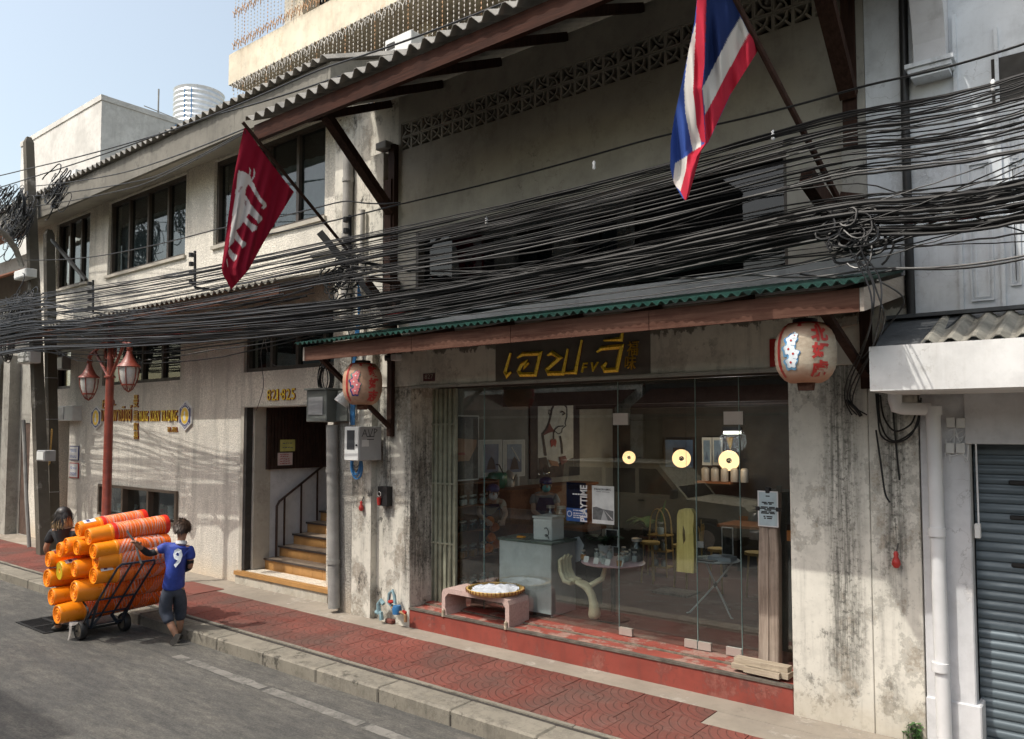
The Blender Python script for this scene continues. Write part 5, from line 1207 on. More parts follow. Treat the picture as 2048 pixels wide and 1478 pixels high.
# maroon elephant flag
FA = onY(490, 250, -2.02); FB = onY(692, 497, -.45)
def on_plane(px, py, p0, nrm):
    r = ray(px, py); return CAM + r * ((p0 - CAM).dot(nrm) / r.dot(nrm))
T = thing('elephant_flag', 'dark red flag with a white elephant drooping from a slanted pole', 'flag', FB)
obj('flag_pole', MB().tube([FB + (FB - FA) * .04, FA + (FA - FB) * .02], .022, 8), 'brace_wood', T)
nrmF = (FB - FA).cross(Vector((0, 0, 1))).normalized()
def z2(q): return (400 + q[0] / 3.695, 200 + q[1] / 3.695)
elp = [[z2(q) for q in P] for P in ([(283, 520), (330, 532), (368, 555), (382, 590), (354, 625), (338, 660), (335, 700), (372, 760), (376, 820), (334, 872), (300, 935), (262, 965), (250, 1050), (212, 1090), (222, 1000), (240, 850), (268, 640)],
    [(300, 690), (345, 735), (400, 800), (440, 850), (462, 868), (458, 890), (430, 914), (420, 890), (350, 830), (300, 760)], [(270, 770), (330, 850), (380, 910), (424, 935), (418, 960), (385, 974), (370, 950), (300, 880), (262, 830)],
    [(250, 930), (280, 990), (310, 1035), (342, 1056), (338, 1075), (312, 1098), (298, 1070), (250, 1020), (232, 985)], [(218, 1095), (245, 1130), (276, 1148), (268, 1175), (250, 1192), (236, 1180), (216, 1150), (208, 1120)],
    [(368, 585), (395, 610), (420, 670), (450, 725), (488, 762), (492, 785), (470, 806), (452, 798), (466, 780), (440, 750), (400, 690), (372, 640), (352, 620)], [(364, 492), (376, 520), (372, 556), (362, 556), (366, 520)], [(398, 500), (408, 530), (404, 566), (378, 604), (346, 616), (380, 590), (394, 560)], [(200, 1170), (208, 1230), (204, 1236), (195, 1190)])]
dark = [[z2(q) for q in P] for P in ([(300, 640), (320, 640), (300, 665), (290, 690), (278, 680)], [(330, 740), (345, 745), (340, 790), (328, 770)])]
def colE(x, y):
    y_ = y + 0
    if any(inside((x, y), P) for P in dark): return (.30, .22, .22)
    if any(inside((x, y), P) for P in elp): return (.52, .49, .48)
    return (.215, .008, .024)
def placeE(x, y):
    p = on_plane(x, y, FA, nrmF); k = min(1, max(0, (y - 262) / 180)); u = (x - sample_edge(LE, y))
    return p + (p - CAM).normalized() * (k * (.055 * sin(u * .11 + y * .012) + .03 * sin(u * .27 + y * .03)) + .0) + (p - CAM).normalized() * (.12 * k * max(0, 1 - u / 16))
LE = [(488, 256), (480, 290), (470, 340), (462, 390), (452, 470), (443, 535), (446, 550), (452, 560), (462, 579)]; RE = [(493, 256), (520, 296), (545, 330), (570, 362), (588, 384), (560, 430), (530, 480), (497, 540), (463, 579)]
flag_cloth('flag_cloth', LE, RE, placeE, colE, T, 90, 170)
# national flag
def z1(q): return (1280 + q[0] / 3.519, q[1] / 3.519)
HB = onY(1692, 428, -.4); HA = on_plane(1470, 0, HB, Vector((0, 1, 0))); HA = onY(1470, 0, -1.55); HT = HA + (HA - HB) * .42
T = thing('thai_flag', 'faded red white and blue striped Thai flag drooping from a slanted pole', 'flag', HB)
obj('flag_pole', MB().tube([HB + (HB - HA) * .04, HT], .026, 8), 'brace_wood', T)
nrmT = (HB - HA).cross(Vector((0, 0, 1))).normalized()
Rr, Ww, Bb = (.42, .022, .045), (.56, .54, .51), (.012, .026, .10)
TH_ = [(Rr, [(400, -420), (470, -420), (468, 0), (455, 450), (438, 620), (462, 1010), (428, 992), (398, 880), (374, 640), (384, 400), (400, 0)]), (Bb, [(470, -420), (480, -420), (655, 0), (708, 120), (640, 230), (455, 590), (468, 0)]), (Ww, [(708, 120), (765, 235), (700, 350), (460, 806), (438, 620), (455, 590), (640, 230)]), (Rr, [(765, 235), (1000, 330), (640, 660), (480, 1004), (462, 1010), (455, 812), (700, 350)]),
       (Ww, [(400, 130), (340, 350), (309, 620), (320, 800), (372, 1064), (430, 1030), (428, 992), (398, 880), (374, 640), (384, 400)]), (Ww, [(246, 1150), (334, 1096), (322, 1200), (284, 1345), (232, 1290)]), (Rr, [(334, 1096), (368, 1064), (470, 1000), (345, 1390), (325, 1430), (284, 1345)])]
TH_ = [(c, [z1(q) for q in P]) for c, P in TH_]
def colT(x, y):
    for c, P in TH_:
        if inside((x, y), P): return c
    return mul(Bb, 2.6)  # same blue painted lighter, for the light on the left folds
LT = [z1(q) for q in ((408, -300), (400, 0), (382, 160), (330, 420), (242, 820), (215, 1000), (212, 1180), (240, 1290), (300, 1395), (322, 1410))]
RTp = [z1(q) for q in ((480, -300), (655, 0), (712, 120), (765, 230), (850, 325), (640, 660), (482, 1000), (432, 1060), (346, 1370), (326, 1410))]
foldx = [z1(q) for q in ((468, -300), (468, 0), (455, 450), (438, 620), (462, 1010), (400, 1100), (322, 1410))]
def placeT(x, y):
    p = on_plane(x, y, HA, nrmT); k = min(1, max(0, (y + 60) / 150)); u = x - sample_edge(foldx, y)
    f = -.13 * math.exp(-(u / 9.) ** 2) if u < 0 else -.13 * math.exp(-(u / 5.) ** 2)
    k *= min(1, max(0, (sample_edge(RTp, y) - x) / 14)) if y < 96 else 1
    return p + (p - CAM).normalized() * k * (f + .05 * sin(x * .12 + y * .01) + .03 * sin(x * .21 - y * .022) + (.10 * min(1, -u / 28) if u < 0 else 0))
flag_cloth('flag_cloth', LT, RTp, placeT, colT, T, 90, 190)

# ================================================================ paper lanterns
def lantern(c, r, h, lab, flower, chars, azc):
    T = thing('paper_lantern', lab, 'lantern', (c.x, c.y, c.z - h / 2), group='paper lanterns under the awning')
    prof = []; n = 22
    def rad(t_):                                       # t_ from -1 (bottom) to 1 (top)
        return r * (1 - abs(t_) ** 3.0 * .42) * (1 if abs(t_) < .985 else .9)
    P = [(r * .34, -h / 2 - .002)]
    for i in range(n + 1):
        t_ = -1 + 2 * i / n; P.append((rad(t_) * (1.0 if i % 2 else .988), t_ * h / 2))
    P.append((r * .34, h / 2 + .002))
    obj('lantern_paper', MB().lathe(P, c, n=40), PAPER, T)
    obj('lantern_cap', MB().lathe([(r * .40, h / 2 - .012), (r * .40, h / 2 + .03), (r * .34, h / 2 + .034), (0, h / 2 + .03)], c, n=24), 'gate_brown', T)
    obj('lantern_foot', MB().lathe([(0, -h / 2 - .06), (r * .26, -h / 2 - .06), (r * .30, -h / 2 + .005)], c, n=20), 'fascia_wood', T)
    obj('hanger', MB().tube([c + Vector((0, 0, h / 2 + .02)), c + Vector((0, .05, h / 2 + .20))], .006, 5), 'iron', T)
    def surf(s_, z, e): a = azc + s_ / r; rr = rad(2 * z / h) + e; return c + Vector((rr * sin(a), -rr * cos(a), z))
    def drape(mb, e, name, m):
        bm = bmesh.new(); V = [bm.verts.new((x, y, 0)) for x, y, _ in mb.v]
        for f_ in mb.f:
            try: bm.faces.new([V[i] for i in f_])
            except ValueError: pass
        bmesh.ops.triangulate(bm, faces=bm.faces[:])
        for _ in range(3):
            ed = [q for q in bm.edges if q.calc_length() > .018]
            if ed: bmesh.ops.subdivide_edges(bm, edges=ed, cuts=1); bmesh.ops.triangulate(bm, faces=bm.faces[:])
        for v in bm.verts: v.co = surf(v.co.x, v.co.y, e)
        return obj(name, MB().bm(bm), m, T)
    def rect(x0, x1, z0, z1): return MB().add([(x0, z0, 0), (x1, z0, 0), (x1, z1, 0), (x0, z1, 0)], [(0, 1, 2, 3)])
    drape(rect(-r * 3.14, r * 3.14, h * .41, h * .49), .004, 'red_top_band', 'red_paint')
    drape(rect(-r * .80, -r * .72, -h * .42, h * .41), .004, 'red_line', 'red_paint'); drape(rect(-r * .70, -r * .66, -h * .42, h * .41), .004, 'red_line', 'red_paint')
    for i, ch in enumerate(chars):
        t2 = text_mb(ch, h * .27, lambda x, y, d: (x + r * .42, y + h * (.15 - .29 * i), 0), width=r * .62, bold=.045)
        drape(t2, .005, 'red_character', 'red_paint')
    for k, (fx_, fz) in enumerate(((-.22, .16), (-.30, .02), (-.16, -.06), (-.24, -.2), (-.12, .24))):
        def blob(cx, cz, R, nn=12, wv_=.18, pt=5): return MB().add([(cx + R * (1 + wv_ * sin(pt * a)) * cos(a), cz + R * (1 + wv_ * sin(pt * a)) * sin(a), 0) for a in [2 * pi * q / 24 for q in range(24)]], [tuple(range(24))])
        R = h * (.105 if k < 4 else .06)
        drape(blob(r * fx_ * 1.1, h * fz, R * 1.12), .0035 + k * .0006, 'painted_leaf', flower[1] if k % 2 == 0 else flower[2]); drape(blob(r * fx_ * 1.1 + .008, h * fz + .006, R * .84), .0065 + k * .0006, 'painted_flower', flower[0]); drape(blob(r * fx_ * 1.1 + .008, h * fz + .006, R * .18, wv_=0), .0095 + k * .0004, 'flower_eye', flower[3])
s = NB('aged_lantern_paper'); p = s.pos('o'); f = s.noise(s.map(p, (1, 1, 2.2)), 7, 6, .65)
c_ = s.mix(s.ramp(f, [(.35, 0), (.7, 1)]), (.46, .40, .31), (.28, .215, .155)); sp_ = s.n('ShaderNodeSeparateXYZ'); s.l(s.n('ShaderNodeTexCoord').outputs['Generated'], sp_.inputs[0])
s.col(s.mix(s.ramp(sp_.outputs[2], [(.05, .75), (.28, 0), (.72, 0), (.95, .75)]), c_, (.42, .17, .09))); s.rough(.8); s.bump(f, .4, .01); PAPER = s.m
petal = simple('pale_blue_petal', (.62, .68, .72), .7); pb = simple('petal_blue', (.06, .22, .45), .7); pb2 = simple('petal_sky', (.16, .36, .55), .7); pk = simple('petal_pink', (.55, .16, .17), .7); pg = simple('petal_green', (.05, .18, .17), .7)
c = onY(1611, 706, -1.05); lantern(c, .232, .47, 'cream paper lantern with white and blue flowers at the awning end', (petal, pb, pb2, 'red_paint'), '北好虎', radians(4))
c = onY(725, 768, -1.05); PAPER = simple('reddened_lantern_paper', (.36, .215, .14), .8, .3, 8, bump=.2); lantern(c, .238, .50, 'darker paper lantern with red flowers near the telecom cabinet', (pk, pg, 'navy', 'white'), '鼓好志', radians(42))

# ================================================================ overhead cables
random.seed(5)
CN = 0
def span(a, b, sag, n=14): return [a.lerp(b, i / n) - Vector((0, 0, 4 * sag * (i / n) * (1 - i / n))) for i in range(n + 1)]
def cable(pts, sags, r, m, lab, grp, jit=.0):
    P = []
    for i, (a, b) in enumerate(zip(pts, pts[1:])):
        s_ = span(a, b, sags[i] if isinstance(sags, (list, tuple)) else sags); P += s_ if i == 0 else s_[1:]
    for _ in range(3): P = [P[0]] + [P[i] * .5 + (P[i - 1] + P[i + 1]) * .25 for i in range(1, len(P) - 1)] + [P[-1]]
    if jit: P = [p + Vector((0, random.uniform(-jit, jit), random.uniform(-jit, jit))) if 0 < i < len(P) - 1 else p for i, p in enumerate(P)]
    return one('overhead_cable', MB().tube(P, r, 6), m, lab, 'cable', grp)
def pick(u=.80): 
    q = random.random(); return 'cable' if q < u else 'cable_grey' if q < .97 else 'cable_red' if q < .985 else 'cable'
LAB = {'u': ('black cable in the upper overhead bundle crossing both flags', 'upper overhead bundle'), 'l': ('black cable in the lower thick overhead bundle just above the awning', 'lower overhead bundle'), 'm': ('stray cable slanting between the two overhead bundles', 'stray cables between the bundles'), 'p': ('slack cable sagging between the concrete poles and the elephant flag bracket', 'slack cables by the poles')}
CLAB = {'cable_grey': 'grey', 'cable_red': 'red', 'cable_blue': 'blue'}
def run(kind, y0, y1, y2, y3, Y, r, sag, jit=.006):
    m = pick(); lab, grp = LAB[kind]
    if m != 'cable': lab = lab.replace('black cable', CLAB[m] + ' cable').replace('stray cable', 'stray ' + CLAB[m] + ' cable').replace('slack cable', 'slack ' + CLAB[m] + ' cable'); grp = grp + ', ' + CLAB[m]
    pts = []
    if y0 is not None: pts += [onY(-120, y0 + 25, -1.75), onY(62, y0, -1.7 + random.uniform(-.1, .1))]
    if y1 is not None: pts.append(onY(690 + random.uniform(-14, 14), y1, Y - .25))
    pts.append(onY(1690 + random.uniform(-14, 14), y2, Y)); pts.append(onY(2130, y3, Y + .05))
    cable(pts, [random.uniform(.02, .05)] * (0 if y0 is None else 1) + [sag * random.uniform(.5, 1.3) for _ in range(len(pts) - 2)] + [.02], r, m, lab, grp, jit)
for i in range(32):
    t_ = ((i + random.random()) / 32) ** 1.1
    run('u', 590 + 75 * t_ + random.uniform(-8, 8), 472 + 88 * t_ + random.uniform(-8, 8), 222 + 125 * t_ ** 1.25 + random.uniform(-8, 8), 118 + 170 * t_ ** 1.2 + random.uniform(-8, 8), -1.0 + random.uniform(-.12, .12), random.choice((.0045, .0055, .0065, .008, .0105)), .07)
for i in range(34):
    t_ = (i + random.random()) / 34
    run('l', 640 + 60 * t_ + random.uniform(-10, 10), 598 + 66 * t_, 398 + 72 * t_, 338 + 95 * t_ + random.uniform(-5, 5), -.98 + random.uniform(-.14, .10), random.choice((.006, .008, .010, .012, .016)), .06)
for i in range(20):
    a_ = random.uniform(525, 650); run('m', None, a_, random.uniform(330, 540), random.uniform(240, 520), -.95 + random.uniform(-.2, .1), random.choice((.0045, .0055, .007)), .10)
for i in range(20):
    t_ = (i + random.random()) / 20; m = pick(.85)
    a = onY(-130, 620 + 100 * t_, -1.3); b = onY(62 + random.uniform(-12, 12), 590 + 110 * t_, -1.0 - .5 * random.random()); c = onY(random.uniform(560, 700), 575 + 85 * t_, -1.15)
    lab, grp = LAB['p']
    if m != 'cable': lab = lab.replace('slack cable', 'slack ' + CLAB[m] + ' cable'); grp += ', ' + CLAB[m]
    cable([a, b, c], [.06, random.uniform(.12, .42)], random.choice((.006, .008, .011)), m, lab, grp, .012)
for i, (pts, lab) in enumerate((([(-100, 370, -1.), (62, 336, -.9), (340, 262, -1.1), (640, 138, -1.5), (1010, 5, -1.6)], 'uppermost thin line from the leaning pole across the far white block'), ([(-100, 400, -1.), (66, 354, -.9), (420, 232, -1.15), (700, 145, -1.5), (1080, 30, -1.6)], 'second thin line from the leaning pole running over the old eaves'),
        ([(70, 372, -.9), (250, 345, -1.2), (488, 258, -2.02)], 'upper pole line ending at the elephant flag tip'), ([(70, 392, -.9), (300, 358, -1.2), (490, 262, -2.02)], 'middle pole line ending at the elephant flag tip'), ([(72, 412, -.9), (280, 372, -1.2), (490, 266, -2.02)], 'lowest pole line ending at the elephant flag tip'),
        ([(480, 478, -1.0), (800, 408, -1.0), (1320, 271, -1.05), (1740, 168, -1.05), (2100, 70, -1.0)], 'lone cable above the bundle crossing the bare upper wall'), ([(50, 520, -.9), (200, 512, -.9), (445, 455, -.9), (690, 400, -.9), (800, 405, -1.0)], 'lone cable crossing the trading house windows'),
        ([(1240, 545, -.95), (1500, 548, -.95), (1750, 535, -.95), (2100, 500, -.95)], 'pale lone cable running low above the green awning'), ([(1600, 548, -.95), (1800, 536, -.95), (2100, 505, -.95)], 'black lone cable running low above the green awning'), ([(1690, 500, -.9), (1830, 470, -.9), (1960, 440, -.9), (2100, 400, -.9)], 'sagging cable below the bundle in front of the bluish wall'),
        ([(120, 655, -.8), (178, 676, -1.1), (212, 648, -1.35)], 'thin wire from the short pole to the red lamp finial'), ([(100, 690, -.8), (140, 715, -1.), (176, 722, -1.25)], 'thin wire from the short pole to a red lantern cap'), ([(262, 722, -1.3), (420, 700, -.6), (620, 668, -.3)], 'thin wire from the red lamp toward the hood'))):
    cable([onY(*p) for p in pts], .03 if i not in (7, 8) else .05, .011 if i < 2 else .009, 'cable' if i != 7 else 'cable_grey', lab, None)
# snarls where the bundles are tied
def snarl(c, n, r, lab, sx=1., sz=1.):
    mb = MB(); c = Vector(c)
    for i in range(n):
        o = c + Vector((random.gauss(0, r * .5 * sx), random.gauss(0, .06), random.gauss(0, r * .45 * sz))); R = random.uniform(.06, r * .6); a0 = random.uniform(0, 6.28); q = []; th_ = random.uniform(-.5, .5)
        for k in range(random.randint(12, 22)):
            a = a0 + k * .34; rr = R * (1 + .18 * sin(k * .8 + a0 * 3)); q.append(o + Vector((rr * cos(a) * 1.3, R * .4 * sin(a + th_), rr * sin(a))))
        mb.tube(q, random.choice((.007, .009, .012)), 5)
    return one('cable_snarl', mb, 'cable', lab, 'cable tangle')
snarl(at_pole(450, .1, -.35), 85, .55, 'black snarl of cables and clamps round the upper leaning pole', 1.1, .9)
snarl(at_pole(400, -.5, -.35), 30, .4, 'black clamps and loops at the street side of the leaning pole')
snarl(at_pole(640, .1, -.35), 80, .6, 'dense lower snarl of cables on the leaning pole', 1.3, .7)
snarl(onY(685, 545, -1.1), 24, .26, 'snarl of cables below the elephant flag pole')
snarl(onY(1692, 470, -1.05), 22, .18, 'snarl of cables tied under the Thai flag pole')
snarl(onY(112, 385, -.9), 26, .4, 'bunch of loops trailing off the leaning pole toward the eaves')
p = at_pole(655, -.15, -.42); coil((p.x, p.y, p.z - .3), .42, 'cable', 'large hanging coil of cable on the leaning pole', 12, thick=.011)
p = at_pole(430, .7, -.42); coil((p.x, p.y, p.z), .26, 'cable', 'smaller hanging coil of cable right of the leaning pole', 6, thick=.010)
for k, (x, y, Y, lab) in enumerate(((1188, 330, -1.0, 'white insulator clip on the upper cables over the bare wall'), (973, 441, -1.0, 'white insulator clip on the upper cables left of the window'), (1546, 270, -1.0, 'white insulator clip beside the Thai flag pole'), (1986, 170, -.95, 'white insulator clip in front of the bluish wall'))):
    p = onY(x, y, Y); one('insulator', MB().lathe([(.008, -.045), (.017, -.03), (.013, 0), (.018, .02), (.008, .04), (0, .042)], p, n=10), 'white_gloss', lab, 'insulator', 'insulators on the cables')
for k, (x, y0, y1) in enumerate(((390, 502, 575), (186, 560, 625), (700, 430, 520))):
    t = thing('cable_bracket', ['iron cable bracket with knobs in front of the trading house windows', 'iron cable bracket with knobs beside the short pole strut', 'iron cable bracket at the foot of the elephant flag pole'][k], 'bracket', onY(x, y1, -.95), group='iron cable brackets')
    a = onY(x, y0, -.95); b = onY(x, y1, -.95)
    obj('bracket_bar', MB().bar(a, b, .03).bar(b, (b.x + .1, YL if k < 2 else 0, b.z), .035), 'iron', t)
    for j in range(4): p = a.lerp(b, (j + .5) / 4); obj('knob', MB().cyl(p + Vector((0, -.06, -.03)), p + Vector((0, -.06, .03)), .04, 8), 'iron', t)
one('cable_outrigger', MB().bar(onY(640, 465, -.6), onY(775, 628, .0), .07, .10).bar(onY(680, 545, -1.05), onY(690, 545, .0), .05), 'iron', 'dark steel outrigger carrying the cables beside the upper downpipe', 'bracket')
one('cable_outrigger', MB().bar(onY(1612, 352, -.9), onY(1700, 480, -.05), .10, .14).bar(onY(1680, 390, -.05), onY(1730, 395, .0), .05), 'brace_wood', 'dark timber outrigger carrying the cables under the Thai flag', 'bracket')
one('corner_bracket', MB().bar(onY(735, 562, -.5), onY(792, 640, -.02), .06, .07).bar(onY(792, 560, -.02), onY(792, 645, -.02), .08).bar(onY(735, 556, -.5), onY(795, 566, -.02), .08, .05), 'brace_wood', 'small dark timber bracket at the corner above the awning', 'bracket')
# ================================================================ hand truck with bucket stacks
random.seed(21)
T = thing('hand_truck', 'dark blue two-wheeled hand truck carrying the orange bucket load', 'hand truck', (-10.6, -2.45, 0))
WL, WR_ = onZ(165, 1278, 0), onZ(243, 1262, 0); WL.y, WR_.y = -2.72, -2.16; WL.x = WR_.x = -10.82; rw = .125
for c in (WL, WR_):
    wh = obj('wheel', MB().lathe([(.06, -.036), (.085, -.036), (.085, .036), (.06, .036), (.03, .045), (0, .045)], (c.x, c.y, rw), (0, 1, 0), 18).lathe([(0, -.045), (.03, -.045), (.06, -.036)], (c.x, c.y, rw), (0, 1, 0), 18), 'rim', T)
    obj('tyre', MB().lathe([(.086, -.04), (.115, -.042), (.125, -.02), (.125, .02), (.115, .042), (.086, .04), (.086, -.04)], (c.x, c.y, rw), (0, 1, 0), 24), 'black', wh)
obj('axle', MB().cyl((WL.x, -2.78, rw), (WL.x, -2.10, rw), .016, 8), 'iron', T)
A0, A1 = Vector((-10.78, 0, .26)), Vector((-9.92, 0, 1.06))
ys = [-2.66 + i * .158 for i in range(4)]
for i, y in enumerate(ys):
    a = Vector((A0.x, y, A0.z)); b = Vector((A1.x, y, A1.z))
    obj('upright', MB().tube([a, b] if i in (1, 2) else [a, b - (b - a) * .06, b + Vector((.0, .03 if i == 0 else -.03, .0))], .014, 8), 'cart', T)
obj('top_bar', MB().tube([(A1.x, ys[0] + .03, A1.z), (A1.x, ys[3] - .03, A1.z)], .014, 8), 'cart', T)
for k in (.08, .36): p = A0.lerp(A1, k); obj('cross_bar', MB().cyl((p.x, ys[0], p.z), (p.x, ys[3], p.z), .012, 8), 'cart', T)
obj('strut', MB().bar((WL.x, -2.6, rw), (A0.x + .3, -2.66, .54), .025).bar((WL.x, -2.2, rw), (A0.x + .3, -2.19, .54), .025).bar((WL.x, -2.6, rw), (A0.x, -2.5, .27), .03).bar((WL.x, -2.25, rw), (A0.x, -2.35, .27), .03), 'cart', T)
obj('nose_plate', MB().box(-11.45, A0.x, -2.7, -2.15, .155, .17).bar((A0.x, -2.66, .26), (A0.x, -2.66, .16), .03).bar((A0.x, -2.19, .26), (A0.x, -2.19, .16), .03), 'cart', T)
# (near-end pixel, near-end y, far y, bottom radius, wrapped?)
ST = [((156.5, 1059), -2.86, -1.98, .094, 1, 1), ((176.5, 1074), -2.84, -1.84, .105, 1, 0), ((119, 1100), -2.95, -1.7, .098, 0, 0), ((132, 1091.5), -2.92, -1.7, .10, 0, 0), ((153, 1095), -2.88, -1.75, .098, 0, 0), ((186.5, 1103), -2.84, -1.85, .098, 2, 0), ((96.4, 1119), -3.0, -1.8, .10, 0, 1), ((191.5, 1121.5), -2.80, -1.82, .108, 2, 0), ((94, 1156.5), -3.0, -1.75, .118, 0, 0), ((119, 1141.5), -2.94, -1.75, .12, 0, 2), ((148, 1138), -2.9, -1.75, .105, 0, 0), ((186.5, 1151.5), -2.82, -1.82, .105, 3, 1), ((102.7, 1194), -2.98, -1.7, .11, 0, 0), ((148, 1183), -2.9, -1.70, .135, 3, 0), ((114, 1229), -2.96, -1.62, .122, 3, 0)]
SLAB = ['topmost rear stack of orange buckets with a white label on its end bucket', 'top stack of orange buckets with red rims nearest the pusher', 'small orange bucket stack peeping out left in the third row', 'orange bucket stack at the left of the upper middle row', 'orange bucket stack right of the upper middle row', 'orange bucket stack in shiny plastic under the top pair', 'leftmost upper orange stack with a dark torn label', 'front orange bucket stack under the hand of the pusher, wrapped in white bands', 'leftmost middle stack of orange buckets sticking out over the kerb', 'big stack with a yellowish bucket end in the middle row', 'orange bucket stack right of the yellowish end', 'stack with a white label just above the truck uprights', 'lower left orange bucket stack above the lowest one', 'largest orange bucket end low behind the truck uprights', 'lowest orange bucket stack lying on the nose plate']
# make a turned surface where each ring is a little uneven
for k, (q, y0, y1, rb, wrap, lab_) in enumerate(ST):
    p = onY(q[0], q[1], y0); dy = Vector((random.uniform(-.05, .05), 1, random.uniform(-.03, .05) + (.06 if k < 2 else 0))).normalized(); Ln = y1 - y0; rt = rb * 1.17; Lb = .27 if rb < .11 else .31
    t = thing('bucket_stack', SLAB[k], 'buckets', (p.x, y0, p.z), group='bucket stacks on the hand truck')
    m0 = 'bkt_y' if k == 9 else 'bkt'
    e = obj('bucket', MB().lathe([(0, .006), (rb * .22, .006), (rb * .24, .0), (rb * .30, .0), (rb * .32, .007), (rb * .48, .007), (rb * .50, .0), (rb * .58, .0), (rb * .60, .008), (rb * .80, .008), (rb * .82, -.002), (rb * .95, -.004), (rb, .006), (rb * 1.02, .02), (rt * .97, Lb - .03), (rt, Lb - .028), (rt * 1.035, Lb - .02), (rt * 1.035, Lb), (rt, Lb)], p, dy, 28), m0, t)
    if k == 9: obj('bucket_base', MB().lathe([(rb * .25, -.001), (rb * .82, -.003), (rb * .95, -.006)], p, dy, 28), simple('olive_bucket_base', (.55, .42, .02), .4), e)
    rings = []; z = Lb; n = int((Ln - Lb) / .034)
    pr = []
    for i in range(n):
        pr += [(rt * 1.0, z), (rt * 1.04, z + .006), (rt * 1.04, z + .02), (rt * .985, z + .026)]; z += .034
    pr += [(rt * .3, z)]
    red = k in (0, 1)
    nested = obj('nested_buckets', MB().lathe(pr, p, dy, 26), 'bkt_rim', t, kind='stuff')
    if red:
        for zz_ in (Lb + .005, Lb + (n - 1) * .034): obj('red_rim', MB().lathe([(rt * 1.045, zz_), (rt * 1.06, zz_ + .01), (rt * 1.06, zz_ + .05), (rt * 1.045, zz_ + .06)], p, dy, 26), 'bkt_red', t)
    if wrap:
        # plastic film wound round the nested part: slanting milky bands
        fm = MB(); u = dy.orthogonal().normalized(); v = dy.cross(u); R = rt * 1.058; za, zb = Lb + .04, Lb + n * .034 - .05
        nb = {1: 20, 2: 10, 3: 18}[wrap]; wd = {1: .003, 2: .014, 3: .0045}[wrap]
        for i in range(nb):
            zc = za + (zb - za) * (i + .5) / nb; tilt = (.06 * sin(i * .9) if wrap == 1 else .16 * (1 if (i // 4) % 2 else -1)); vs = []
            for s_ in range(25):
                a = 2 * pi * s_ / 24; h = zc + tilt * sin(a + i * .15) * .6
                h = min(max(h, za - .03), zb + .05); c = p + (u * cos(a) + v * sin(a)) * R; vs += [c + dy * (h - wd), c + (u * cos(a) + v * sin(a)) * .002 + dy * (h + wd)]
            fm.add(vs, [(2 * s_, 2 * s_ + 2, 2 * s_ + 3, 2 * s_ + 1) for s_ in range(24)], True)
        obj('plastic_wrap', fm, FILM, t) if 'FILM' in globals() else None
        if 'FILM' not in globals():
            s = NB('milky_plastic_film'); s.col((.86, .80, .76)); s.rough(.22); tr_ = s.n('ShaderNodeBsdfTransparent'); mx_ = s.n('ShaderNodeMixShader'); mx_.inputs[0].default_value = .36; s.l(tr_.outputs[0], mx_.inputs[1]); s.l(s.b.outputs[0], mx_.inputs[2]); s.l(mx_.outputs[0], s.o.inputs[0]); FILM = s.m
            obj('plastic_wrap', fm, FILM, t)
    if lab_:
        fm = MB(); u = Vector((0, 0, 1)); u = (u - dy * u.dot(dy)).normalized(); v = dy.cross(u)
        for s0, s1, z0, z1, mm, nm in ((-.1, .75, .05, .20, 'sticker', 'label_sheet'), (.05, .6, .09, .13, 'navy', 'label_print')):
            f2 = MB(); vs = []
            for s_ in range(9):
                a = s0 + (s1 - s0) * s_ / 8 + (.3 if k == 11 else 0); 
                for zq in (z0, z1): R = rb * 1.02 + (rt * .97 - rb * 1.02) * (zq - .02) / (Lb - .05) + (.003 if mm == 'sticker' else .0045); vs.append(p + (u * cos(a) - v * sin(a) * -1) * R + dy * zq)
            obj(nm, f2.add(vs, [(2 * i, 2 * i + 2, 2 * i + 3, 2 * i + 1) for i in range(8)], True), mm if k != 6 or mm != 'sticker' else 'gold_red', t)
hang([onY(222, 1035, -2.3), onY(242, 1046, -2.38), onY(258, 1068, -2.42), onY(268, 1083, -2.42)], 'strap', 'flat dark strap pulled tight over the top buckets', .014, 'strap', 'strap')
hang([onY(272, 1090, -2.42), onY(277, 1110, -2.50), onY(283, 1128, -2.52)], 'strap', 'end of the dark strap tied to the truck top bar', .014, 'strap', 'strap')
hang([onY(166, 1203, -2.78), onY(176, 1222, -2.82), onY(168, 1244, -2.74), onY(160, 1248, -2.6)], 'strap', 'dark green strap round the lowest bucket stack', .012, 'strap', 'strap')
one('plastic_scrap', MB().add([onY(x, y, -2.9) for x, y in ((138, 1246), (144, 1246), (143, 1262), (138, 1280), (135, 1281), (138, 1264))], [(0, 1, 2, 3, 4, 5)]).add([onY(x, y, -2.87) for x, y in ((138, 1244), (158, 1244), (152, 1250), (140, 1252))], [(0, 1, 2, 3)]), FILM, 'torn clear plastic scrap hanging from the lowest bucket stack', 'plastic scrap')

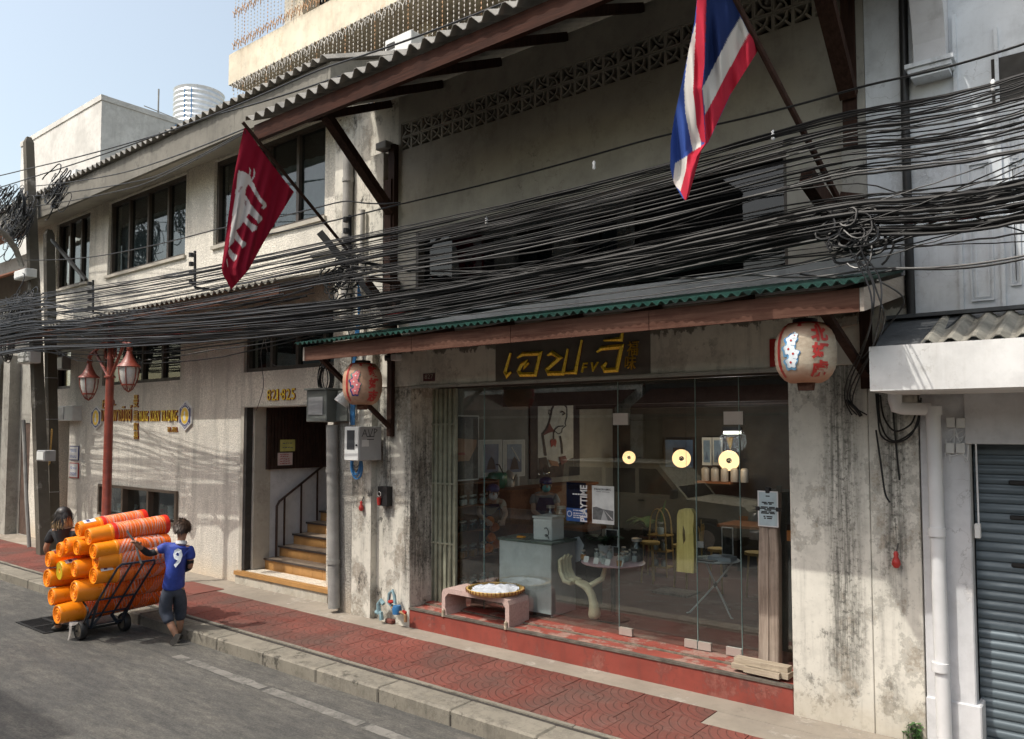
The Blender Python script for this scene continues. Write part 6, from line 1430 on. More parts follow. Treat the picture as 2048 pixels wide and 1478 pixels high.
# ================================================================ people
SLIM = dict(pelvis=.80, waist=.80, chest=.80, ribs=.78, lsh=.78, rsh=.78, lelb=.9, relb=.9, lhip=.82, rhip=.82, lknee=.9, rknee=.9)
def skin_mesh(J, E, root, sub=2, slim=None):
    if slim: J = {n: (p, (tuple(x * slim.get(n, 1) for x in r) if isinstance(r, tuple) else r * slim.get(n, 1))) for n, (p, r) in J.items()}
    names = list(J); idx = {n: i for i, n in enumerate(names)}
    me = bpy.data.meshes.new('sk'); me.from_pydata([tuple(J[n][0]) for n in names], [(idx[a], idx[b]) for a, b in E], []); me.update()
    o = bpy.data.objects.new('sk', me); COL.objects.link(o)
    md = o.modifiers.new('s', 'SKIN'); md.use_smooth_shade = True; md.branch_smoothing = .6
    for n in names:
        v = me.skin_vertices[0].data[idx[n]]; r = J[n][1]; v.radius = r if isinstance(r, tuple) else (r, r); v.use_root = n == root
    sb = o.modifiers.new('u', 'SUBSURF'); sb.levels = sb.render_levels = sub
    dg = bpy.context.evaluated_depsgraph_get(); dg.update()
    m2 = bpy.data.meshes.new_from_object(o.evaluated_get(dg)); bpy.data.objects.remove(o); bpy.data.meshes.remove(me)
    mb = MB().add([v.co.copy() for v in m2.vertices], [tuple(p.vertices) for p in m2.polygons], True); bpy.data.meshes.remove(m2); return mb
def chain(*n): return list(zip(n, n[1:]))
def head_features(mb, hc, R, fwd, rt, up):
    """nose, ears, brow on a head of radius R"""
    for s_ in (-1, 1): mb.sphere(hc + rt * s_ * R * .98 - up * R * .12 - fwd * R * .05, R * .26, 8, 6, (.6, .8, 1))
    mb.tube([hc + fwd * R * 1.0 + up * R * .15, hc + fwd * R * 1.28 - up * R * .28, hc + fwd * R * 1.0 - up * R * .36], [R * .1, R * .2, R * .12], 6)
def fingers(mb, wrist, d, side, up, s=1.):
    for i, l in enumerate((.062, .072, .068, .054)):
        b = wrist + d * .075 * s + side * (.03 - .02 * i) * s; m_ = b + d * l * .55 * s - up * .012; mb.tube([b - d * .02, b, m_, m_ + d * l * .4 * s - up * .03 * s], [.011 * s, .0105 * s, .0095 * s, .007 * s], 6)
    b = wrist + d * .03 * s + side * .035 * s; mb.tube([b, b + d * .025 * s + side * .025 * s, b + d * .06 * s + side * .03 * s - up * .01], [.013 * s, .0115 * s, .008 * s], 6)
# --- man with the truck, seen from behind
d0 = (onZ(352, 1286, 0) - CAM).dot(FW)
def B(px, py, off=0.): return CAM + ray(px, py) * (d0 + off)
G = lambda px, py, z: onZ(px, py, z)
J = {'pelvis': (B(347, 1172, .02), (.135, .10)), 'waist': (B(350, 1148, .0), (.125, .09)), 'chest': (B(354, 1118, .0), (.15, .10)), 'ribs': (B(356, 1102, .02), (.14, .095)), 'neck': (B(363, 1083, .03), .055), 'nape': (B(364, 1072, .04), .055), 'skull': (B(365, 1058, .06), (.082, .092)), 'crown': (B(365, 1045, .05), (.072, .08)),
     'lsh': (B(332, 1092, -.01), .062), 'lelb': (B(300, 1110, -.10), .042), 'lwri': (B(277, 1092, -.28), .03), 'lhand': (B(271, 1085, -.32), .032),
     'rsh': (B(380, 1096, .04), .062), 'relb': (B(381, 1132, .06), .042), 'rwri': (B(368, 1142, .26), .03), 'rhand': (B(364, 1138, .33), .032),
     'lhip': (B(335, 1180, -.02), .092), 'lknee': (B(330, 1222, .04), .062), 'lcalf': (B(341, 1248, .0), .052), 'lank': (B(354, 1274, -.03), .036), 'lball': (B(352, 1284, .06), .034),
     'rhip': (B(361, 1180, .05), .092), 'rknee': (B(360, 1222, .22), .062), 'rcalf': (B(360, 1242, .20), .05), 'rank': (B(360, 1262, .20), .036), 'rtoe': (B(352, 1263, .42), .03)}
E_ = chain('pelvis', 'waist', 'chest', 'ribs', 'neck', 'nape', 'skull', 'crown') + chain('ribs', 'lsh', 'lelb', 'lwri', 'lhand') + chain('ribs', 'rsh', 'relb', 'rwri', 'rhand') + chain('pelvis', 'lhip', 'lknee', 'lcalf', 'lank', 'lball') + chain('pelvis', 'rhip', 'rknee', 'rcalf', 'rank', 'rtoe')
P = thing('person', 'person in blue jersey numbered 9 and dark cropped trousers pushing the hand truck', 'person', onZ(354, 1286, 0))
body = skin_mesh(J, E_, 'pelvis', slim=SLIM); hc = J['skull'][0]; head_features(body, hc + Z_ * .01, .085, FH, RT, Z_)
w0 = J['lwri'][0]; fingers(body, w0, (J['lhand'][0] - w0).normalized(), RT, Z_); w0 = J['rwri'][0]; fingers(body, w0, (J['rhand'][0] - w0).normalized(), RT, Z_)
obj('body', body, 'skin', P)
def grow(keys, k, ex=None): 
    J2 = {n: (J[n][0], tuple(x * k + .006 for x in J[n][1]) if isinstance(J[n][1], tuple) else J[n][1] * k + .006) for n in keys}
    if ex: J2.update(ex)
    return J2
mid = lambda a, b, t_: J[a][0].lerp(J[b][0], t_)
jj = grow(('waist', 'chest', 'ribs', 'lsh', 'rsh'), 1.13, {'hem': (J['pelvis'][0] - Z_ * .06, (.172, .132)), 'hip': (J['pelvis'][0] + Z_ * .03, (.160, .122)), 'lsl': (mid('lsh', 'lelb', .62), .070), 'rsl': (mid('rsh', 'relb', .66), .072), 'coll': (mid('neck', 'ribs', .30), .074)})
jy = obj('jersey', skin_mesh(jj, chain('hem', 'hip', 'waist', 'chest', 'ribs', 'coll') + chain('ribs', 'lsh', 'lsl') + chain('ribs', 'rsh', 'rsl'), 'chest'), 'shirt_blue', P)
cc = J['neck'][0]; obj('collar', MB().lathe([(.062, -.03), (.072, -.02), (.068, .018), (.058, .02)], cc - Z_ * .01, Z_ * 1 + FH * .2, 18), 'white', P)
nb = B(353.5, 1135, -.215)
nrm = -FH; sm_ = text_mb('9', .235, lambda x, y, d: nb + RT * (x - .055) + (Z_ * .985 + FH * .10).normalized() * y + nrm * (d - .035 * ((x - .055) / .06) ** 2 * .4), .012, width=.115, bold=.03)
bm = bmesh.new(); V = [bm.verts.new(v) for v in sm_.v]
for f_ in sm_.f:
    try: bm.faces.new([V[i] for i in f_])
    except ValueError: pass
# lay the number on the back of the jersey
from mathutils.bvhtree import BVHTree
bv = BVHTree.FromPolygons([tuple(v.co + jy.matrix_world.translation + P.location) for v in jy.data.vertices], [tuple(p.vertices) for p in jy.data.polygons])
bmesh.ops.triangulate(bm, faces=bm.faces[:])
for _ in range(2): bmesh.ops.subdivide_edges(bm, edges=[e for e in bm.edges if e.calc_length() > .02], cuts=1); bmesh.ops.triangulate(bm, faces=bm.faces[:])
for v in bm.verts:
    h = bv.ray_cast(v.co - FH * .6, FH)
    if h[0]: v.co = h[0] - FH * .006
obj('jersey_number', MB().bm(bm), simple('pale_number_print', (.62, .66, .70), .7), jy)
bk = simple('black_arm_sleeve', (.012, .012, .014), .8)
jj = {'a': (mid('lsh', 'lelb', .55), .05), 'b': (J['lelb'][0], .049), 'c': (mid('lelb', 'lwri', .85), .036)}; obj('arm_sleeve', skin_mesh(jj, chain('a', 'b', 'c'), 'b'), bk, P)
jj = {'a': (mid('rsh', 'relb', .6), .05), 'b': (J['relb'][0], .049), 'c': (mid('relb', 'rwri', .8), .036)}; obj('arm_sleeve', skin_mesh(jj, chain('a', 'b', 'c'), 'b'), bk, P)
jj = {'w': (J['pelvis'][0] + Z_ * .04, (.14, .108)), 'p': (J['pelvis'][0] - Z_ * .03, (.148, .115)), 'lh': (J['lhip'][0], .108), 'lm': (mid('lhip', 'lknee', .55), .098), 'lk': (J['lknee'][0], .086), 'lc': (mid('lknee', 'lcalf', 1.0), .074), 'rh': (J['rhip'][0], .108), 'rm': (mid('rhip', 'rknee', .55), .098), 'rk': (J['rknee'][0], .086), 'rc': (mid('rknee', 'rcalf', 1.1), .074)}
obj('trousers', skin_mesh(jj, chain('w', 'p', 'lh', 'lm', 'lk', 'lc') + chain('p', 'rh', 'rm', 'rk', 'rc'), 'p'), 'navy_cloth', P)
def hairy(c, R, fwd, rt, up, m, parent, n=260, length=.05, name='hair', back=-.1):
    mb = MB(); mb.sphere(c - fwd * R * .10 + up * R * .14, R * 1.0, 16, 12, (1, 1, 1.02))
    for i in range(n):
        a = random.uniform(0, 2 * pi); e = random.uniform(back - .35, 1); d = (rt * cos(a) + fwd * sin(a)) * sqrt(max(0, 1 - e * e)) + up * e
        if d.dot(fwd) > .45 and e < .45: continue
        b = c - fwd * R * .1 + up * R * .14 + d * R * .96; tip = b + (d * (.45 if length < .1 else .16) - up * (.9 - .5 * max(0, e)) + rt * random.uniform(-.25, .25)).normalized() * length * random.uniform(.6, 1.2); s_ = d.cross(up).normalized() * .011 if abs(d.z) < .98 else rt * .011
        mb.add([b - s_, b + s_, tip + d * .008], [(0, 1, 2)])
    return obj(name, mb, m, parent)
hairy(hc + Z_ * .02, .100, FH, RT, Z_, 'hair', P, 1100, .045, back=-.25)
for an, toe in (('lank', 'lball'), ('rank', 'rtoe')):
    a, b = J[an][0], J[toe][0]; d = (b - a).normalized(); h = a - d * .05; 
    if an == 'lank': heel = B(357, 1268, -.12); tp = G(345, 1290, .012)
    else: heel = a - FH * .05 - Z_ * .055; tp = a + FH * .2 - Z_ * .06
    ax = (tp - heel).normalized(); sd_ = RT; upn = sd_.cross(ax).normalized(); mb = MB()
    ol = [(0, .035), (.25, .04), (.6, .048), (.85, .045), (1, .02)]; ln_ = (tp - heel).length; pl_ = [(k * ln_, w_) for k, w_ in ol] + [(k * ln_, -w_) for k, w_ in reversed(ol)]
    mb.prism(pl_, lambda q: heel + ax * q[0] + sd_ * q[1] - upn * .012, lambda q: heel + ax * q[0] + sd_ * q[1] + upn * .012)
    obj('sandal', mb, 'rubber', P)
# --- woman in black behind the load
hw = onZ(125, 1014, 1.68); wd0 = (hw - CAM).dot(FW)
def W(px, py, off=0.): return CAM + ray(px, py) * (wd0 + off)
base = Vector((hw.x, hw.y, 0)); hW = lambda r, f, z: base + RT * r + FH * f + Z_ * z
J = {'pelvis': (hW(.10, 0, .92), (.14, .10)), 'waist': (hW(.09, 0, 1.08), (.12, .09)), 'chest': (hW(.07, 0, 1.24), (.14, .10)), 'ribs': (hW(.05, 0, 1.34), (.14, .09)), 'neck': (hW(.02, .02, 1.44), .05), 'skull': (hW(.0, .04, 1.55), (.08, .09)), 'crown': (hW(0, .04, 1.62), (.065, .07)),
     'lsh': (hW(-.12, 0, 1.36), .055), 'lelb': (hW(-.19, -.04, 1.12), .042), 'lwri': (hW(-.17, .06, .92), .03), 'lhand': (hW(-.16, .10, .86), .03), 'rsh': (hW(.22, 0, 1.35), .055), 'relb': (hW(.30, -.02, 1.12), .042), 'rwri': (hW(.30, .10, .92), .03), 'rhand': (hW(.30, .14, .86), .03),
     'lhip': (hW(.02, 0, .86), .09), 'lknee': (hW(.01, .06, .48), .06), 'lank': (hW(.0, -.05, .08), .04), 'ltoe': (hW(0, .12, .04), .035), 'rhip': (hW(.18, 0, .86), .09), 'rknee': (hW(.19, .12, .48), .06), 'rank': (hW(.2, .14, .08), .04), 'rtoe': (hW(.2, .30, .04), .035)}
P = thing('person', 'person with dark bobbed hair and blond ends in black top behind the bucket load', 'person', base)
body = skin_mesh(J, chain('pelvis', 'waist', 'chest', 'ribs', 'neck', 'skull', 'crown') + chain('ribs', 'lsh', 'lelb', 'lwri', 'lhand') + chain('ribs', 'rsh', 'relb', 'rwri', 'rhand') + chain('pelvis', 'lhip', 'lknee', 'lank', 'ltoe') + chain('pelvis', 'rhip', 'rknee', 'rank', 'rtoe'), 'pelvis', slim=SLIM)
head_features(body, J['skull'][0], .084, FH, RT, Z_)
for s_ in 'lr': w0 = J[s_ + 'wri'][0]; fingers(body, w0, (J[s_ + 'hand'][0] - w0).normalized(), RT, FH)
obj('body', body, 'skin', P)
jj = grow(('waist', 'chest', 'ribs', 'lsh', 'rsh'), 1.15, {'hem': (J['pelvis'][0] + Z_ * .0, (.165, .125)), 'lsl': (mid('lsh', 'lelb', .75), .066), 'rsl': (mid('rsh', 'relb', .75), .066), 'coll': (mid('neck', 'ribs', .3), .06)})
obj('black_top', skin_mesh(jj, chain('hem', 'waist', 'chest', 'ribs', 'coll') + chain('ribs', 'lsh', 'lsl') + chain('ribs', 'rsh', 'rsl'), 'chest'), 'black_cloth', P)
jj = grow(('lhip', 'lknee', 'lank', 'rhip', 'rknee', 'rank', 'pelvis'), 1.2); obj('trousers', skin_mesh(jj, chain('pelvis', 'lhip', 'lknee', 'lank') + chain('pelvis', 'rhip', 'rknee', 'rank'), 'pelvis'), 'black_cloth', P)
for s_ in 'lr': a = J[s_ + 'ank'][0]; obj('shoe', MB().sphere(a + FH * .07 - Z_ * .035, .05, 12, 8, (1, 2.2, .9)), 'rubber', P)
hd = J['skull'][0] + Z_ * .02
hairy(hd, .10, FH, RT, Z_, 'hair_black', P, 420, .15, back=-.3)
mb = MB()
for i in range(240):
    a = random.uniform(-pi * 1.1, .15); d = RT * cos(a) + FH * sin(a) * .9; b = hd + d * random.uniform(.09, .115) + Z_ * random.uniform(-.10, .0); tip = b + d * random.uniform(.0, .05) - Z_ * random.uniform(.07, .15) + RT * random.uniform(-.03, .02); s_v = d.cross(Z_) * .012; mb.add([b - s_v, b + s_v, tip], [(0, 1, 2)])
obj('blond_ends', mb, 'hair_blond', P)
# ================================================================ inside the cafe
random.seed(3)
def lit(c, power, col, r=.06):
    l = bpy.data.lights.new('wall_lamp_light', 'POINT'); l.energy = power; l.color = col; l.shadow_soft_size = r
    o = bpy.data.objects.new('wall_lamp_light', l); COL.objects.link(o); o.location = c
for k, (x, y, r, lab) in enumerate(((1258, 915, .115, 'dim lit dish wall lamp first in the row of three'), (1363, 917, .155, 'middle lit dish wall lamp on the cafe back wall'), (1458, 921, .165, 'brightest lit dish wall lamp last in the row of three'))):
    c = onY(x, y, 5.1); t = thing('wall_lamp', lab, 'lamp', c, group='dish wall lamps'); dr = (CAM - c).normalized()
    obj('lamp_dish', MB().lathe([(0, .0), (r * .5, .012), (r, .05), (r * 1.02, .06)], c, dr, 24), 'lamp_disc', t); obj('lamp_bulb', MB().lathe([(0, .06), (r * .22, .05), (r * .28, .02), (r * .2, .0)], c, dr, 14), 'in_dark', t)
    obj('lamp_back', MB().lathe([(r * 1.025, .058), (r * 1.0, .04), (r * .4, -.06), (0, -.07)], c, dr, 20).cyl(c - dr * .06, (c.x, 5.49, c.z), .02), 'iron', t)
    lit(c + dr * .5, (5, 6, 7)[k], (1, .70, .42))
a = onY(1448, 865, 4.0); b = onY(1481, 865, 4.0); t = thing('tube_lamp', 'short lit tube lamp hung below the cafe ceiling', 'lamp', a)
obj('tube', MB().cyl(a, b, .022, 10), 'tube', t); obj('tube_holder', MB().box(a.x - .02, b.x + .02, 3.97, 4.03, a.z + .03, a.z + .08), 'iron', t); lit((a + b) / 2 - Z_ * .12, 26, (.92, .96, 1), .2)
# pictures on the side wall and back wall
PXW = ix0 + .004
def picture(p0, p1, face, frame, art, lab, fr=.04, wall='x', Y=5.46, mat_='white'):
    f = (lambda p: onX(p[0], p[1], PXW)) if wall == 'x' else (lambda p: onY(p[0], p[1], Y))
    a, b = f(p0), f(p1); u0, u1 = ((a.y, b.y) if wall == 'x' else (a.x, b.x)); z0, z1 = min(a.z, b.z), max(a.z, b.z)
    def m3(u, z, d): return Vector((PXW + d, u0 + u * (u1 - u0), z0 + z * (z1 - z0))) if wall == 'x' else Vector((u0 + u * (u1 - u0), Y - d, z0 + z * (z1 - z0)))
    def slab(poly, d0, d1): return MB().prism(poly, lambda q: m3(q[0], q[1], d1), lambda q: m3(q[0], q[1], d0))
    rect = lambda x0, x1, y0, y1: [(x0, y0), (x1, y0), (x1, y1), (x0, y1)]
    t = thing('picture', lab, 'picture', m3(.5, 0, 0)); obj('frame', slab(rect(0, 1, 0, 1), 0, .03), frame, t); e = fr
    obj('mount', slab(rect(e, 1 - e, e * .7, 1 - e * .7), .0301, .033), face, t)
    for i, (poly, m) in enumerate(art): obj('print', slab(poly, .0331 + i * .0015, .0342 + i * .0015), m, t)
skn = simple('portrait_skin', (.38, .22, .15), .7); pb_ = simple('portrait_black', (.02, .02, .03), .6); blu = simple('print_blue', (.07, .13, .24), .5); blu2 = simple('print_pale_blue', (.16, .25, .36), .5); prd = simple('print_red', (.35, .05, .05), .6); ppr = simple('print_paper', (.55, .56, .54), .6)
picture((880, 965), (955, 831), pb_, 'white', [([(.35, .30), (.72, .30), (.92, .52), (.95, .72), (.30, .74), (.28, .5)], skn), ([(.2, .66), (.98, .62), (.95, .95), (.2, .95)], pb_), ([(.42, .40), (.62, .39), (.60, .43), (.44, .43)], prd)], 'large dark portrait photograph in a thin white frame by the folding gate', .03)
for k, (x0, x1) in enumerate(((956, 1001), (1003, 1047))):
    picture((x0, 955), (x1, 879), ppr, 'white', [([(.17, .12), (.83, .12), (.83, .88), (.17, .88)], blu), ([(.17, .5), (.83, .46), (.83, .88), (.17, .88)], blu2 if k else blu), ([(.3, .2), (.7, .2), (.62, .45), (.5, .55), (.4, .45)], pb_)] + ([([(.35, .8), (.38, .82), (.75, .42), (.72, .4)], ppr)] if k else []), ['left blue print of the white-framed pair', 'right blue print of the white-framed pair with a pale diagonal'][k])
arc_ = lambda cx, cy, rx, ry, a0, a1, w_, n=12: [(cx + rx * cos(radians(a0 + (a1 - a0) * i / n)), cy + ry * sin(radians(a0 + (a1 - a0) * i / n))) for i in range(n + 1)] + [(cx + (rx - w_) * cos(radians(a1 + (a0 - a1) * i / n)), cy + (ry - w_ * .7) * sin(radians(a1 + (a0 - a1) * i / n))) for i in range(n + 1)]
def pen(P, w_):
    Q = [((x - 1115) / 280, 1 - (y - 755) / 555) for x, y in P]; L_, R_ = [], []
    for i in range(len(Q)):
        a, b = Q[max(i - 1, 0)], Q[min(i + 1, len(Q) - 1)]; dx, dy = (b[0] - a[0]), (b[1] - a[1]) * 2; l = sqrt(dx * dx + dy * dy) or 1; L_.append((Q[i][0] - dy / l * w_, Q[i][1] + dx / l * w_ / 2)); R_.append((Q[i][0] + dy / l * w_, Q[i][1] - dx / l * w_ / 2))
    return [(.13 + x * .74, .09 + y * .82) for x, y in L_ + R_[::-1]]
def ink(P): return [(.13 + (x - 1115) / 280 * .74, .09 + (1 - (y - 755) / 555) * .82) for x, y in P]
ppl = simple('print_maroon', (.16, .05, .06), .6)
picture((1058, 958), (1156, 786), ppr, pb_, [(ink([(1120, 1215), (1180, 1210), (1200, 1290), (1390, 1225), (1390, 1306), (1120, 1306)]), pb_), (ink([(1140, 1050), (1180, 985), (1205, 945), (1225, 985), (1245, 1010), (1200, 1022), (1165, 1040)]), ppl), (pen([(1338, 818), (1310, 792), (1272, 780), (1240, 794), (1220, 840), (1210, 900), (1196, 950), (1176, 995), (1146, 1036)], .026), pb_), (pen([(1338, 818), (1338, 890), (1322, 945), (1330, 965), (1300, 990), (1296, 1018), (1270, 1032), (1245, 1012)], .012), pb_),
    (pen([(1310, 968), (1270, 972), (1246, 992), (1234, 1020), (1232, 1075)], .016), pb_), (ink([(1205, 1085), (1222, 1068), (1232, 1080), (1245, 1068), (1256, 1090), (1246, 1135), (1232, 1118), (1214, 1138)]), prd), (pen([(1150, 1040), (1160, 1110), (1172, 1200)], .03), pb_), (pen([(1282, 1048), (1294, 1110), (1298, 1190)], .022), pb_), (pen([(1282, 860), (1302, 852), (1320, 866), (1300, 880)], .02), pb_), (pen([(1215, 860), (1196, 840), (1194, 870), (1208, 888)], .012), pb_), (ink([(1190, 1232), (1260, 1250), (1270, 1288), (1210, 1278)]), skn), (ink([(1270, 1215), (1320, 1205), (1338, 1250), (1290, 1280)]), ppl)], 'tall framed ink drawing of a figure with a red heart, black mount', .14)
picture((1183, 950), (1222, 900), ppr, 'iron', [([(.15, .12), (.85, .12), (.85, .88), (.15, .88)], blu2)], 'small dark-framed picture past the ink drawing', .08, 'y', 5.46)
picture((1406, 930), (1424, 875), ppr, 'white', [([(.15, .1), (.85, .1), (.85, .9), (.15, .9)], blu2), ([(.3, .2), (.7, .2), (.5, .5)], blu)], 'narrow blue print left of the last wall lamp', .06, 'y'); picture((1427, 930), (1446, 875), ppr, 'white', [([(.15, .1), (.85, .1), (.85, .9), (.15, .9)], blu2), ([(.3, .2), (.7, .2), (.5, .5)], blu)], 'narrow blue print right beside its twin', .06, 'y')
picture((1330, 935), (1390, 878), blu, 'iron', [([(.3, .3), (.7, .3), (.7, .7), (.3, .7)], pb_)], 'dark blue board behind the middle wall lamp', .05, 'y'); one('pennant', MB().xz([(onY(1452, 875, 5.44).x, onY(1452, 875, 5.44).z), (onY(1466, 875, 5.44).x, onY(1466, 875, 5.44).z), (onY(1461, 902, 5.44).x, onY(1461, 902, 5.44).z)], 5.44, 5.45), 'gold_dark', 'small tan pennant on the cafe back wall', 'pennant')
# shelf of jars on the side wall
a = onX(912, 1000, ix0 + .3); Y0_, Y1_ = .78, 1.7
T = thing('jar_shelf', 'brown open shelf full of small jars by the folding gate', 'shelf', (ix0, 1.2, .42)); zs = [.50, .92, 1.30, 1.66, 1.98]
obj('shelf_side', MB().box(ix0 + .001, ix0 + .32, Y0_, Y0_ + .03, .42, 2.0), 'shelf_wood', T); obj('shelf_side', MB().box(ix0 + .001, ix0 + .32, Y1_, Y1_ + .03, .42, 2.0), 'shelf_wood', T); obj('shelf_back', MB().box(ix0 + .0005, ix0 + .015, Y0_ + .03, Y1_, .42, 2.0), 'shelf_wood', T)
for z in zs: obj('shelf_board', MB().box(ix0 + .016, ix0 + .32, Y0_ + .03, Y1_, z - .02, z), 'shelf_wood', T)
jm = MB().lathe([(0, 0), (.036, 0), (.04, .01), (.04, .085), (.028, .105), (.028, .115), (0, .115)], n=12).mesh('jar_glass'); jm.materials.append(M['jar_glass'])
jl = MB().lathe([(.031, .112), (.031, .13), (0, .132)], n=10).mesh('jar_lid'); jf = MB().lathe([(0, .004), (.036, .004), (.036, .07), (0, .07)], n=10).mesh('jar_filling'); jl.materials.append(M['steel']); jf.materials.append(M['jar_amber'])
jf2 = jf.copy(); jf2.materials.clear(); jf2.materials.append(M['cab_white']); jf3 = jf.copy(); jf3.materials.clear(); jf3.materials.append(M['in_dark'])
def jar(loc, lab, grp, fill=0, s=1.):
    t = link('jar', jm.copy() if False else jm); t.location = loc; t.scale = (s, s, s); ORG[t] = tuple(loc); tag(t, lab, 'jar', grp)
    for nm, me in (('jar_lid', jl), ('jar_filling', (jf, jf2, jf3)[fill])): o = link(nm, me, t)
    return t
for r in range(4):
    for c in range(8): jar((ix0 + .2 + .05 * (c % 2), Y0_ + .09 + c * .108, zs[r] + .002), ['jar on the lowest board of the brown shelf', 'jar on the second board of the brown shelf', 'dark jar on the third board of the brown shelf', 'pale jar on the upper board of the brown shelf'][r], 'jars on board %s of the brown shelf' % ['one', 'two', 'three', 'four'][r], (1, 0, 2, 1)[r], 1.05 if r != 1 else 1.3)
# wares on top: teal pot, kettle, soap bottle, glass jugs
def pot(x, y, Y, prof, m, nm, lab, cat, extra=None, z=None):
    c = onY(x, y, Y)
    if z is not None: c.z = z
    t = thing(nm, lab, cat, c); obj(nm + '_body', MB().lathe(prof, c, n=18), m, t)
    if extra: obj(*extra(c), t)
    return t
T = thing('side_board', 'low brown sideboard behind the counter carrying pots', 'cupboard', (-7.3, 2.4, .42)); obj('board_top', MB().box(ix0 + .002, ix0 + .5, 1.8, 4.2, 1.80, 1.84), 'shelf_wood', T); obj('board_body', MB().box(ix0 + .003, ix0 + .46, 1.82, 4.18, .42, 1.799), 'shelf_wood', T)
pot(988, 985, 2.0, [(0, 0), (.16, 0), (.2, .06), (.21, .2), (.18, .24), (0, .26)], 'teal', 'enamel_pot', 'round teal enamel pot on the sideboard', 'pot', lambda c: ('pot_handle', MB().tube([c + Vector((-.2, 0, .2)), c + Vector((-.1, 0, .36)), c + Vector((.1, 0, .36)), c + Vector((.2, 0, .2))], .01, 6), 'iron'), 1.842)
pot(1016, 980, 2.3, [(0, 0), (.1, 0), (.11, .1), (.08, .22), (.03, .26), (0, .28)], 'steel', 'kettle', 'steel kettle beside the teal pot', 'kettle', lambda c: ('kettle_spout', MB().tube([c + Vector((.1, 0, .08)), c + Vector((.17, 0, .2))], .015, 6), 'steel'), 1.842)
pot(1034, 985, 2.6, [(0, 0), (.04, 0), (.04, .2), (.015, .24), (.015, .3), (0, .3)], 'cab_white', 'bottle', 'white pump bottle beside the kettle', 'bottle', None, 1.842)
for k in range(3): pot(1052 + k * 18, 985, 2.9 + k * .2, [(0, 0), (.09, 0), (.1, .02), (.1, .24), (.06, .29), (.06, .32), (0, .33)], 'jar_glass', 'glass_jug', ['first large glass jar on the sideboard', 'second large glass jar on the sideboard', 'last large glass jar on the sideboard'][k], 'jar', None, 1.842)
# counter
T = thing('counter', 'pale counter with white front panel just behind the cafe glass', 'counter', (-6, .7, .42)); cxl, cxr = XY(999, 1100, .6), XY(1102, 1160, .6); ct = 1.345
obj('front_panel', MB().box(cxl, cxr, .6, .62, .47, ct - .03), simple('pale_counter_panel', (.50, .53, .54), .4), T); obj('counter_top', MB().box(cxl - .02, cxr + .02, .59, 1.15, ct - .029, ct), simple('dark_green_top', (.10, .13, .11), .3), T); obj('side_panel', MB().box(cxr - .02, cxr, .6201, 1.14, .44, ct - .03), 'cab_grey', T); obj('plinth', MB().box(cxl + .03, cxr - .03, .64, 1.1, .42, .469), 'in_dark', T)
T = thing('card_printer', 'white square till printer with a coiled black lead on the counter', 'printer', (cxr - .15, .8, ct)); q0, q1 = XY(1066, 1060, .72), XY(1103, 1060, .72)
obj('printer_body', MB().box(q0, q1, .72, 1.0, ct + .001, ct + .27, .012), 'white_gloss', T); obj('printer_lid', MB().box(q0 - .01, q1 + .01, .71, 1.01, ct + .271, ct + .30, .008), 'cab_white', T); obj('lead', MB().tube([Vector((q1 - .05 + .03 * cos(k * .9), .69 - .004 * (k % 3), ct + .03 + .012 * k + .03 * sin(k * .9))) for k in range(12)], .006, 5), 'iron', T)
one('phone', MB().box(XY(1036, 1082, .75), XY(1049, 1080, .75), .72, .78, ct + .001, ct + .022, .004), 'bkt_y', 'small yellow card machine lying on the counter', 'card machine')
T = thing('back_bar', 'dark bar with brown wooden top behind the counter end', 'bar', (-5.3, 1.3, .42)); bxl, bxr = XY(1084, 1052, 1.25), XY(1172, 1052, 1.25); bz = ZY(1120, 1053, 1.25)
obj('bar_top', MB().box(bxl, bxr, 1.25, 1.75, bz - .04, bz), 'shelf_wood', T); obj('bar_body', MB().box(bxl + .05, bxr - .04, 1.3, 1.7, .42, bz - .041), 'in_dark', T)
for k, x in enumerate((1100, 1121)): c = onY(x, 1050, 1.4); jar((c.x, 1.42, bz + .002), ['wide amber jar on the dark bar nearest the till', 'second wide amber jar on the dark bar'][k], 'amber jars on the bar', 0, 1.9)
for k in range(3): c = onY(1136 + k * 9, 1046, 1.5); jar((c.x, 1.6, bz + .002), 'dark jar at the back of the dark bar', 'dark jars on the bar', 2, 1.4)
one('folded_cloth', MB().add([onY(x, y, 1.2) for x, y in ((1131, 1080), (1158, 1073), (1168, 1090), (1160, 1122), (1146, 1126), (1134, 1120))], [(0, 1, 2, 3, 4, 5)]).add([onY(x, y, 1.26) for x, y in ((1125, 1086), (1140, 1078), (1142, 1122), (1128, 1116))], [(0, 1, 2, 3)]), 'cloth_white', 'cream folded cloths hanging at the bar end', 'cloth')
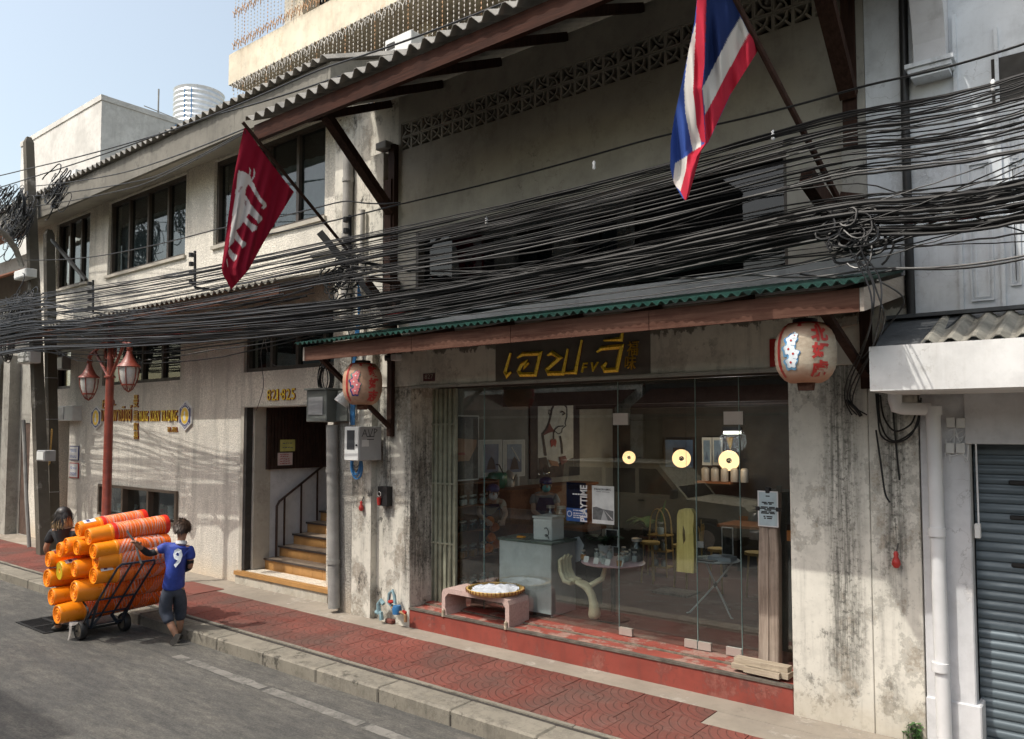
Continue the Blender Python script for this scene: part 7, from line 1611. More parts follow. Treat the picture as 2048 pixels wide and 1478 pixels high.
# staff
def staff(base, lean, cap, mask, tee, lab, reach):
    f = Vector((.75, -.66, 0)).normalized(); r = Vector((-f.y, f.x, 0)) * -1
    L_ = lambda a, b, z: base + r * a + f * b + Z_ * z
    J = {'pelvis': (L_(0, -.08, .92), (.13, .10)), 'waist': (L_(0, .02, 1.06), (.12, .09)), 'chest': (L_(0, lean * .55, 1.2 - lean * .1), (.14, .10)), 'ribs': (L_(0, lean * .8, 1.30 - lean * .2), (.13, .09)), 'neck': (L_(0, lean + .02, 1.40 - lean * .25), .05), 'skull': (L_(0, lean + .09, 1.50 - lean * .3), (.08, .09)), 'crown': (L_(0, lean + .09, 1.57 - lean * .3), (.068, .075)),
         'lsh': (L_(-.17, lean * .8, 1.32 - lean * .2), .055), 'lelb': (L_(-.2, lean * .8 + .12, 1.08), .042), 'lwri': (L_(-.12, lean * .8 + reach, 1.02), .03), 'lhand': (L_(-.1, lean * .8 + reach + .07, 1.01), .03), 'rsh': (L_(.17, lean * .8, 1.32 - lean * .2), .055), 'relb': (L_(.2, lean * .8 + .12, 1.08), .042), 'rwri': (L_(.12, lean * .8 + reach, 1.02), .03), 'rhand': (L_(.1, lean * .8 + reach + .07, 1.01), .03),
         'lhip': (L_(-.08, -.08, .86), .09), 'lknee': (L_(-.09, -.06, .46), .06), 'lank': (L_(-.09, -.1, .07), .04), 'ltoe': (L_(-.09, .08, .04), .034), 'rhip': (L_(.08, -.08, .86), .09), 'rknee': (L_(.09, -.06, .46), .06), 'rank': (L_(.09, -.1, .07), .04), 'rtoe': (L_(.09, .08, .04), .034)}
    globals()['J'] = J
    P = thing('person', lab, 'person', base)
    body = skin_mesh(J, chain('pelvis', 'waist', 'chest', 'ribs', 'neck', 'skull', 'crown') + chain('ribs', 'lsh', 'lelb', 'lwri', 'lhand') + chain('ribs', 'rsh', 'relb', 'rwri', 'rhand') + chain('pelvis', 'lhip', 'lknee', 'lank', 'ltoe') + chain('pelvis', 'rhip', 'rknee', 'rank', 'rtoe'), 'pelvis', slim=SLIM)
    hc = J['skull'][0]; head_features(body, hc, .084, f, r, Z_)
    for s_ in 'lr': w0 = J[s_ + 'wri'][0]; fingers(body, w0, (J[s_ + 'hand'][0] - w0).normalized(), r, Z_)
    obj('body', body, 'skin_light', P)
    obj('eyes', MB().sphere(hc + f * .085 + r * .032 + Z_ * .02, .011, 8, 6).sphere(hc + f * .085 - r * .032 + Z_ * .02, .011, 8, 6), 'iron', P)
    jj = grow(('waist', 'chest', 'ribs', 'lsh', 'rsh'), 1.15, {'hem': (J['pelvis'][0], (.15, .12)), 'lsl': (mid('lsh', 'lelb', .6), .066), 'rsl': (mid('rsh', 'relb', .6), .066), 'coll': (mid('neck', 'ribs', .3), .06)})
    obj('tee', skin_mesh(jj, chain('hem', 'waist', 'chest', 'ribs', 'coll') + chain('ribs', 'lsh', 'lsl') + chain('ribs', 'rsh', 'rsl'), 'chest'), tee, P)
    jj = grow(('lhip', 'lknee', 'lank', 'rhip', 'rknee', 'rank', 'pelvis'), 1.22); obj('trousers', skin_mesh(jj, chain('pelvis', 'lhip', 'lknee', 'lank') + chain('pelvis', 'rhip', 'rknee', 'rank'), 'pelvis'), simple('tan_trousers', (.42, .30, .20), .85) if 'tan_trousers' not in MATS else MATS['tan_trousers'], P)
    ap = MB(); pts = [J['ribs'][0] + f * .125, J['chest'][0] + f * .14, J['waist'][0] + f * .135, J['pelvis'][0] + f * .16, L_(0, .10, .62)]
    vs = []
    for i, p in enumerate(pts): w_ = (.10, .13, .15, .17, .18)[i]; vs += [p - r * w_ - f * .02, p - r * w_ * .4 + f * .012, p + r * w_ * .4 + f * .012, p + r * w_ - f * .02]
    obj('apron', ap.add(vs, [(4 * i + k, 4 * i + k + 1, 4 * i + k + 5, 4 * i + k + 4) for i in range(4) for k in range(3)], True), 'apron', P)
    obj('face_mask', MB().lathe([(0, .045), (.03, .04), (.055, .015), (.066, -.02)], hc + f * .055 - Z_ * .045, f, 14), mask, P)
    obj('cap', MB().lathe([(.10, 0), (.102, .02), (.09, .06), (.05, .088), (0, .095)], hc + Z_ * .035, Z_, 18).add([hc + Z_ * .04 + f * .09 + r * .075, hc + Z_ * .04 + f * .09 - r * .075, hc + Z_ * .025 + f * .17 - r * .05, hc + Z_ * .025 + f * .17 + r * .05], [(0, 1, 2, 3)]), cap, P)
    obj('hair', MB().sphere(hc - f * .035, .093, 12, 9), 'hair_black', P)
    for s_ in 'lr': obj('shoe', MB().sphere(J[s_ + 'ank'][0] + f * .07 - Z_ * .03, .045, 10, 8, (1.6, 1.6, .8)), 'rubber', P)
sb = onZ(998, 1162, .42); staff(Vector((sb.x, sb.y - .25, .42)), .34, 'navy', 'mask_white', 'tee', 'person in navy cap, white mask and apron leaning over the counter', .36)
c = onY(1090, 1000, 2.6); staff(Vector((c.x, 2.55, .42)), .1, 'navy', 'mask', 'cab_grey', 'person in navy cap and teal mask standing behind the dark bar', .3)
for k, (x, y) in enumerate(((975, 1045), (985, 1058), (978, 1078), (988, 1092), (972, 1100))):
    p = onX(x, y, ix0 + .36); one('orange_cup', MB().lathe([(0, 0), (.05, 0), (.065, .10), (.06, .10), (.045, .01), (0, .01)], p, (.8, -.3, .4), 14), 'orange_cloth', ['uppermost orange cup', 'second orange cup', 'third orange cup', 'fourth orange cup', 'lowest orange cup'][k] + ' hung on the edge of the brown shelf', 'cup', 'orange cups on the shelf')
# round pink table with jars
tz = 1.13; tc = onZ(1226, 1122, tz); T = thing('round_table', 'round pink-topped table set out with small jars', 'table', (tc.x, tc.y, .42))
obj('table_top', MB().lathe([(0, -.025), (.38, -.025), (.395, -.012), (.38, 0), (0, 0)], (tc.x, tc.y, tz), n=36), 'pink_top', T); obj('table_stem', MB().lathe([(.2, 0), (.2, .02), (.03, .05), (.03, tz - .445), (0, tz - .445)], (tc.x, tc.y, .42), n=18), 'iron', T)
for k in range(12):
    a = k * .62 + .5; r = .16 + .13 * (k % 3) * .8; jar((tc.x + r * cos(a), tc.y + r * sin(a), tz + .002), 'small lidded jar on the pink round table', 'small jars on the pink table', (1, 1, 0)[k % 3], .95)
jar((tc.x + .22, tc.y + .2, tz + .002), 'big round glass jar at the back of the pink table', None, 2, 2.1); 
for k in range(4): x = tc.x - .25 + k * .16; one('price_card', MB().add([(x, tc.y - .33 + .03 * abs(k - 1.5), tz + .001), (x + .07, tc.y - .33 + .03 * abs(k - 1.5), tz + .001), (x + .07, tc.y - .30 + .03 * abs(k - 1.5), tz + .07), (x, tc.y - .30 + .03 * abs(k - 1.5), tz + .07)], [(0, 1, 2, 3)]), 'white', 'small white card standing on the front rim of the pink table', 'card', 'cards on the pink table')
c = onY(1222, 1085, tc.y + .3); t = thing('framed_card', 'black card in a white frame on the pink table', 'frame', (c.x, c.y, tz)); obj('frame', MB().box(c.x - .08, c.x + .1, c.y, c.y + .015, tz + .12, tz + .34), 'white', t); obj('card', MB().box(c.x - .07, c.x + .09, c.y - .003, c.y - .0005, tz + .13, tz + .33), 'in_dark', t); obj('stand', MB().box(c.x, c.x + .02, c.y + .016, c.y + .03, tz, tz + .2), 'white', t)
def plant(c, n, L_, lab, potm='cab_white', droop=.6, wd=.03, potz=None):
    t = thing('potted_plant', lab, 'plant', c); obj('plant_pot', MB().lathe([(0, 0), (.06, 0), (.085, .14), (.075, .14), (.07, .12), (0, .12)], c, n=14), potm, t); mb = MB()
    for i in range(n):
        a = random.uniform(0, 6.28); l = L_ * random.uniform(.5, 1.); p = Vector(c) + Z_ * .13; d = Vector((cos(a), sin(a), 0)); q = [p + d * l * s_ * .7 + Z_ * l * (s_ * 1.1 - droop * s_ * s_ * 1.2) for s_ in (0, .3, .6, .85, 1.)]; sd_ = Vector((-sin(a), cos(a), 0)) * wd * random.uniform(.7, 1.2); w_ = (.25, .8, 1., .6, .02); vs = []
        for j in range(5): vs += [q[j] - sd_ * w_[j], q[j] + Z_ * .004, q[j] + sd_ * w_[j]]
        mb.add(vs, [(3 * j + k, 3 * j + k + 1, 3 * j + k + 4, 3 * j + k + 3) for j in range(4) for k in range(2)], True)
    obj('foliage', mb, 'leaf' if random.random() < .5 else 'leaf_dark', t, kind='stuff')
plant((tc.x - .28, tc.y + .25, tz + .003), 26, .42, 'bushy potted plant at the left of the pink table', droop=.7)
c = onZ(1322, 1150, .42); T = thing('bamboo_stand', 'small three-tier bamboo stand holding jars', 'stand', (c.x, c.y, .42)); bw = .17
for sx in (-1, 1):
    for sy in (-1, 1): obj('stand_post', MB().tube([(c.x + sx * bw, c.y + sy * .13, .42), (c.x + sx * bw * .8, c.y + sy * .1, 1.2)], .014, 6), 'bamboo', T)
for z in (.55, .80, 1.05): obj('stand_tier', MB().box(c.x - bw, c.x + bw, c.y - .13, c.y + .13, z, z + .015), 'bamboo', T)
obj('stand_hoop', MB().tube([(c.x + bw * .8 * cos(a), c.y - .1, 1.2 + .28 * sin(a)) for a in [pi * i / 12 for i in range(13)]], .010, 6).tube([(c.x + bw * .8 * cos(a), c.y + .1, 1.2 + .28 * sin(a)) for a in [pi * i / 12 for i in range(13)]], .010, 6), 'bamboo', T)
for z in (.567, .817):
    for k in range(2): jar((c.x - .08 + .15 * k, c.y - .02, z), 'pale jar on the lower tiers of the bamboo stand', 'jars on the bamboo stand', 1, 1.3)
jar((c.x, c.y, 1.067), 'jar with a cutting on the top tier of the bamboo stand', None, 1, 1.5)
plant((c.x - .30, c.y + .1, 1.0), 22, .55, 'tall leafy plant to the side of the bamboo stand', 'iron', .8, .035); one('plant_stool', MB().lathe([(.13, 0), (.14, .02), (.03, .04), (.03, .54), (.13, .56), (.13, .579), (0, .579)], (c.x - .30, c.y + .1, .42), n=14), 'shelf_wood', 'brown stool under the tall leafy plant', 'stool')
one('aloe_leaf', MB().tube([(c.x, c.y, 1.2), (c.x + .03, c.y, 1.4), (c.x + .10, c.y, 1.62)], [.02, .028, .004], 6), 'leaf', 'single green cutting standing in the bamboo stand jar', 'plant cutting')
# yellow driftwood board hung behind the glass
T = thing('wooden_board', 'yellow driftwood board with a long knothole hung behind the glass door', 'board', onY(1372, 1145, .60))
ol = [(1353, 1143), (1354, 1030), (1358, 1020), (1368, 1017), (1382, 1018), (1388, 1030), (1386, 1060), (1388, 1100), (1387, 1147)]
f0 = lambda q: onY(q[0], q[1], .56); mb = MB().prism(ol, f0, lambda q: f0(q) + Vector((0, .07, 0))); obj('board_plank', mb, 'yellow_wood', T)
obj('knothole', MB().prism([(1366, 1050), (1370, 1062), (1371, 1080), (1367, 1088), (1365, 1070)], lambda q: f0(q) + Vector((0, -.002, 0)), lambda q: f0(q) + Vector((0, .001, 0))), simple('dark_knothole', (.12, .08, .03), .9), T); obj('hang_wire', MB().tube([f0((1371, 1018)) + Vector((0, .03, 0)), Vector((f0((1371, 1018)).x, .59, 3.4))], .002, 4), 'iron', T)
# folding table
cz = 1.10; fc = onZ(1430, 1118, cz); T = thing('folding_table', 'white wire-legged round folding table', 'table', (fc.x, fc.y, .42))
obj('table_top', MB().lathe([(0, -.015), (.30, -.015), (.31, -.007), (.30, 0), (0, 0)], (fc.x, fc.y, cz), n=32), 'white', T)
kz = .42 + .36; ft = [(-.26, -.2), (.26, -.14), (.05, .28)]
for i, (a, b) in enumerate(ft): obj('table_leg', MB().tube([(fc.x - a * .75, fc.y - b * .75, cz - .016), (fc.x, fc.y, kz), (fc.x + a, fc.y + b, .43), (fc.x + a * 1.12, fc.y + b * 1.12, .422)], .011, 6), 'white', T)
obj('leg_knot', MB().lathe([(.02, -.03), (.028, 0), (.02, .03)], (fc.x, fc.y, kz), n=12), 'iron', T)
one('book', MB().box(fc.x - .05, fc.x + .26, fc.y - .12, fc.y + .08, cz + .001, cz + .05, .004), 'cloth_white', 'thick pale book lying on the white folding table', 'book'); one('tablet', MB().box(fc.x - .18, fc.x + .1, fc.y - .26, fc.y - .14, cz + .001, cz + .012), 'iron', 'black slate on the front of the folding table', 'slate')
t = thing('brush_vase', 'glass vase of dried stems with a white tag on the folding table', 'vase', (fc.x - .17, fc.y - .02, cz)); obj('vase', MB().lathe([(0, 0), (.07, 0), (.06, .1), (.05, .16), (.06, .2), (.055, .2)], (fc.x - .17, fc.y - .02, cz + .002), n=14), 'jar_glass', t); mb = MB()
for i in range(16): a = random.uniform(0, 6.28); mb.tube([(fc.x - .17, fc.y - .02, cz + .02), (fc.x - .17 + .04 * cos(a), fc.y - .02 + .04 * sin(a), cz + .42 + random.uniform(-.05, .1))], .005, 4)
obj('dried_stem', mb, 'bamboo', t, kind='stuff'); obj('tag', MB().box(fc.x - .22, fc.x - .11, fc.y - .1, fc.y - .095, cz + .14, cz + .22), 'white', t)
t = thing('standing_frame', 'black print in a white upright frame on the folding table', 'frame', (fc.x + .12, fc.y + .12, cz)); obj('frame', MB().box(fc.x + .05, fc.x + .2, fc.y + .1, fc.y + .12, cz + .051, cz + .40), 'white', t); obj('print', MB().box(fc.x + .06, fc.x + .19, fc.y + .096, fc.y + .0995, cz + .06, cz + .39), 'in_dark', t)
c = onZ(1352, 1182, .45); t = thing('magazine_tray', 'low tray of magazines on the cafe floor', 'tray', (c.x, c.y, .42)); obj('tray_base', MB().box(c.x - .28, c.x + .28, c.y - .2, c.y + .2, .421, .45), 'grey_wood', t)
for k, mm in enumerate(('blue_pipe', 'red_paint', 'cloth_white', 'blue_pipe', 'pink_top')): obj('magazine', MB().box(-.11, .11, -.15, .15, 0, .008), mm, t).location = (-.16 + k * .08, random.uniform(-.05, .05), .031 + k * .0085)
# hand-shaped chair
c = onZ(1190, 1243, .42); T = thing('hand_chair', 'cream hand-shaped chair with upright fingers near the glass', 'chair', (c.x, c.y, .42)); hx = Vector((-.25, .35, 0)).normalized()
J = {'base': (c + Z_ * .02, (.12, .09)), 'stem': (c + Vector((-.02, 0, .22)), (.06, .05)), 'wrist': (c + Vector((-.06, 0, .36)), (.06, .05)), 'palm': (c + Vector((-.14, .0, .42)), (.11, .04)), 'palm2': (c + Vector((-.28, .03, .45)), (.12, .04))}
mb = skin_mesh(J, chain('base', 'stem', 'wrist', 'palm', 'palm2'), 'wrist')
for i in range(4):
    b = c + Vector((-.38, -.10 + i * .07, .46)); mb.tube([b + Vector((.10, 0, -.02)), b, b + Vector((-.06, 0, .11)), b + Vector((-.07, 0, .24)), b + Vector((-.03, 0, .32 - .03 * abs(i - 1.5)))], [.03, .034, .03, .026, .014], 10)
mb.tube([c + Vector((-.12, .06, .40)), c + Vector((.02, .14, .50)), c + Vector((.05, .17, .64)), c + Vector((.03, .18, .72))], [.035, .034, .028, .014], 10)
obj('chair_seat', mb, 'hand_chair', T)
# far shelf with tins, dark stand to the right
a = onY(1390, 962, 4.9); b = onY(1460, 960, 4.9); T = thing('wall_shelf', 'thin wall shelf of metal tins under the last wall lamp', 'shelf', a); obj('shelf_board', MB().box(a.x, b.x, 4.9, 5.3, a.z - .03, a.z), 'shelf_wood', T)
for k in range(5): one('tin', MB().lathe([(0, 0), (.06, 0), (.065, .01), (.065, .2), (.03, .23), (0, .23)], (a.x + .12 + k * .17, 5.05, a.z + .002), n=14), 'steel', 'metal tin on the thin wall shelf', 'tin', 'tins on the wall shelf')
T = thing('back_table', 'dark table along the cafe back wall', 'table', (-3.5, 4.9, .42)); obj('table_top', MB().box(-5.2, -2.6, 4.5, 5.2, 1.2, 1.24), 'shelf_wood', T)
for x in (-5.1, -2.7): 
    for y in (4.55, 5.15): obj('table_leg', MB().box(x - .03, x + .03, y - .03, y + .03, .42, 1.199), 'iron', T)
for k in range(4): x = -5.8 + k * .55; one('stool', MB().lathe([(0, .58), (.15, .58), (.15, .62), (0, .62)], (x, 3.4, .42), n=16).cyl((x - .1, 3.3, .42), (x - .07, 3.33, 1.0), .015).cyl((x + .1, 3.3, .42), (x + .07, 3.33, 1.0), .015).cyl((x, 3.52, .42), (x, 3.48, 1.0), .015), 'bamboo', 'small wooden stool in the middle of the cafe', 'stool', 'wooden stools inside the cafe')
t = thing('mesh_panel', 'dark mesh panel with orange tag by the right jamb', 'panel', (-2.9, 1.0, .42)); a = onY(1556, 1070, 1.0); b = onY(1580, 985, 1.0); obj('panel_frame', MB().box(a.x, b.x + .2, 1.0, 1.03, .42, b.z), 'in_dark', t); mb = MB()
for k in range(9): x = a.x + .03 + k * .035; mb.box(x, x + .006, .994, .9995, a.z - .3, b.z - .05)
for k in range(14): z = a.z - .28 + k * .045; mb.box(a.x + .02, b.x + .18, .988, .9935, z, z + .006)
obj('panel_mesh', mb, 'iron', t, kind='stuff'); obj('tag', MB().box(a.x + .1, a.x + .17, .98, .986, a.z - .05, a.z + .06), 'orange_cloth', t)

# ================================================================ on the glass
PG = GY - .004
t = thing('window_poster', 'white poster headed PANORAMIC with a road photograph taped inside the glass', 'poster', onY(1206, 1049, PG)); a = onY(1184.5, 1046, PG); b = onY(1228, 973, PG); w_, h_ = b.x - a.x, b.z - a.z - .0
pc = lambda u, v, d=0: Vector((a.x + u * w_, PG - d, a.z + v * h_))
obj('poster_sheet', MB().xz([(a.x, a.z), (b.x, a.z), (b.x, b.z), (a.x, b.z)], PG - .0015, PG), simple('poster_white', (.62, .65, .63), .5), t)
obj('photo', MB().xz([(a.x + w_ * .03, a.z + h_ * .10), (b.x - w_ * .03, a.z + h_ * .10), (b.x - w_ * .03, a.z + h_ * .36), (a.x + w_ * .5, a.z + h_ * .39), (a.x + w_ * .2, a.z + h_ * .44), (a.x + w_ * .03, a.z + h_ * .42)], PG - .002, PG - .0016), simple('photo_grey', (.13, .14, .14), .6, .3, 30), t)
obj('photo_road', MB().xz([(a.x + w_ * .40, a.z + h_ * .10), (a.x + w_ * .72, a.z + h_ * .10), (a.x + w_ * .53, a.z + h_ * .37)], PG - .0024, PG - .0021), simple('photo_pale', (.34, .36, .36), .6), t)
obj('photo_line', MB().xz([(a.x + w_ * .90, a.z + h_ * .13), (a.x + w_ * .94, a.z + h_ * .14), (a.x + w_ * .545, a.z + h_ * .37)], PG - .0028, PG - .0025), 'white', t)
obj('headline', text_mb('PANORAMIC', h_ * .055, lambda x, y, d: pc(.11, .88) + Vector((x, -.0025, y)), width=w_ * .76, bold=.02), 'iron', t)
mb = MB()
for r_, (u0, u1) in enumerate(((.2, .42), (.46, .8))): q = pc(u0, .835); mb.box(q.x, q.x + w_ * (u1 - u0), q.y - .0025, q.y - .002, q.z, q.z + .008)
obj('small_print', mb, 'cab_grey', t, kind='stuff')
t = thing('glass_sticker', 'blue clear sticker with upright white word PLAYTIME on the glass', 'sticker', onY(1150, 1040, PG)); a = onY(1133, 1041, PG); b = onY(1172, 966, PG)
clr = glass('blue_clear_film', (.35, .5, .8), 1.2); obj('film', MB().xz([(a.x, a.z), (b.x, a.z), (b.x, b.z), (a.x, b.z)], PG - .001, PG), clr, t)
q = onY(1160.5, 1043, PG); hh = ZY(1160, 970, PG) - q.z
obj('word', text_mb('PLAYTIME', .10, lambda x, y, d: Vector((q.x + .10 - y, PG - .002, q.z + x)), width=hh, bold=.03), 'white', t)
obj('blue_panel', MB().xz([(a.x, a.z), (a.x + .29, a.z), (a.x + .29, a.z + .155), (a.x, a.z + .155)], PG - .0016, PG - .0011), simple('sticker_blue', (.02, .08, .26), .4), t); mb = MB()
for k, (z, l) in enumerate(((.125, .15), (.09, .17), (.065, .17), (.04, .12))): 
    x = a.x + .10
    while x < a.x + .10 + l: w2 = random.uniform(.012, .03); mb.box(x, x + w2, PG - .0022, PG - .0017, a.z + z, a.z + z + .012); x += w2 + .007
x = a.x + .09
while x < a.x + .30: w2 = random.uniform(.012, .03); mb.box(x, x + w2, PG - .0022, PG - .0017, a.z + .315, a.z + .33); x += w2 + .008
obj('small_print', mb, 'white', t, kind='stuff'); obj('round_mark', MB().lathe([(.028, 0), (.036, 0), (.036, .0006), (.028, .0006)], (a.x + .045, PG - .0022, a.z + .085), (0, 1, 0), 18), 'white', t)
# ================================================================ on the step
bz0, X0b, X1b, y0b, y1b = .39, -6.93, -5.83, .01, .40
bt = ZY(881, 1174, .02); T = thing('bench', 'pink terrazzo bench with rounded corners on the cafe step', 'bench', ((X0b + X1b) / 2, .2, bz0))
th = .06; r_ = .07
pf = [(X0b, bz0 + .0), (X0b, bt - r_), (X0b + r_ * .3, bt - r_ * .3), (X0b + r_, bt), (X1b - r_, bt), (X1b - r_ * .3, bt - r_ * .3), (X1b, bt - r_), (X1b, bz0), (X1b - .09, bz0), (X1b - th, bz0 + .1), (X1b - th, bt - th - .05), (X1b - th - .05, bt - th), (X0b + th + .05, bt - th), (X0b + th, bt - th - .05), (X0b + th, bz0 + .1), (X0b + .09, bz0)]
obj('bench_slab', MB().xz(pf, y0b, y1b), 'bench', T)
for x in (X0b + .035, X1b - .045): obj('foot_pin', MB().lathe([(.022, 0), (.022, .08), (0, .10)], (x + .005, y0b - .012, bz0 - .01), n=10), 'plank_wood', T)
c = onZ(997, 1180, bt + .02); c.y = .20; T = thing('winnowing_basket', 'round bamboo winnowing basket resting on the bench', 'basket', (c.x, c.y, bt))
obj('basket_tray', MB().lathe([(0, .002), (.30, .002), (.34, .045), (.35, .045), (.31, -.0), (0, -.0)], (c.x, c.y, bt + .003), n=40), 'bamboo', T); obj('basket_rim', MB().lathe([(.335, .03), (.355, .03), (.36, .055), (.34, .06), (.332, .05)], (c.x, c.y, bt + .003), n=40), 'bamboo', T); mb = MB()
for k in range(44): a = k * pi / 22; mb.bar((c.x + .362 * cos(a), c.y + .362 * sin(a), bt + .025), (c.x + .364 * cos(a), c.y + .364 * sin(a), bt + .064), .012, .006, up=(cos(a), sin(a), 0))
obj('rim_binding', mb, 'shelf_wood', T)
mb = MB(); n = 26; vs = []
for i in range(n + 1):
    for j in range(n + 1):
        u, v = i / n * 2 - 1, j / n * 2 - 1; rr = max(abs(u), abs(v)); k = .29 * (1 + .12 * mnoise.noise(Vector((u * 2, v * 2, 4)))); L2 = sqrt(u * u + v * v) or 1
        x = u / L2 * rr * k; y = v / L2 * rr * k; z = .018 + .055 * math.exp(-((u - .1) ** 2 + v * v) * 2.0) + .05 * abs(mnoise.noise(Vector((u * 2.2 + v, v * 2.6, 1)))) + .026 * abs(mnoise.noise(Vector((u * 5 - v * 2, v * 6, 1)))); vs.append((c.x + x, c.y + y, bt + .008 + max(.006, z)))
one('white_cloth', mb.add(vs, [(i * (n + 1) + j, (i + 1) * (n + 1) + j, (i + 1) * (n + 1) + j + 1, i * (n + 1) + j + 1) for i in range(n) for j in range(n)], True), 'cloth_white', 'crumpled white cloth heaped in the winnowing basket', 'cloth')
# weathered post with the menu sheet, planks at its foot
T = thing('wooden_post', 'tall weathered split timber post standing at the right of the glass front', 'post', (-2.9, .36, .42)); YP = .34
pl_ = [(1517, 1330), (1516, 1050), (1517, 985), (1522, 980), (1550, 981), (1556, 990), (1556, 1060), (1558, 1330)]
mb = MB(); sl_ = [(1516, 1558, 1332), (1517, 1557, 1240), (1515, 1557, 1160), (1517, 1556, 1090), (1518, 1553, 1060), (1517, 1556, 1020), (1517, 1556, 985)]
secs = []
for xl, xr, y in sl_:
    p0, p1 = onY(xl, y, YP), onY(xr, y, YP); w2 = (p1.x - p0.x)
    secs.append([Vector((p0.x + w2 * u + .004 * mnoise.noise(Vector((y * .1, u * 9, 0))), YP + .10 * v + (.012 if u in (.52, .56) else 0) + .006 * mnoise.noise(Vector((u * 5, y * .05, 1))), max(.425, p0.z))) for u, v in ((0, .1), (.06, 0), (.3, .01), (.50, 0), (.53, .14), (.56, .0), (.8, .01), (.95, 0), (1, .1), (1, .95), (0, .95))])
vs = [p for s_ in secs for p in s_]; k = len(secs[0]); fs = [(i * k + j, i * k + (j + 1) % k, (i + 1) * k + (j + 1) % k, (i + 1) * k + j) for i in range(len(secs) - 1) for j in range(k)] + [tuple(range(k))[::-1], tuple((len(secs) - 1) * k + j for j in range(k))]
obj('post_timber', mb.add(vs, fs), 'post_wood', T)
MY = YP - .02; a = onY(1516.5, 1052, MY); b = onY(1556, 983, MY); t = thing('menu_sheet', 'pale blue menu sheet clipped to the weathered post', 'notice', (a.x, MY, a.z))
obj('sheet', MB().box(a.x, b.x, MY - .004, MY, a.z, b.z), 'white', t); obj('sheet_face', MB().box(a.x + .012, b.x - .012, MY - .006, MY - .0041, a.z + .012, b.z - .012), simple('menu_blue', (.40, .50, .54), .6), t); mb = MB()
cxm = (a.x + b.x) / 2; hgt = b.z - a.z
for v, wds in ((.84, (.04,)), (.66, (.05, .06)), (.62, (.04, .03)), (.53, (.07, .06)), (.49, (.06, .09)), (.45, (.07,)), (.40, (.06, .06)), (.36, (.08, .05)), (.27, (.02, .06)), (.22, (.02, .05))):
    tot = sum(wds) + .01 * (len(wds) - 1); x = cxm - tot / 2
    for wd_ in wds: mb.box(x, x + wd_, MY - .0066, MY - .0061, a.z + hgt * v, a.z + hgt * v + .012); x += wd_ + .01
obj('print_line', mb, 'iron', t)
obj('top_clip', MB().box(cxm - .02, cxm + .02, MY - .016, YP + .02, b.z - .02, b.z + .035, .004), 'iron', t)
for sx, x in ((-1, a.x), (1, b.x)): obj('side_clip', MB().box(x - .022, x + .022, MY - .014, MY - .0065, a.z + hgt * .5 - .02, a.z + hgt * .5 + .02, .003).bar((x + sx * .02, MY - .01, a.z + hgt * .5 - .012), (x + sx * .05, MY - .01, a.z + hgt * .5 - .02), .006).bar((x + sx * .02, MY - .01, a.z + hgt * .5 + .012), (x + sx * .05, MY - .01, a.z + hgt * .5 + .02), .006), 'iron', t)
T = None
for k, (p0, p1, z, h, lab) in enumerate((((1473, 1330), (1588, 1352), .432, .05, 'lower bleached plank lying at the foot of the weathered post'), ((1478, 1318), (1587, 1338), .483, .045, 'upper bleached plank lying at the foot of the weathered post'), ((1490, 1342), (1562, 1357), .432, .05, 'short block of wood in front of the two planks'))):
    a, b = onZ(*p0, z), onZ(*p1, z); d = (b - a).normalized(); yy = (.14, .17, .06)[k]; a.y = yy; b.y = yy - .02; one('plank', MB().bar(Vector((a.x, a.y, z + h / 2)), Vector((b.x, b.y, z + h / 2)), (.13, .11, .06)[k], h), 'plank_wood', lab, 'plank', 'planks at the post foot')
# lit lamp behind the upper window
c = onY(1555, 300, .75); t = thing('pendant_lamp', 'glowing lamp behind the top corner of the dark upper window', 'lamp', c); obj('lamp_bulb', MB().sphere(c, .06, 12, 8), emit('lit_bulb', (1, .62, .25), 1.6), t); obj('lamp_cord', MB().cyl(c + Z_ * .06, c + Z_ * .5, .008, 6), 'iron', t)

# ================================================================ vehicle parked across the road (reflected in the glass)
vx0, vx1, vy0, vy1 = -11.2, -6.3, -9.35, -7.6
T = thing('parked_car', 'beige boxy off-road wagon parked across the road', 'car', ((vx0 + vx1) / 2, (vy0 + vy1) / 2, 0)); bp = simple('beige_car_paint', (.46, .41, .30), .3, .05, coat=.4)
side = [(vx0, .45), (vx0, 1.15), (vx0 + .08, 1.2), (vx1 - 1.35, 1.2), (vx1 - .1, 1.12), (vx1, 1.02), (vx1 + .02, .5), (vx1 - .55, .45), (vx1 - .7, .82), (vx1 - 1.2, .82), (vx1 - 1.36, .45), (vx0 + 1.5, .45), (vx0 + 1.36, .82), (vx0 + .86, .82), (vx0 + .7, .45)]
obj('car_body', MB().xz(side, vy0, vy1), bp, T)
cab = [(vx0 + .06, 1.2), (vx0 + .15, 1.93), (vx1 - 2.15, 1.95), (vx1 - 1.45, 1.2)]
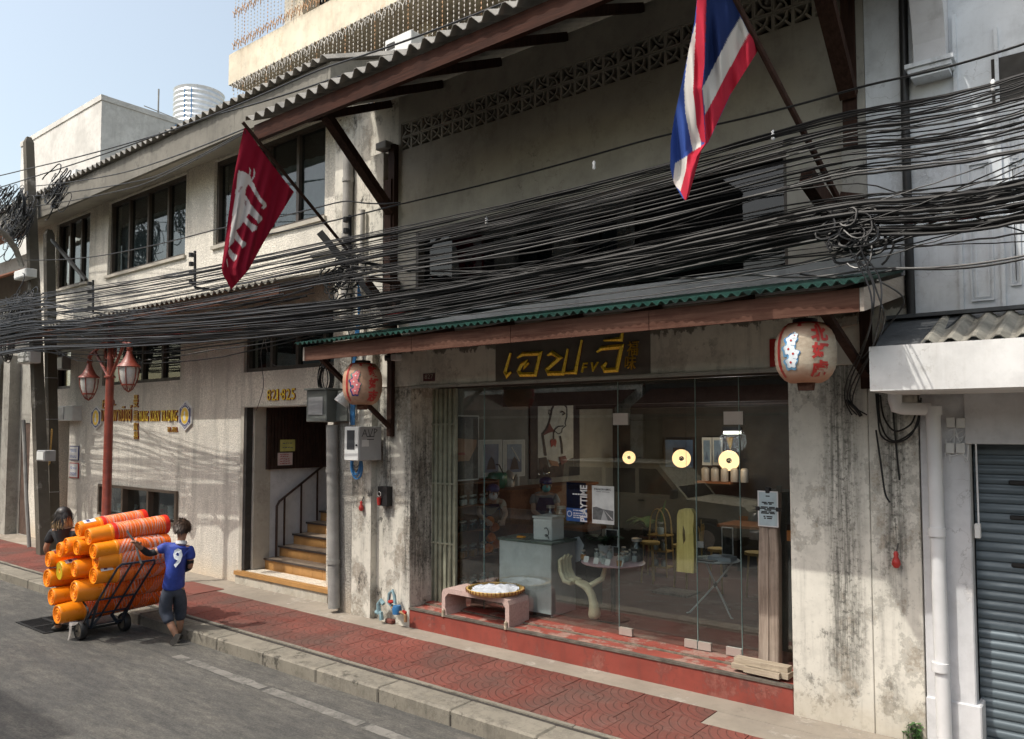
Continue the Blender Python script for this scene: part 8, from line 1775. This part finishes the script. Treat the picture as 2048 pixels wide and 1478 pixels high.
obj('cabin', MB().xz(cab, vy0 + .12, vy1 - .12).box(vx0 + .12, vx1 - 2.1, vy0 + .08, vy1 - .08, 1.94, 2.0, .02), bp, T)
for q in ([(vx0 + .25, 1.27), (vx0 + .30, 1.82), (vx0 + 1.25, 1.83), (vx0 + 1.25, 1.27)], [(vx0 + 1.35, 1.27), (vx0 + 1.35, 1.83), (vx1 - 2.75, 1.84), (vx1 - 2.75, 1.27)], [(vx1 - 2.65, 1.27), (vx1 - 2.65, 1.84), (vx1 - 2.2, 1.84), (vx1 - 1.68, 1.27)]): obj('car_window', MB().xz(q, vy1 - .1205, vy1 - .115), 'dark_glass', T)
obj('windscreen', MB().add([(vx1 - 2.08, vy0 + .2, 1.86), (vx1 - 2.08, vy1 - .2, 1.86), (vx1 - 1.46, vy1 - .2, 1.22), (vx1 - 1.46, vy0 + .2, 1.22)], [(0, 1, 2, 3)]), 'dark_glass', T)
for x in (vx0 + 1.1, vx1 - .95):
    for y in (vy0 + .1, vy1 - .1): wh = obj('car_wheel', MB().lathe([(0, -.1), (.2, -.1), (.2, .1), (0, .1)], (x, y, .37), (0, 1, 0), 20), 'steel', T); obj('car_tyre', MB().lathe([(.2, -.11), (.34, -.12), (.37, -.08), (.37, .08), (.34, .12), (.2, .11)], (x, y, .37), (0, 1, 0), 24), 'black', wh)
for y in (vy0 + .3, vy1 - .3): obj('headlight', MB().lathe([(.11, 0), (.10, .03), (0, .04)], (vx1 + .01, y, .86), (1, 0, 0), 16), 'steel', T)
obj('indicator', MB().box(vx1 - .2, vx1 - .02, vy1 - .002, vy1 + .02, .84, .93), 'bkt', T); obj('bumper', MB().box(vx1, vx1 + .18, vy0 - .02, vy1 + .02, .45, .62, .02).box(vx0 - .15, vx0, vy0, vy1, .45, .6, .02), 'steel', T); obj('door_mirror', MB().box(vx1 - 1.75, vx1 - 1.65, vy1 - .1, vy1 + .14, 1.2, 1.4, .02), 'iron', T); obj('door_handle', MB().box(vx1 - 2.6, vx1 - 2.45, vy1 - .002, vy1 + .02, 1.1, 1.14), 'iron', T)
